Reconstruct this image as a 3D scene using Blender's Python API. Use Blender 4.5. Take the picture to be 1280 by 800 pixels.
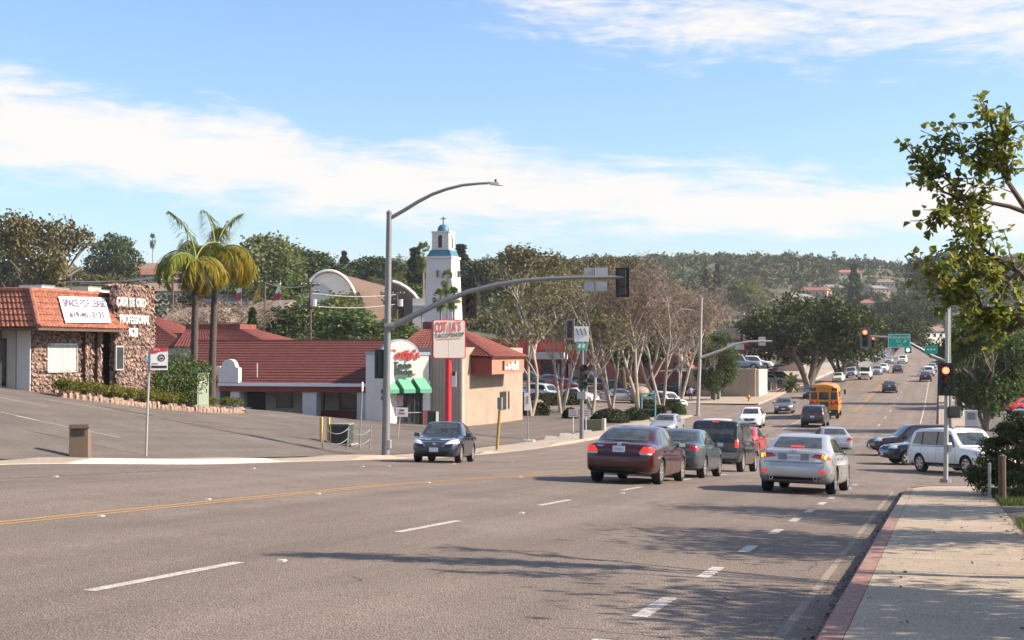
import bpy, bmesh, math, random
import numpy as np
from mathutils import Vector, Matrix, Euler
from mathutils.bvhtree import BVHTree

sc = bpy.context.scene
for o in list(bpy.data.objects):
    bpy.data.objects.remove(o)
COL = sc.collection
R = math.radians
PI = math.pi

# ------------------------------------------------------------------ camera
CZ = 1.6
F = 1777.8
YAW = R(16.72)
PIT = math.atan(40 / F)
cam_d = bpy.data.cameras.new('camera')
cam_d.sensor_width = 36.0
cam_d.lens = 50.0
cam_d.clip_end = 6000
cam = bpy.data.objects.new('camera', cam_d)
COL.objects.link(cam)
cam.location = (0, 0, CZ)
cam.rotation_euler = Euler((R(90) + PIT, 0, YAW), 'XYZ')
sc.camera = cam

# ------------------------------------------------------------------ light
SUN_EL, SUN_AZ = 33.0, 78.0          # azimuth clockwise from +Y
EXPOSURE = 1.45
sc.view_settings.view_transform = 'Standard'
sc.view_settings.look = 'None'
sc.view_settings.exposure = EXPOSURE
sc.view_settings.gamma = 1.0
sc.view_settings.use_curve_mapping = False
sun_d = bpy.data.lights.new('sun', 'SUN')
sun_d.energy = 4.1
sun_d.angle = R(0.55)
sun_d.color = (1.0, 0.84, 0.66)
sun = bpy.data.objects.new('sun', sun_d)
COL.objects.link(sun)
sv = Vector((math.sin(R(SUN_AZ)) * math.cos(R(SUN_EL)), math.cos(R(SUN_AZ)) * math.cos(R(SUN_EL)), math.sin(R(SUN_EL))))
sun.rotation_euler = sv.to_track_quat('Z', 'Y').to_euler()
sun.location = (60, 30, 60)


class N:
    """tiny expression wrapper over shader math nodes"""
    def __init__(s, nt, sock):
        s.nt, s.k = nt, sock

    def _m(s, op, *a):
        n = s.nt.nodes.new('ShaderNodeMath')
        n.operation = op
        for i, v in enumerate((s,) + a):
            if isinstance(v, N):
                s.nt.links.new(v.k, n.inputs[i])
            else:
                n.inputs[i].default_value = v
        return N(s.nt, n.outputs[0])

    def __add__(s, o): return s._m('ADD', o)
    def __radd__(s, o): return s._m('ADD', o)
    def __sub__(s, o): return s._m('SUBTRACT', o)
    def __rsub__(s, o): return (s * -1) + o
    def __mul__(s, o): return s._m('MULTIPLY', o)
    def __rmul__(s, o): return s._m('MULTIPLY', o)
    def __truediv__(s, o): return s._m('DIVIDE', o)
    def __neg__(s): return s * -1
    def mx(s, o): return s._m('MAXIMUM', o)
    def mn(s, o): return s._m('MINIMUM', o)
    def pw(s, o): return s._m('POWER', o)
    def sin(s): return s._m('SINE')
    def exp(s): return s._m('EXPONENT')

    def step(s, a, b):
        n = s.nt.nodes.new('ShaderNodeMapRange')
        n.interpolation_type = 'SMOOTHSTEP'
        n.inputs[1].default_value = a
        n.inputs[2].default_value = b
        s.nt.links.new(s.k, n.inputs[0])
        return N(s.nt, n.outputs[0])


def build_world():
    w = bpy.data.worlds.new('World')
    sc.world = w
    w.use_nodes = True
    nt = w.node_tree
    nt.nodes.clear()
    sky = nt.nodes.new('ShaderNodeTexSky')
    sky.sky_type = 'NISHITA'
    sky.sun_disc = False
    sky.sun_elevation = R(SUN_EL)
    sky.sun_rotation = R(SUN_AZ)
    sky.air_density = 1.0
    sky.dust_density = 1.2
    sky.ozone_density = 1.5
    tc = nt.nodes.new('ShaderNodeTexCoord')
    sp = nt.nodes.new('ShaderNodeSeparateXYZ')
    nt.links.new(tc.outputs['Generated'], sp.inputs[0])
    x, y, z = (N(nt, sp.outputs[i]) for i in range(3))
    az = x._m('ARCTAN2', y) * (180 / PI)
    el = z.mx(0.0)._m('ARCSINE') * (180 / PI)

    def noise(vx, vy, vz, scale, det, rough=.55, dist=0.0):
        cb = nt.nodes.new('ShaderNodeCombineXYZ')
        for i, v in enumerate((vx, vy, vz)):
            if isinstance(v, N):
                nt.links.new(v.k, cb.inputs[i])
            else:
                cb.inputs[i].default_value = v
        n = nt.nodes.new('ShaderNodeTexNoise')
        n.inputs['Scale'].default_value = scale
        n.inputs['Detail'].default_value = det
        n.inputs['Roughness'].default_value = rough
        n.inputs['Distortion'].default_value = dist
        nt.links.new(cb.outputs[0], n.inputs['Vector'])
        return N(nt, n.outputs['Fac'])
    # cirrus sheets: a tilted band of thin cloud round the sky, a second one above it
    big = noise(az * .07, el * .20, 3.1, 1.0, 4, .5, .3)
    fine = noise(az * .20 + el * .10, el * .62 - az * .05, 7.7, 1.0, 9, .62, .5)
    wisp = noise(az * .22, el * 1.5 + az * .10, 1.3, 1.3, 9, .66, .8)
    c1 = (az + 20) * -.085 + 7.0 + ((az * 6.0 + 30) * (PI / 180)).sin() * .35
    wd = ((az + 22) * -.035 + 2.1).mx(1.1)
    t1 = (el - c1) / wd
    b1 = ((t1 * t1) * -1.0).exp()
    c2 = (az + 19) * -.085 + 14.2
    t2 = (el - c2) / ((az + 19) * .035 + 1.5).mx(1.0)
    b2 = ((t2 * t2) * -1.0).exp() * (az + 24).step(0, 10)
    b3 = el.step(19, 27) * .42
    low = (1.0 - el.step(.5, 5.5)) * .6
    d = b1 * .98 + b2 * .80 + b3 + (fine - .5) * 1.7 + (big - .5) * .8 + (wisp - .5) * 1.0
    cl = d.step(.30, 1.02)
    cl = cl.mx(low * (wisp * .5 + .6)).mn(1.0)
    # sky x strength, clouds brighter
    bg = nt.nodes.new('ShaderNodeBackground')
    out = nt.nodes.new('ShaderNodeOutputWorld')
    tint = nt.nodes.new('ShaderNodeMix')
    tint.data_type = 'RGBA'
    tint.blend_type = 'MULTIPLY'
    tint.inputs['Factor'].default_value = 1.0
    nt.links.new(sky.outputs[0], tint.inputs['A'])
    tint.inputs['B'].default_value = SKY_TINT
    mix = nt.nodes.new('ShaderNodeMix')
    mix.data_type = 'RGBA'
    nt.links.new(cl.k, mix.inputs['Factor'])
    nt.links.new(tint.outputs['Result'], mix.inputs['A'])
    mix.inputs['B'].default_value = CLOUD
    nt.links.new(mix.outputs['Result'], bg.inputs['Color'])
    bg.inputs['Strength'].default_value = SKY_STR
    nt.links.new(bg.outputs[0], out.inputs[0])


HAZE = .00011
SKY_STR = 0.075
SKY_TINT = (.84, .97, 1.12, 1)
CLOUD = (4.9, 4.75, 4.6, 1)
build_world()
if sc.render:
    sc.cycles.max_bounces = 6
    sc.cycles.diffuse_bounces = 2
    sc.cycles.transparent_max_bounces = 6
    sc.cycles.volume_bounces = 0


# ------------------------------------------------------------------ the lie of the land
def pchip(xs, ys):
    n = len(xs)
    h = [xs[i + 1] - xs[i] for i in range(n - 1)]
    d = [(ys[i + 1] - ys[i]) / h[i] for i in range(n - 1)]
    m = [d[0]] + [0] * (n - 2) + [d[-1]]
    for i in range(1, n - 1):
        if d[i - 1] * d[i] > 0:
            w1 = 2 * h[i] + h[i - 1]
            w2 = h[i] + 2 * h[i - 1]
            m[i] = (w1 + w2) / (w1 / d[i - 1] + w2 / d[i])

    def f(x):
        if x <= xs[0]:
            return ys[0] + m[0] * (x - xs[0])
        if x >= xs[-1]:
            return ys[-1] + m[-1] * (x - xs[-1])
        lo, hi = 0, n - 1
        while hi - lo > 1:
            k = (lo + hi) // 2
            if xs[k] <= x:
                lo = k
            else:
                hi = k
        t = (x - xs[lo]) / h[lo]
        return ys[lo] * (1 + 2 * t) * (1 - t) ** 2 + h[lo] * m[lo] * t * (1 - t) ** 2 + ys[lo + 1] * t * t * (3 - 2 * t) + h[lo] * m[lo + 1] * t * t * (t - 1)
    return f


def S(a, b, x):
    t = min(1, max(0, (x - a) / (b - a)))
    return t * t * (3 - 2 * t)


zr = pchip([-80, -40, 0, 41, 52, 61, 75, 90, 110, 135, 155, 180, 220, 300, 400, 600, 1000],
           [4.3, 2.15, 0, -2.2, -2.9, -3.46, -3.86, -4.06, -4.1, -4.1, -3.92, -3.4, -2.6, -1, 1, 5, 10])
tl = pchip([-50, 28, 40, 50, 60, 75, 95, 120], [.46, .46, .27, .29, .33, .2, .06, 0])
kc = pchip([-50, 42, 70, 200], [1, 1, .3, .3])
zl38 = pchip([-60, 20, 40, 53, 63, 67.5, 75, 85, 97, 110, 130, 150, 170, 220, 400, 800],
             [3.5, 1.8, .95, -.05, -1.0, -1.33, -1.75, -2.6, -3.55, -3.8, -3.8, -3.4, -2.9, -1.8, 2, 8])


def road_z(X, Y):
    L = -X
    cr = .022 * kc(Y) * (max(.9, min(L, 11.2)) - .9)
    if L > 11.2:
        cr += (tl(Y) - cr) * S(11.2, 15.5, L)
    return zr(Y) + cr


LC = 21.0            # left kerb line


def surf(X, Y):
    L = -X
    if L < LC:
        z = road_z(X, Y)
        if X > 1.2:
            z = road_z(0, Y) + .02 + .025 * min(X - 1.2, 40)
        z += .0
    else:
        z0 = road_z(-LC, Y) + .02
        if L < 23.8:
            z = z0 + .01
        else:
            z1 = zl38(Y)
            t = (L - 23.8) / (38 - 23.8)
            if t < 1:
                z = z0 + (z1 - z0) * t
            else:
                z = z1 + .06 * min(L - 38, 60)
    z += 15 * S(45, 160, L) * S(150, 400, Y) + (36 + 13 * (1 - S(45, 160, L))) * S(560, 1050, Y) + 16 * S(30, 150, X) * S(150, 450, Y)
    return z


_s, _c = math.sin(YAW), math.cos(YAW)


def ray(px, py):
    r = (px - 640) / F
    u = (400 - py) / F
    f2 = math.cos(PIT) - u * math.sin(PIT)
    u2 = math.sin(PIT) + u * math.cos(PIT)
    return r * _c - f2 * _s, r * _s + f2 * _c, u2


def G(px, py, H=surf, t0=5.0, t1=1500):
    """point of the ground seen at a place of the photograph"""
    dx, dy, dz = ray(px, py)
    t = t0
    st = .25
    while t < t1:
        if CZ + dz * t < H(dx * t, dy * t):
            break
        st = max(.25, t * .008)
        t += st
    lo, hi = t - st, t
    for _ in range(26):
        m = (lo + hi) / 2
        if CZ + dz * m < H(dx * m, dy * m):
            hi = m
        else:
            lo = m
    return Vector((dx * hi, dy * hi, CZ + dz * hi))


def PY(px, py, Y):
    dx, dy, dz = ray(px, py)
    t = Y / dy
    return Vector((dx * t, Y, CZ + dz * t))


def PX(px, py, X):
    dx, dy, dz = ray(px, py)
    t = X / dx
    return Vector((X, dy * t, CZ + dz * t))


def PD(px, py, D):
    dx, dy, dz = ray(px, py)
    return Vector((dx * D, dy * D, CZ + dz * D))


def on(px, D):
    """ground point below picture column px at distance D"""
    dx, dy, dz = ray(px, 440)
    return Vector((dx * D, dy * D, surf(dx * D, dy * D)))


# ------------------------------------------------------------------ materials
MATS = {}


def mat(name, col, rough=.7, metal=0.0, var=.0, vscale=8.0, bump=0.0, bscale=40.0, col2=None, detail=4, space='OBJ', spec=None, coat=0.0, speck=0.0):
    if name in MATS:
        return MATS[name]
    m = bpy.data.materials.new(name)
    m.use_nodes = True
    nt = m.node_tree
    b = nt.nodes['Principled BSDF']
    b.inputs['Base Color'].default_value = (*col, 1)
    b.inputs['Roughness'].default_value = rough
    b.inputs['Metallic'].default_value = metal
    if spec is not None:
        b.inputs['Specular IOR Level'].default_value = spec
    if coat:
        b.inputs['Coat Weight'].default_value = coat
        b.inputs['Coat Roughness'].default_value = .04
    if space == 'OBJ':
        co = nt.nodes.new('ShaderNodeTexCoord').outputs['Object']
    else:
        co = nt.nodes.new('ShaderNodeNewGeometry').outputs['Position']
    if var or col2:
        n = nt.nodes.new('ShaderNodeTexNoise')
        n.inputs['Scale'].default_value = vscale
        n.inputs['Detail'].default_value = detail
        n.inputs['Roughness'].default_value = .65
        nt.links.new(co, n.inputs['Vector'])
        rp = nt.nodes.new('ShaderNodeMapRange')
        rp.inputs[1].default_value = .3
        rp.inputs[2].default_value = .7
        nt.links.new(n.outputs['Fac'], rp.inputs[0])
        mx = nt.nodes.new('ShaderNodeMix')
        mx.data_type = 'RGBA'
        c2 = col2 if col2 else tuple(v * (1 + var) for v in col)
        c1 = col if col2 else tuple(v * (1 - var) for v in col)
        mx.inputs['A'].default_value = (*c1, 1)
        mx.inputs['B'].default_value = (*c2, 1)
        nt.links.new(rp.outputs[0], mx.inputs['Factor'])
        last = mx.outputs['Result']
        if speck:
            n2 = nt.nodes.new('ShaderNodeTexNoise')
            n2.inputs['Scale'].default_value = speck
            n2.inputs['Detail'].default_value = 2
            nt.links.new(co, n2.inputs['Vector'])
            r2 = nt.nodes.new('ShaderNodeMapRange')
            r2.inputs[1].default_value = .3
            r2.inputs[2].default_value = .7
            r2.inputs[3].default_value = .50
            r2.inputs[4].default_value = 1.50
            nt.links.new(n2.outputs['Fac'], r2.inputs[0])
            m2 = nt.nodes.new('ShaderNodeMix')
            m2.data_type = 'RGBA'
            m2.blend_type = 'MULTIPLY'
            m2.inputs['Factor'].default_value = 1
            nt.links.new(last, m2.inputs['A'])
            nt.links.new(r2.outputs[0], m2.inputs['B'])
            last = m2.outputs['Result']
        nt.links.new(last, b.inputs['Base Color'])
    if bump:
        n = nt.nodes.new('ShaderNodeTexNoise')
        n.inputs['Scale'].default_value = bscale
        n.inputs['Detail'].default_value = 3
        nt.links.new(co, n.inputs['Vector'])
        bp = nt.nodes.new('ShaderNodeBump')
        bp.inputs['Strength'].default_value = bump
        bp.inputs['Distance'].default_value = .05
        nt.links.new(n.outputs['Fac'], bp.inputs['Height'])
        nt.links.new(bp.outputs[0], b.inputs['Normal'])
    MATS[name] = m
    return m


def glow(name, col, strength, base=None):
    if name in MATS:
        return MATS[name]
    m = mat(name, base or col, .3)
    b = m.node_tree.nodes['Principled BSDF']
    b.inputs['Emission Color'].default_value = (*col, 1)
    b.inputs['Emission Strength'].default_value = strength
    return m


def leaf_mat(name, c1, c2, trans=.3, rough=.6):
    if name in MATS:
        return MATS[name]
    m = bpy.data.materials.new(name)
    m.use_nodes = True
    nt = m.node_tree
    nt.nodes.clear()
    out = nt.nodes.new('ShaderNodeOutputMaterial')
    geo = nt.nodes.new('ShaderNodeNewGeometry')
    oi = nt.nodes.new('ShaderNodeObjectInfo')
    n = nt.nodes.new('ShaderNodeTexNoise')
    n.inputs['Scale'].default_value = .55
    n.inputs['Detail'].default_value = 3
    nt.links.new(geo.outputs['Position'], n.inputs['Vector'])
    f = (N(nt, geo.outputs['Random Per Island']) * .5 + N(nt, n.outputs['Fac']) * 1.1 + N(nt, oi.outputs['Random']) * .35 - .45).mx(0).mn(1)
    mx = nt.nodes.new('ShaderNodeMix')
    mx.data_type = 'RGBA'
    mx.inputs['A'].default_value = (*c1, 1)
    mx.inputs['B'].default_value = (*c2, 1)
    nt.links.new(f.k, mx.inputs['Factor'])
    pb = nt.nodes.new('ShaderNodeBsdfPrincipled')
    pb.inputs['Roughness'].default_value = rough
    pb.inputs['Specular IOR Level'].default_value = .25
    tr = nt.nodes.new('ShaderNodeBsdfTranslucent')
    ms = nt.nodes.new('ShaderNodeMixShader')
    ms.inputs[0].default_value = trans
    nt.links.new(mx.outputs['Result'], pb.inputs['Base Color'])
    nt.links.new(mx.outputs['Result'], tr.inputs['Color'])
    nt.links.new(pb.outputs[0], ms.inputs[1])
    nt.links.new(tr.outputs[0], ms.inputs[2])
    nt.links.new(ms.outputs[0], out.inputs[0])
    MATS[name] = m
    return m


# ------------------------------------------------------------------ mesh helpers
class MB:
    def __init__(s):
        s.v, s.f, s.m = [], [], []

    def add(s, vs, fs, mi=0):
        o = len(s.v)
        s.v += [tuple(v) for v in vs]
        s.f += [tuple(i + o for i in f) for f in fs]
        s.m += [mi] * len(fs)
        return s

    def box(s, c, d, rot=None, mi=0, taper=1.0):
        x, y, z = d[0] / 2, d[1] / 2, d[2] / 2
        vs = [Vector((sx * x * (taper if sz > 0 else 1), sy * y * (taper if sz > 0 else 1), sz * z)) for sz in (-1, 1) for sy in (-1, 1) for sx in (-1, 1)]
        if rot is not None:
            mt = rot if isinstance(rot, Matrix) else Euler(rot, 'XYZ').to_matrix()
            vs = [mt @ v for v in vs]
        c = Vector(c)
        return s.add([v + c for v in vs], [(0, 2, 3, 1), (4, 5, 7, 6), (0, 1, 5, 4), (2, 6, 7, 3), (0, 4, 6, 2), (1, 3, 7, 5)], mi)

    def bb(s, x0, x1, y0, y1, z0, z1, mi=0):
        return s.box(((x0 + x1) / 2, (y0 + y1) / 2, (z0 + z1) / 2), (abs(x1 - x0), abs(y1 - y0), abs(z1 - z0)), None, mi)

    def tube(s, pts, rad, n=8, cap=True, mi=0):
        pts = [Vector(p) for p in pts]
        if not hasattr(rad, '__len__'):
            rad = [rad] * len(pts)
        vs, fs = [], []
        up = None
        for i, p in enumerate(pts):
            if i == 0:
                d = pts[1] - p
            elif i == len(pts) - 1:
                d = p - pts[i - 1]
            else:
                d = (pts[i + 1] - pts[i - 1])
            d = d.normalized() if d.length > 1e-9 else Vector((0, 0, 1))
            if up is None:
                up = Vector((1, 0, 0)) if abs(d.x) < .9 else Vector((0, 1, 0))
            a = (up - d * up.dot(d)).normalized()
            up = a
            b = d.cross(a)
            for k in range(n):
                t = 2 * PI * k / n
                vs.append(p + (a * math.cos(t) + b * math.sin(t)) * rad[i])
        for i in range(len(pts) - 1):
            for k in range(n):
                k2 = (k + 1) % n
                fs.append((i * n + k, i * n + k2, (i + 1) * n + k2, (i + 1) * n + k))
        if cap:
            fs.append(tuple(range(n - 1, -1, -1)))
            fs.append(tuple(range((len(pts) - 1) * n, len(pts) * n)))
        return s.add(vs, fs, mi)

    def cyl(s, p0, p1, r0, r1=None, n=12, mi=0):
        return s.tube([p0, p1], [r0, r0 if r1 is None else r1], n, True, mi)

    def prism(s, poly, a, h, mi=0):
        """poly: list of 3d points (planar); extruded by vector h"""
        n = len(poly)
        h = Vector(h)
        p = [Vector(q) for q in poly]
        vs = p + [q + h for q in p]
        fs = [tuple(range(n - 1, -1, -1)), tuple(range(n, 2 * n))]
        for i in range(n):
            j = (i + 1) % n
            fs.append((i, j, n + j, n + i))
        return s.add(vs, fs, mi)

    def lathe(s, prof, n=20, axis='Z', c=(0, 0, 0), mi=0):
        vs, fs = [], []
        for r, z in prof:
            for k in range(n):
                t = 2 * PI * k / n
                q = (r * math.cos(t), r * math.sin(t), z)
                if axis == 'X':
                    q = (q[2], q[0], q[1])
                elif axis == 'Y':
                    q = (q[1], q[2], q[0])
                vs.append((q[0] + c[0], q[1] + c[1], q[2] + c[2]))
        for i in range(len(prof) - 1):
            for k in range(n):
                k2 = (k + 1) % n
                fs.append((i * n + k, i * n + k2, (i + 1) * n + k2, (i + 1) * n + k))
        return s.add(vs, fs, mi)

    def quad(s, a, b, c, d, mi=0):
        return s.add([a, b, c, d], [(0, 1, 2, 3)], mi)

    def grid(s, fn, nu, nv, mi=0):
        vs = [fn(i / nu, j / nv) for i in range(nu + 1) for j in range(nv + 1)]
        fs = [(i * (nv + 1) + j, (i + 1) * (nv + 1) + j, (i + 1) * (nv + 1) + j + 1, i * (nv + 1) + j + 1) for i in range(nu) for j in range(nv)]
        return s.add(vs, fs, mi)

    def mesh(s, name, mats, smooth=False, fix=True):
        me = bpy.data.meshes.new(name)
        me.from_pydata(s.v, [], s.f)
        if not isinstance(mats, (list, tuple)):
            mats = [mats]
        for m in mats:
            me.materials.append(m)
        if len(mats) > 1:
            me.polygons.foreach_set('material_index', s.m)
        if fix:
            bm = bmesh.new()
            bm.from_mesh(me)
            bmesh.ops.recalc_face_normals(bm, faces=bm.faces)
            bm.to_mesh(me)
            bm.free()
        if smooth:
            me.polygons.foreach_set('use_smooth', [True] * len(me.polygons))
            me.set_sharp_from_angle(angle=R(38 if smooth is True else smooth))
        me.update()
        return me

    def build(s, name, mats, parent=None, smooth=False, loc=None, fix=True):
        return put(name, s.mesh(name, mats, smooth, fix), parent, loc)


def put(name, me, parent=None, loc=None):
    o = bpy.data.objects.new(name, me)
    COL.objects.link(o)
    if parent is not None:
        o.parent = parent
    if loc is not None:
        o.location = loc
    return o


def thing(name, label, cat, loc=(0, 0, 0), rz=0.0, group=None):
    o = bpy.data.objects.new(name, None)
    o.empty_display_size = .2
    COL.objects.link(o)
    o.location = loc
    o.rotation_euler = (0, 0, rz)
    return tag(o, label, cat, group)


def tag(o, label=None, cat=None, group=None, kind=None):
    if label:
        o['label'] = label
    if cat:
        o['category'] = cat
    if group:
        o['group'] = group
    if kind:
        o['kind'] = kind
    return o


def copy_tree(o, parent=None):
    c = o.copy()
    COL.objects.link(c)
    c.parent = parent
    for ch in list(o.children):
        copy_tree(ch, c)
    return c


def quads_mesh(name, q, m):
    """q: (n,4,3) array of loose quads"""
    n = len(q)
    me = bpy.data.meshes.new(name)
    me.vertices.add(n * 4)
    me.vertices.foreach_set('co', np.ascontiguousarray(q, dtype=np.float32).ravel())
    me.loops.add(n * 4)
    me.loops.foreach_set('vertex_index', np.arange(n * 4, dtype=np.int32))
    me.polygons.add(n)
    me.polygons.foreach_set('loop_start', np.arange(0, n * 4, 4, dtype=np.int32))
    me.materials.append(m)
    me.update(calc_edges=True)
    return me


_font_cache = {}


def text_mesh(txt, size, m, depth=.0, sx=1.0, align='CENTER', bold=0.0, shear=0.0):
    cu = bpy.data.curves.new('t', 'FONT')
    cu.body = txt
    cu.size = size
    cu.align_x = align
    cu.align_y = 'CENTER'
    cu.extrude = depth
    cu.offset = bold
    cu.shear = shear
    cu.resolution_u = 3
    cu.space_character = 1.08
    o = bpy.data.objects.new('t', cu)
    me = bpy.data.meshes.new_from_object(o)
    bpy.data.objects.remove(o)
    if sx != 1.0:
        me.transform(Matrix.Diagonal((sx, 1, 1, 1)))
    me.materials.clear()
    me.materials.append(m)
    return me


def lettering(name, txt, size, m, parent, loc, rot, depth=.004, sx=1.0, bold=0.0, shear=0.0):
    o = put(name, text_mesh(txt, size, m, depth, sx, 'CENTER', bold, shear), parent, loc)
    o.rotation_euler = rot
    return o


FACE_MY = (R(90), 0, 0)             # lettering that faces -Y
FACE_PX = (R(90), 0, R(90))         # lettering that faces +X
FACE_PY = (R(90), 0, R(180))
# ================================================================== setting
rng = random.Random(7)


def road_mat(name, c1, c2, tracks=True):
    """worn chip seal: aggregate speckle, polished wheel paths, drips and repairs"""
    m = mat(name, c1, .88, col2=c2, vscale=.35, detail=6, bump=.8, bscale=60, space='POS', speck=40)
    nt = m.node_tree
    b = nt.nodes['Principled BSDF']
    geo = nt.nodes.new('ShaderNodeNewGeometry')
    old = b.inputs['Base Color'].links[0].from_socket

    def ns(sx, sy, det, w=0.0, rough=.6):
        mp = nt.nodes.new('ShaderNodeMapping')
        mp.inputs['Scale'].default_value = (sx, sy, 1)
        mp.inputs['Location'].default_value = (w, w, 0)
        nt.links.new(geo.outputs['Position'], mp.inputs[0])
        n = nt.nodes.new('ShaderNodeTexNoise')
        n.inputs['Scale'].default_value = 1
        n.inputs['Detail'].default_value = det
        n.inputs['Roughness'].default_value = rough
        nt.links.new(mp.outputs[0], n.inputs['Vector'])
        return N(nt, n.outputs['Fac'])
    streak = ns(1.1, .02, 3, 4.0)
    blot = ns(.9, .35, 5, 9.0)
    k = (streak - .5) * .85 + 1.0
    k = k - blot.step(.58, .72) * .17
    k = k + ns(.13, .1, 4, 2.0).step(.45, .65) * .10
    # fine cracks
    vo = nt.nodes.new('ShaderNodeTexVoronoi')
    vo.feature = 'DISTANCE_TO_EDGE'
    vo.inputs['Scale'].default_value = .55
    wn = nt.nodes.new('ShaderNodeTexNoise')
    wn.inputs['Scale'].default_value = 1.6
    wn.inputs['Detail'].default_value = 5
    nt.links.new(geo.outputs['Position'], wn.inputs['Vector'])
    ad = nt.nodes.new('ShaderNodeVectorMath')
    ad.operation = 'MULTIPLY_ADD'
    ad.inputs[1].default_value = (.9, .9, .9)
    nt.links.new(wn.outputs['Color'], ad.inputs[0])
    nt.links.new(geo.outputs['Position'], ad.inputs[2])
    nt.links.new(ad.outputs[0], vo.inputs['Vector'])
    crack = (1.0 - N(nt, vo.outputs['Distance']).step(.004, .016)) * ns(.22, .16, 3, 15.0).step(.52, .62)
    k = k * (1.0 - crack * .42)
    mx = nt.nodes.new('ShaderNodeMix')
    mx.data_type = 'RGBA'
    mx.blend_type = 'MULTIPLY'
    mx.inputs['Factor'].default_value = 1
    nt.links.new(old, mx.inputs['A'])
    cb = nt.nodes.new('ShaderNodeCombineColor')
    for q in range(3):
        nt.links.new(k.k, cb.inputs[q])
    nt.links.new(cb.outputs[0], mx.inputs['B'])
    nt.links.new(mx.outputs['Result'], b.inputs['Base Color'])
    return m


ASPH = road_mat('asphalt', (.150, .118, .097), (.20, .160, .134))
ASPH2 = road_mat('lot_asphalt', (.105, .087, .074), (.145, .122, .105))
CONC = mat('concrete', (.26, .21, .16), .9, col2=(.34, .28, .22), vscale=1.3, detail=7, bump=.25, bscale=60, space='POS', speck=50)
CONC2 = mat('pale_concrete', (.27, .22, .17), .9, col2=(.36, .30, .24), vscale=.7, detail=6, bump=.2, bscale=50, space='POS', speck=40)
GUTTER = mat('gutter_concrete', (.16, .13, .105), .9, col2=(.25, .205, .16), vscale=2.2, detail=6, bump=.2, bscale=50, space='POS', speck=45)
REDKERB = mat('red_kerb_paint', (.21, .07, .062), .85, col2=(.27, .20, .16), vscale=9, detail=8, space='POS', speck=60)
PINKKERB = mat('faded_pink_kerb_paint', (.38, .21, .175), .85, col2=(.38, .29, .235), vscale=3, detail=7, space='POS', speck=30)
WHITEKERB = mat('whitened_kerb_paint', (.50, .44, .38), .85, col2=(.44, .33, .28), vscale=3, detail=7, space='POS', speck=30)
WHITE = mat('worn_white_paint', (.50, .475, .445), .8, col2=(.24, .205, .18), vscale=16, detail=7, space='POS', speck=45)
YELLOW = mat('worn_yellow_paint', (.42, .23, .05), .8, col2=(.24, .155, .085), vscale=11, detail=7, space='POS', speck=45)
DIRT = mat('dry_ground', (.095, .08, .045), .95, col2=(.05, .058, .024), vscale=.12, detail=8, bump=.4, bscale=12, space='POS', speck=9)
GRASSM = leaf_mat('grass_blades', (.045, .085, .018), (.10, .13, .035), .3)
LAWN = mat('lawn_soil', (.10, .10, .04), .95, col2=(.17, .14, .07), vscale=1.5, detail=6, bump=.4, bscale=20, space='POS')


def setting(name):
    o = bpy.data.objects.new(name, None)
    COL.objects.link(o)
    return tag(o, kind='structure')


def axis(*segs):
    out = []
    for a, b, st in segs:
        n = max(1, int(round((b - a) / st)))
        out += [a + (b - a) * i / n for i in range(n)]
    out.append(segs[-1][1])
    return out


def grid_sheet(name, xs, ys, zf, m, parent=None):
    nx, ny = len(xs), len(ys)
    v = [(x, y, zf(x, y)) for y in ys for x in xs]
    f = [(j * nx + i, j * nx + i + 1, (j + 1) * nx + i + 1, (j + 1) * nx + i) for j in range(ny - 1) for i in range(nx - 1)]
    me = bpy.data.meshes.new(name)
    me.from_pydata(v, [], f)
    me.materials.append(m)
    me.polygons.foreach_set('use_smooth', [True] * len(f))
    return put(name, me, parent)


def ground_z(X, Y):
    z = surf(X, Y)
    k = (1 - S(200, 300, Y)) * (1 - S(60, 90, abs(X + 10)))
    road = (1 - S(1, 14, max(0, -X - 23, X - 2)))
    return z - .22 * max(k, road) - .5 * road * S(250, 330, Y)


gx = axis((-1300, -500, 100), (-500, -90, 14), (-90, 20, 2.5), (20, 120, 10), (120, 500, 40), (500, 1300, 100))
gy = axis((-400, -60, 40), (-60, 140, 2.5), (140, 320, 6), (320, 1150, 15), (1150, 1900, 75))
tag(grid_sheet('ground', gx, gy, ground_z, DIRT), kind='structure')

# --- carriageway
ry = axis((-30, 260, 1.0), (260, 740, 5))
rx = axis((-LC - .1, -.7, .85))
road = tag(grid_sheet('road', rx, ry, road_z, ASPH), kind='structure')


def strip(mb, L0, L1, Y0, Y1, dz=.004, zf=road_z, step=1.0, skew=0.0):
    n = max(1, int((Y1 - Y0) / step))
    mb.grid(lambda u, v: (-(L0 + (L1 - L0) * v) - skew * u, Y0 + (Y1 - Y0) * u, zf(-(L0 + (L1 - L0) * v) - skew * u, Y0 + (Y1 - Y0) * u) + dz), n, 1 if abs(L1 - L0) < 1 else 3)


def mark(name, L0, L1, Y0, Y1, m, dz=.005, skew=0.0):
    b = MB()
    strip(b, L0, L1, Y0, Y1, dz, step=.6, skew=skew)
    return b.build(name, m, road, fix=False)


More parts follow.
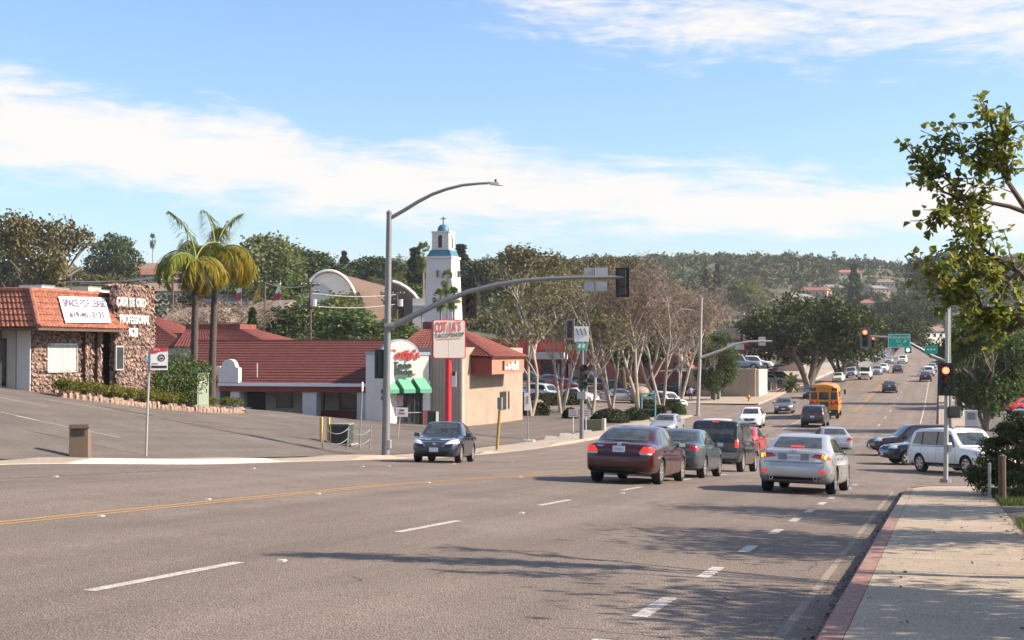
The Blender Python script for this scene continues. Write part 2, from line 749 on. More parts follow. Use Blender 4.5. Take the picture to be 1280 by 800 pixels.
# short dashes of the turn lane, long dashes of the through lanes
y = 11.5
for y0, y1 in ((6.3, 7.6), (8.9, 10.2), (11.5, 12.9), (14.7, 15.9), (17.9, 19.0), (21.1, 22.2), (24.1, 25.2), (26.9, 28.0), (29.9, 31.0), (32.6, 33.6), (39, 40), (42, 43)):
    mark('lane_dash', 2.30, 2.44, y0, y1, WHITE)
for y0, y1 in ((3.6, 6.2), (10.55, 13.25), (17.7, 20.2), (24.7, 26.9), (31.6, 33.8), (38.6, 41), (46, 48.4)):
    mark('lane_dash', 6.84, 6.97, y0, y1, WHITE)
mark('centre_line', 11.32, 11.43, -20, 29, YELLOW)
mark('centre_line', 11.55, 11.66, -20, 29, YELLOW)
mark('centre_line', 11.32, 11.43, 29, 47, YELLOW, skew=-1.7)
mark('centre_line', 11.55, 11.66, 29, 47, YELLOW, skew=-1.7)
FADED = mat('faded_yellow_paint', (.20, .145, .085), .85, col2=(.15, .118, .09), vscale=2, detail=7, space='POS', speck=45)
mark('centre_line', 16.15, 16.25, -10, 62, FADED)
# far side of the junction
mark('edge_line', 1.42, 1.54, 100, 330, WHITE, .02)
for k in range(13):
    y0 = 112 + k * 13.5
    mark('lane_dash', 4.45, 4.57, y0, y0 + 3.6, WHITE, .012)
mark('centre_line', 7.55, 7.68, 137, 420, YELLOW, .03)
mark('centre_line', 7.80, 7.93, 137, 420, YELLOW, .03)
mark('edge_line', 10.95, 11.08, 104, 134, WHITE, .012, skew=.0)
mark('edge_line', 10.95, 11.08, 150, 420, FADED, .03)
for k in range(5):
    mark('lane_dash', 14.6, 14.72, 150 + k * 14, 153.6 + k * 14, WHITE, .012)
mark('stop_line', 1.8, 10.6, 97.0, 97.5, WHITE, .01)
mark('stop_line', 8.2, 14.6, 92.6, 93.1, WHITE, .01)
b = MB()
# turn arrow in the pocket
for sgn in (0,):
    zf = road_z
    def az_(L, Y): return (-L, Y, zf(-L, Y) + .012)
    b.add([az_(12.7, 100), az_(12.45, 100), az_(12.45, 104), az_(12.7, 104)], [(0, 1, 2, 3)])
    b.add([az_(12.7, 103.4), az_(12.7, 104), az_(14.0, 104.2), az_(14.0, 103.2)], [(0, 1, 2, 3)])
    b.add([az_(14.0, 105), az_(14.0, 102.4), az_(14.9, 103.7)], [(0, 1, 2)])
b.build('turn_arrow', YELLOW, road, fix=False)
# raised reflectors
STUD = mat('white_ceramic', (.42, .38, .33), .6)
sm = MB().box((0, 0, .01), (.095, .095, .016), taper=.7).mesh('reflector', STUD)
for L, Y in ((16.0, 23.3), (15.8, 31), (16.7, 39.9), (16.4, 41.3), (16, 46.3), (11.15, 17.3), (11.15, 24.5), (11.15, 30.5), (10.6, 36), (11.8, 21.5), (6.6, 13.6), (6.6, 22.5), (6.6, 30.3), (15.9, 53)):
    put('reflector', sm, road, (-L, Y, road_z(-L, Y) + .001))
# sealed cracks
TAR = mat('crack_sealer', (.03, .027, .025), .8)
rc = random.Random(3)
for (L, Y, ln, ang) in ((2.0, 14.2, 1.6, .2), (1.6, 16.0, 1.2, .6), (3.6, 17.6, 1.4, .1), (1.9, 12.9, .9, 1.2), (4.9, 13.4, 1.1, .9), (5.4, 12.3, .8, .5), (1.7, 11.2, 1.3, 1.0), (2.8, 10.6, 1.0, .3)):
    b = MB()
    p = Vector((-L, Y, 0))
    a = ang
    prev = None
    for k in range(10):
        w = .006
        q = Vector((-math.sin(a), math.cos(a), 0)) * w
        cur = [(p + q), (p - q)]
        cur = [(t.x, t.y, road_z(t.x, t.y) + .004) for t in cur]
        if prev:
            b.add([prev[0], prev[1], cur[1], cur[0]], [(0, 1, 2, 3)])
        prev = cur
        p = p + Vector((math.cos(a), math.sin(a), 0)) * ln / 10
        a += rc.uniform(-.6, .6)
    b.build('crack', TAR, road, fix=False)

# --- gutter and kerb on the right
KX0, KX1 = -.86, -.66            # kerb
b = MB()
b.grid(lambda u, v: (-1.22 + .37 * v, -10 + 48.5 * u, road_z(-1.22 + .37 * v, -10 + 48.5 * u) + .006 - .02 * v), 60, 1)
tag(b.build('gutter', GUTTER, fix=False), kind='structure')


def kerb_piece(parent, x0, x1, y0, y1, m, h=.135, name='kerb_stone', zf=None, hl=None, hr=None):
    zf = zf or (lambda X, Y: road_z((x0 + x1) / 2, Y))
    h0 = h if hl is None else hl
    h1 = h if hr is None else hr
    lo = -.12
    out = 1 if x0 < -10 else -1         # road side
    bv = .025
    b = MB()
    P = []
    for yy, hh in ((y0, h0), (y1, h1)):
        z = zf(0, yy)
        if out < 0:
            P += [(x0, yy, z + lo), (x0 + .01, yy, z + max(hh - bv, .001)), (x0 + .035, yy, z + max(hh, .004)), (x1, yy, z + max(hh, .004)), (x1, yy, z + lo)]
        else:
            P += [(x1, yy, z + lo), (x1 - .01, yy, z + max(hh - bv, .001)), (x1 - .035, yy, z + max(hh, .004)), (x0, yy, z + max(hh, .004)), (x0, yy, z + lo)]
    b.add(P, [(0, 5, 6, 1), (1, 6, 7, 2), (2, 7, 8, 3), (3, 8, 9, 4), (0, 1, 2, 3, 4), (9, 8, 7, 6, 5)])
    return b.build(name, m, parent)


kerb_r = setting('kerb')
yy = -6.0
while yy < 38.4:
    e = min(yy + 1.8, 38.4)
    m = CONC if (23.6 < yy < 33.5) else REDKERB
    kerb_piece(kerb_r, KX0, KX1, yy + .004, e - .004, m)
    yy = e


def slab(parent, x0, x1, y0, y1, zf, m, name='paving_slab', th=.1):
    b = MB()
    g = .006
    x0, x1, y0, y1 = x0 + g, x1 - g, y0 + g, y1 - g
    P = []
    for yy in (y0, y1):
        for xx in (x0, x1):
            P.append((xx, yy, zf(xx, yy)))
    Q = [(p[0], p[1], p[2] - th) for p in P]
    b.add(P + Q, [(0, 1, 3, 2), (0, 4, 5, 1), (1, 5, 7, 3), (3, 7, 6, 2), (2, 6, 4, 0)])
    return b.build(name, m, parent)


def walk_z(X, Y):
    return road_z(-.76, Y) + .137 + .006 * (X + .66)


sidewalk = setting('sidewalk')
CONCS = [mat('concrete_slab_%d' % i, tuple(v * t for v in (.255, .205, .155)), .9, col2=tuple(v * t for v in (.345, .285, .22)), vscale=1.1 + .3 * i, detail=8, bump=.25, bscale=60, space='POS', speck=55) for i, t in enumerate((1, .93, 1.06))]
yy = -6.0
i = 0
while yy < 38.3:
    e = min(yy + 1.52, 38.4)
    dz = rng.uniform(-.004, .004)
    slab(sidewalk, KX1, 1.12, yy, e, lambda X, Y, d=dz: walk_z(X, Y) + d, CONCS[rng.choice((0, 0, 1, 2))])
    yy = e
    i += 1

# corner of the pavement with its rounded kerb and dropped ramp
ccx, ccy, cr_ = 3.2, 38.4, 3.95


def cz(X, Y):
    return road_z(-.7, Y)


b = MB()
arc = [(ccx - cr_ * math.cos(t), ccy + cr_ * math.sin(t)) for t in [PI / 2 * k / 10 for k in range(11)]]
poly = [(KX0 + .1, 38.4)] + arc[1:] + [(9.0, arc[-1][1]), (9.0, 38.4)]
ctr = (2.6, 39.6)
vs = [(x, y_, cz(x, y_) + .13) for x, y_ in poly] + [(ctr[0], ctr[1], cz(*ctr) + .14)]
n = len(poly)
b.add(vs, [(i, (i + 1) % n, n) for i in range(n)])
# kerb face
lo = [(x, y_, cz(x, y_) - .15) for x, y_ in poly]
b.add([v for v in vs[:-1]] + lo, [(i, i + 1, n + i + 1, n + i) for i in range(n - 2)])
tag(b.build('corner_pavement', CONC2), kind='structure')
kerb_c = setting('kerb_return')
for i in range(10):
    (xa, ya), (xb, yb) = arc[i], arc[i + 1]
    b = MB()
    f_ = lambda x, y_, k: (ccx + (x - ccx) * k, ccy + (y_ - ccy) * k)
    xa2, ya2 = f_(xa, ya, .955)
    xb2, yb2 = f_(xb, yb, .955)
    b.add([(xa * 1.0, ya, cz(xa, ya) - .1), (xb, yb, cz(xb, yb) - .1), (xb, yb, cz(xb, yb) + .15), (xa, ya, cz(xa, ya) + .15), (xb2, yb2, cz(xb, yb) + .155), (xa2, ya2, cz(xa, ya) + .155)], [(0, 1, 2, 3), (3, 2, 4, 5)])
    b.build('kerb_stone', REDKERB if i < 2 else CONC2, kerb_c)

# --- verge on the right: soil, lawn, a drive crossing it
verge = tag(grid_sheet('verge', axis((1.13, 9, .8)), axis((-8, 24.4, 1)), lambda X, Y: walk_z(1.1, Y) - .015 + .03 * (X - 1.1), LAWN), kind='structure')
tag(grid_sheet('driveway', axis((1.13, 16, .8)), axis((24.4, 29.2, .8)), lambda X, Y: walk_z(1.1, Y) - .012 + .03 * (X - 1.1), ASPH2), kind='structure')
tag(grid_sheet('shrub_bed', axis((1.13, 9, .8)), axis((29.2, 38.5, .8)), lambda X, Y: walk_z(1.1, Y) - .01 + .03 * (X - 1.1), LAWN), kind='structure')


def verge_z(X, Y):
    return walk_z(1.1, Y) - .012 + .03 * (X - 1.1)


# --- cross street and far right pavement
def far_side_z(X, Y):
    return road_z(0, Y) + .03 * max(0, min(X - 2, 30)) * .4


tag(grid_sheet('cross_street', axis((-1.2, 45, 1.5)), axis((37, 104, 1.5)), lambda X, Y: road_z(-.8, Y) - .004 - .02 * (1 - S(.2, 3, X + 1)) + .01 * max(0, X), ASPH), kind='structure')
tag(grid_sheet('road_edge', axis((-.75, -.02, .35)), axis((97, 260, 1.5), (260, 740, 5)), lambda X, Y: road_z(-.75, Y) + .002, ASPH), kind='structure')
fw = lambda X, Y: road_z(0, Y) + .14
fwalk = setting('far_sidewalk')
yy = 98.0
while yy < 300:
    slab(fwalk, .12, 2.5, yy, yy + (3 if yy < 170 else 10), fw, CONCS[rng.choice((0, 1, 2))])
    yy += (3 if yy < 170 else 10)
yy = 98.0
while yy < 300:
    kerb_piece(fwalk, -.12, .11, yy, yy + 5.9, CONC2 if int(yy) % 4 else CONC)
    yy += 6
tag(grid_sheet('right_lot', axis((2.5, 60, 2)), axis((98, 230, 3)), lambda X, Y: road_z(0, Y) + .08 + .02 * (X - 2.5), ASPH2), kind='structure')

# --- left side: pavement, dropped crossings, kerbs
RAISED = [(31.6, 43.4), (49.6, 54.3), (64.8, 67.4), (77.5, 126.0)]


def seg_mask(Y):
    m = 0
    for a, b_ in RAISED:
        m = max(m, S(a, a + .9, Y) * (1 - S(b_ - .9, b_, Y)))
    return m


def lwalk_z(X, Y):
    return road_z(-LC, Y) + .022 + .12 * seg_mask(Y) * (1 - S(22.6, 23.9, -X))


tag(grid_sheet('left_sidewalk', axis((-24.0, -21.2, .4)), axis((-30, 127, .8)), lwalk_z, CONC2), kind='structure')
kerb_l = setting('left_kerb')
yy = -30.0
while yy < 126.4:
    e = yy + 1.2
    mk = seg_mask((yy + e) / 2)
    m = CONC2 if mk < .05 else (WHITEKERB if yy < 45 else PINKKERB)
    kerb_piece(kerb_l, -LC - .2, -LC, yy, e - .006, m, hl=.02 + .125 * seg_mask(yy), hr=.02 + .125 * seg_mask(e))
    yy = e
lot = tag(grid_sheet('parking_lot', axis((-70, -24.0, 1.4)), axis((-30, 128, 1.2)), surf, ASPH2), kind='structure')
tag(grid_sheet('side_street', axis((-75, -20.9, 1.5)), axis((127.2, 152, 1.2)), lambda X, Y: surf(X, Y) - .01, ASPH), kind='structure')
tag(grid_sheet('left_far_sidewalk', axis((-30, -18.6, .8)), axis((152, 330, 2)), lambda X, Y: road_z(-18, Y) + .14, CONC2), kind='structure')
kerb_f = setting('left_far_kerb')
for k in range(28):
    yy = 153 + 6 * k
    kerb_piece(kerb_f, -18.75, -18.5, yy, yy + 5.9, PINKKERB if k < 6 or k % 5 == 0 else WHITEKERB, h=.17)
tag(grid_sheet('far_parking_lot', axis((-110, -30, 4)), axis((152, 240, 4)), lambda X, Y: surf(X, Y) + .02, ASPH2), kind='structure')
# parking bay lines
for a, c_ in (((258, 513), (372, 533)), ((290, 512), (415, 533)), ((160, 516), (240, 529)), ((0, 497), (60, 508)), ((20, 520), (150, 547)), ((330, 517), (420, 530)), ((0, 515), (45, 525)), ((60, 500), (140, 512))):
    p, q = G(*a), G(*c_)
    d = (q - p)
    nn = Vector((-d.y, d.x, 0)).normalized() * .05
    b = MB()
    k = 14
    b.grid(lambda u, v: (lambda t: (t.x, t.y, surf(t.x, t.y) + .006))(p + d * u + nn * (2 * v - 1)), k, 1)
    b.build('bay_line', WHITE, lot, fix=False)
# ================================================================== vehicles
def paint(name, col, metal=.0, rough=.28):
    return mat('paint_' + name, col, rough, metal, coat=.7, var=.06, vscale=1.5)


def glass_mat():
    if 'car_glass' in MATS:
        return MATS['car_glass']
    m = mat('car_glass', (.012, .015, .016), .05, spec=.9, col2=(.06, .068, .066), vscale=3.2, detail=2)
    return m


GLASS = glass_mat()
BLACK = mat('black_plastic', (.016, .016, .017), .55)
TYRE = mat('tyre_rubber', (.014, .014, .014), .8, var=.3, vscale=20)
RIM = mat('alloy_rim', (.58, .57, .55), .3, .75)
RIMD = mat('dark_rim', (.10, .10, .10), .4, .6)
CHROME = mat('chrome', (.75, .75, .76), .12, 1.0)
TAIL = mat('tail_lens', (.36, .014, .016), .18, coat=.6)
TAILON = glow('brake_lens', (1.0, .05, .03), .25, (.5, .02, .02))
AMBER = glow('lit_amber_lens', (1.0, .30, .02), 1.3, (.6, .2, .02))
HEAD = mat('head_lens', (.62, .64, .66), .1, coat=.8, var=.3, vscale=12)
HEADON = glow('lit_head_lens', (1, .97, .9), 2.0, (.8, .8, .8))
PLATE = mat('number_plate', (.62, .64, .68), .5)
PLATET = mat('plate_print', (.10, .12, .26), .6)
SEAM = mat('panel_gap', (.008, .008, .008), .7)


def cloft(spec):
    """car body from a side silhouette: returns a mesh and its raycast tree"""
    Ln, W, H = spec['L'], spec['W'], spec['H']
    zt = pchip([a for a, _ in spec['top']], [z for _, z in spec['top']])
    zb = pchip([a for a, _ in spec['bot']], [z for _, z in spec['bot']])
    wf = pchip([a for a, _ in spec['wid']], [z for _, z in spec['wid']])
    bl = pchip([a for a, _ in spec['belt']], [z for _, z in spec['belt']])
    ts = sorted({a for a, _ in spec['top']} | {a for a, _ in spec['wid']})
    T = []
    for a, b in zip(ts, ts[1:]):
        k = max(2, min(6, int((b - a) * 40)))
        T += [a + (b - a) * i / k for i in range(k)]
    T.append(ts[-1])
    rw = spec.get('roofw', .70)
    rings = []
    for t in T:
        y = (t - .5) * Ln
        w = W / 2 * wf(t)
        top = zt(t)
        bot = zb(t)
        belt = min(bl(t), top - .025)
        c = max(0, min(1, (top - bl(t)) / max(.05, H - bl(t))))
        wr = w * (.90 + (rw - .90) * (c ** .75))
        wb = w * (.965 - .02 * c)
        edge = .03 + .055 * c
        side = belt - bot
        pts = [(0, bot), (w * .6, bot), (w * .86, bot + .0), (w * .955, bot + side * .09), (w * .985, bot + side * .25), (w, bot + side * .50), (w * .997, bot + side * .66), (w * .982, bot + side * .82), (wb, belt - .008),
               (wb + (wr - wb) * .12, belt + (top - edge - belt) * .10), (wb + (wr - wb) * .5, belt + (top - edge - belt) * .53), (wr, top - edge), (wr * .95, top - edge * .45), (wr * .82, top - edge * .12), (wr * .5, top), (0, top + .012)]
        rings.append((y, pts))
    n = len(rings[0][1])
    v, f = [], []
    for y, pts in rings:
        v += [(x, y, z) for x, z in pts]
        v += [(-x, y, z) for x, z in pts[1:-1][::-1]]
    m = n + n - 2
    for i in range(len(rings) - 1):
        for k in range(m):
            k2 = (k + 1) % m
            f.append((i * m + k, i * m + k2, (i + 1) * m + k2, (i + 1) * m + k))
    # end caps, gently bulged
    for end, sg in ((0, -1), (len(rings) - 1, 1)):
        o = end * m
        y, pts = rings[end]
        zc = (pts[0][1] + pts[-1][1]) / 2
        prev = [o + k for k in range(m)]
        for sc_, dy in ((.8, .02), (.5, .035)):
            st = len(v)
            for k in range(m):
                a = v[o + k]
                v.append((a[0] * sc_, y + sg * dy, zc + (a[2] - zc) * sc_))
            cur = [st + k for k in range(m)]
            for k in range(m):
                k2 = (k + 1) % m
                f.append((prev[k], prev[k2], cur[k2], cur[k]) if sg > 0 else (prev[k], cur[k], cur[k2], prev[k2]))
            prev = cur
        f.append(tuple(prev) if sg > 0 else tuple(prev[::-1]))
    bvh = BVHTree.FromPolygons([Vector(a) for a in v], f)
    return v, f, bvh


def arch_cut(v, f, spec, mats_n=2):
    me = bpy.data.meshes.new('body')
    me.from_pydata(v, [], f)
    bm = bmesh.new()
    bm.from_mesh(me)
    bmesh.ops.recalc_face_normals(bm, faces=bm.faces)
    bm.to_mesh(me)
    bm.free()
    me.materials.append(paint('base', (.3, .3, .3)))
    me.materials.append(BLACK)
    o = bpy.data.objects.new('b', me)
    COL.objects.link(o)
    r = spec['wr'] + .055
    tools = []
    k = 0
    # one cutter per cylinder keeps the solver happy
    for yy in spec['axles']:
        for sx in (-1, 1):
            cb = MB().tube([(sx * (spec['W'] / 2 - .27), yy, spec['wr']), (sx * (spec['W'] / 2 + .3), yy, spec['wr'])], r, 22)
            cm = cb.mesh('cut', [BLACK])
            co = bpy.data.objects.new('cut', cm)
            COL.objects.link(co)
            tools.append(co)
            md = o.modifiers.new('c%d' % k, 'BOOLEAN')
            md.operation = 'DIFFERENCE'
            md.object = co
            md.solver = 'EXACT'
            try:
                md.material_mode = 'TRANSFER'
            except Exception:
                pass
            k += 1
    dg = bpy.context.evaluated_depsgraph_get()
    out = bpy.data.meshes.new_from_object(o.evaluated_get(dg))
    for t in tools:
        bpy.data.objects.remove(t)
    bpy.data.objects.remove(o)
    if len(out.materials) < 2:
        out.materials.append(BLACK)
    out.polygons.foreach_set('use_smooth', [True] * len(out.polygons))
    out.set_sharp_from_angle(angle=R(42))
    return out


def patch(bvh, quad, axis_, sgn, nu=6, nv=4, off=.006, mb=None, mi=0):
    """a panel that follows the body: quad = 4 corners in the plane seen along the axis"""
    mb = mb or MB()
    q = [Vector((a, b)) for a, b in quad]

    def pt(u, v):
        p = (q[0] * (1 - u) + q[1] * u) * (1 - v) + (q[3] * (1 - u) + q[2] * u) * v
        if axis_ == 'Y':
            o = Vector((p.x, sgn * 6, p.y))
            d = Vector((0, -sgn, 0))
        elif axis_ == 'X':
            o = Vector((sgn * 3, p.x, p.y))
            d = Vector((-sgn, 0, 0))
        else:
            o = Vector((p.x, p.y, 4))
            d = Vector((0, 0, -1))
        h, nrm, idx, dist = bvh.ray_cast(o, d)
        if h is None:
            tgt = Vector((p.x, sgn * 2.3, p.y)) if axis_ == 'Y' else Vector((sgn * .85, p.x, p.y))
            h, nrm, idx, dist = bvh.find_nearest(tgt)
        nn = nrm if nrm.dot(d) < 0 else -nrm
        return h + nn * off
    mb.grid(pt, nu, nv, mi)
    return mb


def wheel_meshes(r, w, rimf, spokes, rim_m, key):
    k = ('wheel', key)
    if k in _font_cache:
        return _font_cache[k]
    rr = r * rimf
    b = MB()
    b.lathe([(rr, -w / 2 + .01), (r * .93, -w / 2), (r * .985, -w / 2 + .03), (r, -w * .2), (r, w * .2), (r * .985, w / 2 - .03), (r * .93, w / 2), (rr, w / 2 - .01), (rr * .97, 0), (rr, -w / 2 + .01)], 22, 'X')
    ty = b.mesh('wheel', TYRE, True)
    b = MB()
    for sx in (1,):
        b.lathe([(rr, -w * .42), (rr, w * .46), (rr * .93, w * .47), (rr * .90, w * .36)], 22, 'X')
        b.lathe([(.001, w * .40), (rr * .22, w * .41), (rr * .24, w * .30)], 12, 'X')
        for i in range(spokes):
            t = 2 * PI * i / spokes
            mt = Matrix.Rotation(t, 3, 'X')
            c = mt @ Vector((w * .36, 0, rr * .56))
            b.box(c, (.035, rr * (.34 if spokes < 7 else .2), rr * .78), mt)
    b.lathe([(.001, -w * .05), (rr * .92, -w * .05)], 18, 'X', mi=1)
    ri = b.mesh('rim', [rim_m, BLACK], 35)
    _font_cache[k] = (ty, ri)
    return ty, ri


def make_car(key, spec):
    """prototype of a car: an unlinked tree is not possible, so it is linked and reused as the first car"""
    v, f, bvh = cloft(spec)
    body_me = arch_cut(v, f, spec)
    d = dict(spec=spec, bvh=bvh, parts=[])
    P = d['parts']          # (name, mesh, role, sub)
    P.append(('body', body_me, 'paint', None))
    Ln, W, H = spec['L'], spec['W'], spec['H']

    def add(name, mb, m, role=None, smooth=True):
        me = mb.mesh(name, m, smooth, fix=False)
        P.append((name, me, role, None))
    g = spec['glass']
    add('windshield', patch(bvh, g['front'], 'Y', 1, 8, 5), GLASS)
    add('rear_window', patch(bvh, g['rear'], 'Y', -1, 8, 5), GLASS)
    for q in g['side']:
        for sx in (-1, 1):
            add('side_window', patch(bvh, q, 'X', sx, 5, 4), GLASS)
    # dark pillars between the panes
    for qa, qb in zip(g['side'], g['side'][1:]):
        for sx in (-1, 1):
            add('pillar_trim', patch(bvh, [qa[1], qb[0], qb[3], qa[2]], 'X', sx, 2, 4, .005), BLACK)
    # window surround
    for sx in (-1, 1):
        q0, q1 = g['side'][0], g['side'][-1]
        ys = sorted([p[0] for q in g['side'] for p in q])
        zlo = min(p[1] for q in g['side'] for p in q)
        add('belt_trim', patch(bvh, [(ys[0], zlo - .03), (ys[-1], zlo - .03), (ys[-1], zlo - .008), (ys[0], zlo - .008)], 'X', sx, 12, 1, .004), spec.get('trim', BLACK))
    # door gaps
    for yy, z0, z1 in spec['doors']:
        for sx in (-1, 1):
            add('door_gap', patch(bvh, [(yy - .007, z0), (yy + .007, z0), (yy + .007, z1), (yy - .007, z1)], 'X', sx, 1, 6, .003), SEAM)
    for yy, zz in spec['handles']:
        for sx in (-1, 1):
            h, nrm, i_, d_ = bvh.ray_cast(Vector((sx * 3, yy, zz)), Vector((-sx, 0, 0)))
            if h:
                add('door_handle', MB().box(h + Vector((sx * .012, 0, 0)), (.035, .17, .03)), spec.get('handle', None), 'paint' if not spec.get('handle') else None, False)
    # lights
    for sx in (-1, 1):
        for nm, q, m in spec['tail']:
            qq = [(sx * a, b) for a, b in q]
            add(nm, patch(bvh, qq, 'Y', -1, 6, 4, .008), m)
        for q in spec.get('tail_side', ()):
            add('taillight', patch(bvh, q, 'X', sx, 4, 3, .008), TAIL)
        for q in spec['head']:
            qq = [(sx * a, b) for a, b in q]
            add('headlight', patch(bvh, qq, 'Y', 1, 6, 4, .008), HEAD)
        for q in spec.get('head_side', ()):
            add('headlight', patch(bvh, q, 'X', sx, 4, 3, .008), HEAD)
        # mirrors
        my, mz = spec['mirror']
        mb = MB()
        mb.box((sx * (W / 2 + .09), my, mz), (.20, .12, .14), (0, 0, sx * .25), 0, .85)
        mb.box((sx * (W / 2 - .03), my + .02, mz - .05), (.12, .06, .05))
        P.append(('wing_mirror', mb.mesh('wing_mirror', BLACK), spec.get('mirror_role', 'paint'), None))
        mb = MB().box((sx * (W / 2 + .09), my - .062, mz), (.17, .006, .11), (0, 0, sx * .25))
        P.append(('mirror_glass', mb.mesh('mirror_glass', CHROME), None, None))
    for nm, q, ax, sg, m, off in spec['panels']:
        add(nm, patch(bvh, q, ax, sg, 10, 3, off), m)
    # plate
    for sg, key_ in ((-1, 'plate_rear'), (1, 'plate_front')):
        if key_ in spec:
            zz, dy = spec[key_]
            h, nrm, i_, d_ = bvh.ray_cast(Vector((0, sg * 6, zz)), Vector((0, -sg, 0)))
            yy = h.y + sg * .012
            mb = MB().box((0, yy, zz), (.31, .014, .155))
            P.append(('number_plate', mb.mesh('number_plate', PLATE), None, ('plate', sg, yy, zz)))
    for nm, mb, m in spec.get('extra', ()):
        P.append((nm, mb.mesh(nm, m, True), None if m is not None else 'paint', None))
    d['wheels'] = []
    ty, ri = wheel_meshes(spec['wr'], spec.get('ww', .22), spec.get('rimf', .68), spec.get('spokes', 7), spec.get('rim', RIM), key)
    for yy in spec['axles']:
        for sx in (-1, 1):
            d['wheels'].append((sx * (W / 2 - .135), yy, sx, ty, ri))
    return d


def place_car(proto, label, loc, heading, pm, cat='car', name='car', group=None, plate=None, lit=(), over=None, parts=True, trim_roles=None, scale=1.0):
    """heading: compass angle of the nose, radians clockwise from +Y"""
    sp = proto['spec']
    t = thing(name, label, cat, loc, 0, group)
    # lie on the slope
    x, y, z = loc
    fw_ = Vector((math.sin(heading), math.cos(heading), 0))
    rt = Vector((fw_.y, -fw_.x, 0))
    zf = over or surf
    a, b_ = sp['axles'][0], sp['axles'][-1]

    def gz(p): return zf(p.x, p.y)
    c0 = Vector((x, y, 0))
    zF, zR = gz(c0 + fw_ * b_), gz(c0 + fw_ * a)
    wl, wrr = gz(c0 - rt * .75), gz(c0 + rt * .75)
    f3 = Vector((fw_.x, fw_.y, (zF - zR) / (b_ - a))).normalized()
    r3 = Vector((rt.x, rt.y, (wrr - wl) / 1.5))
    r3 = (r3 - f3 * r3.dot(f3)).normalized()
    u3 = r3.cross(f3)
    zc = zR + (zF - zR) * (0 - a) / (b_ - a)
    t.matrix_world = Matrix(((r3.x, f3.x, u3.x, x), (r3.y, f3.y, u3.y, y), (r3.z, f3.z, u3.z, zc), (0, 0, 0, 1))) @ Matrix.Scale(scale, 4)
    for nm, me, role, sub in proto['parts']:
        if not parts and nm in ('door_gap', 'door_handle', 'belt_trim', 'mirror_glass', 'badge'):
            continue
        o = put(nm, me, t)
        if role == 'paint':
            if me.materials:
                o.material_slots[0].link = 'OBJECT'
                o.material_slots[0].material = pm
        if (nm, 'lit') in lit or nm in lit:
            o.material_slots[0].link = 'OBJECT'
            o.material_slots[0].material = {'taillight': TAILON, 'turn_light': AMBER, 'headlight': HEADON, 'high_brake_light': TAILON, 'fog_light': TAILON}.get(nm, TAILON)
        if sub and plate and sub[1] == -1:
            key_ = ('pl', plate)
            if key_ not in _font_cache:
                _font_cache[key_] = text_mesh(plate, .085, PLATET, .001, .82)
            q = put('plate_lettering', _font_cache[key_], o, (0, sub[2] - .009, sub[3] - .008))
            q.rotation_euler = FACE_MY
    for wx, wy, sx, ty, ri in proto['wheels']:
        o = put('wheel', ty, t, (wx, wy, sp['wr']))
        q = put('rim', ri, o)
        if sx < 0:
            q.rotation_euler = (0, 0, PI)
    return t


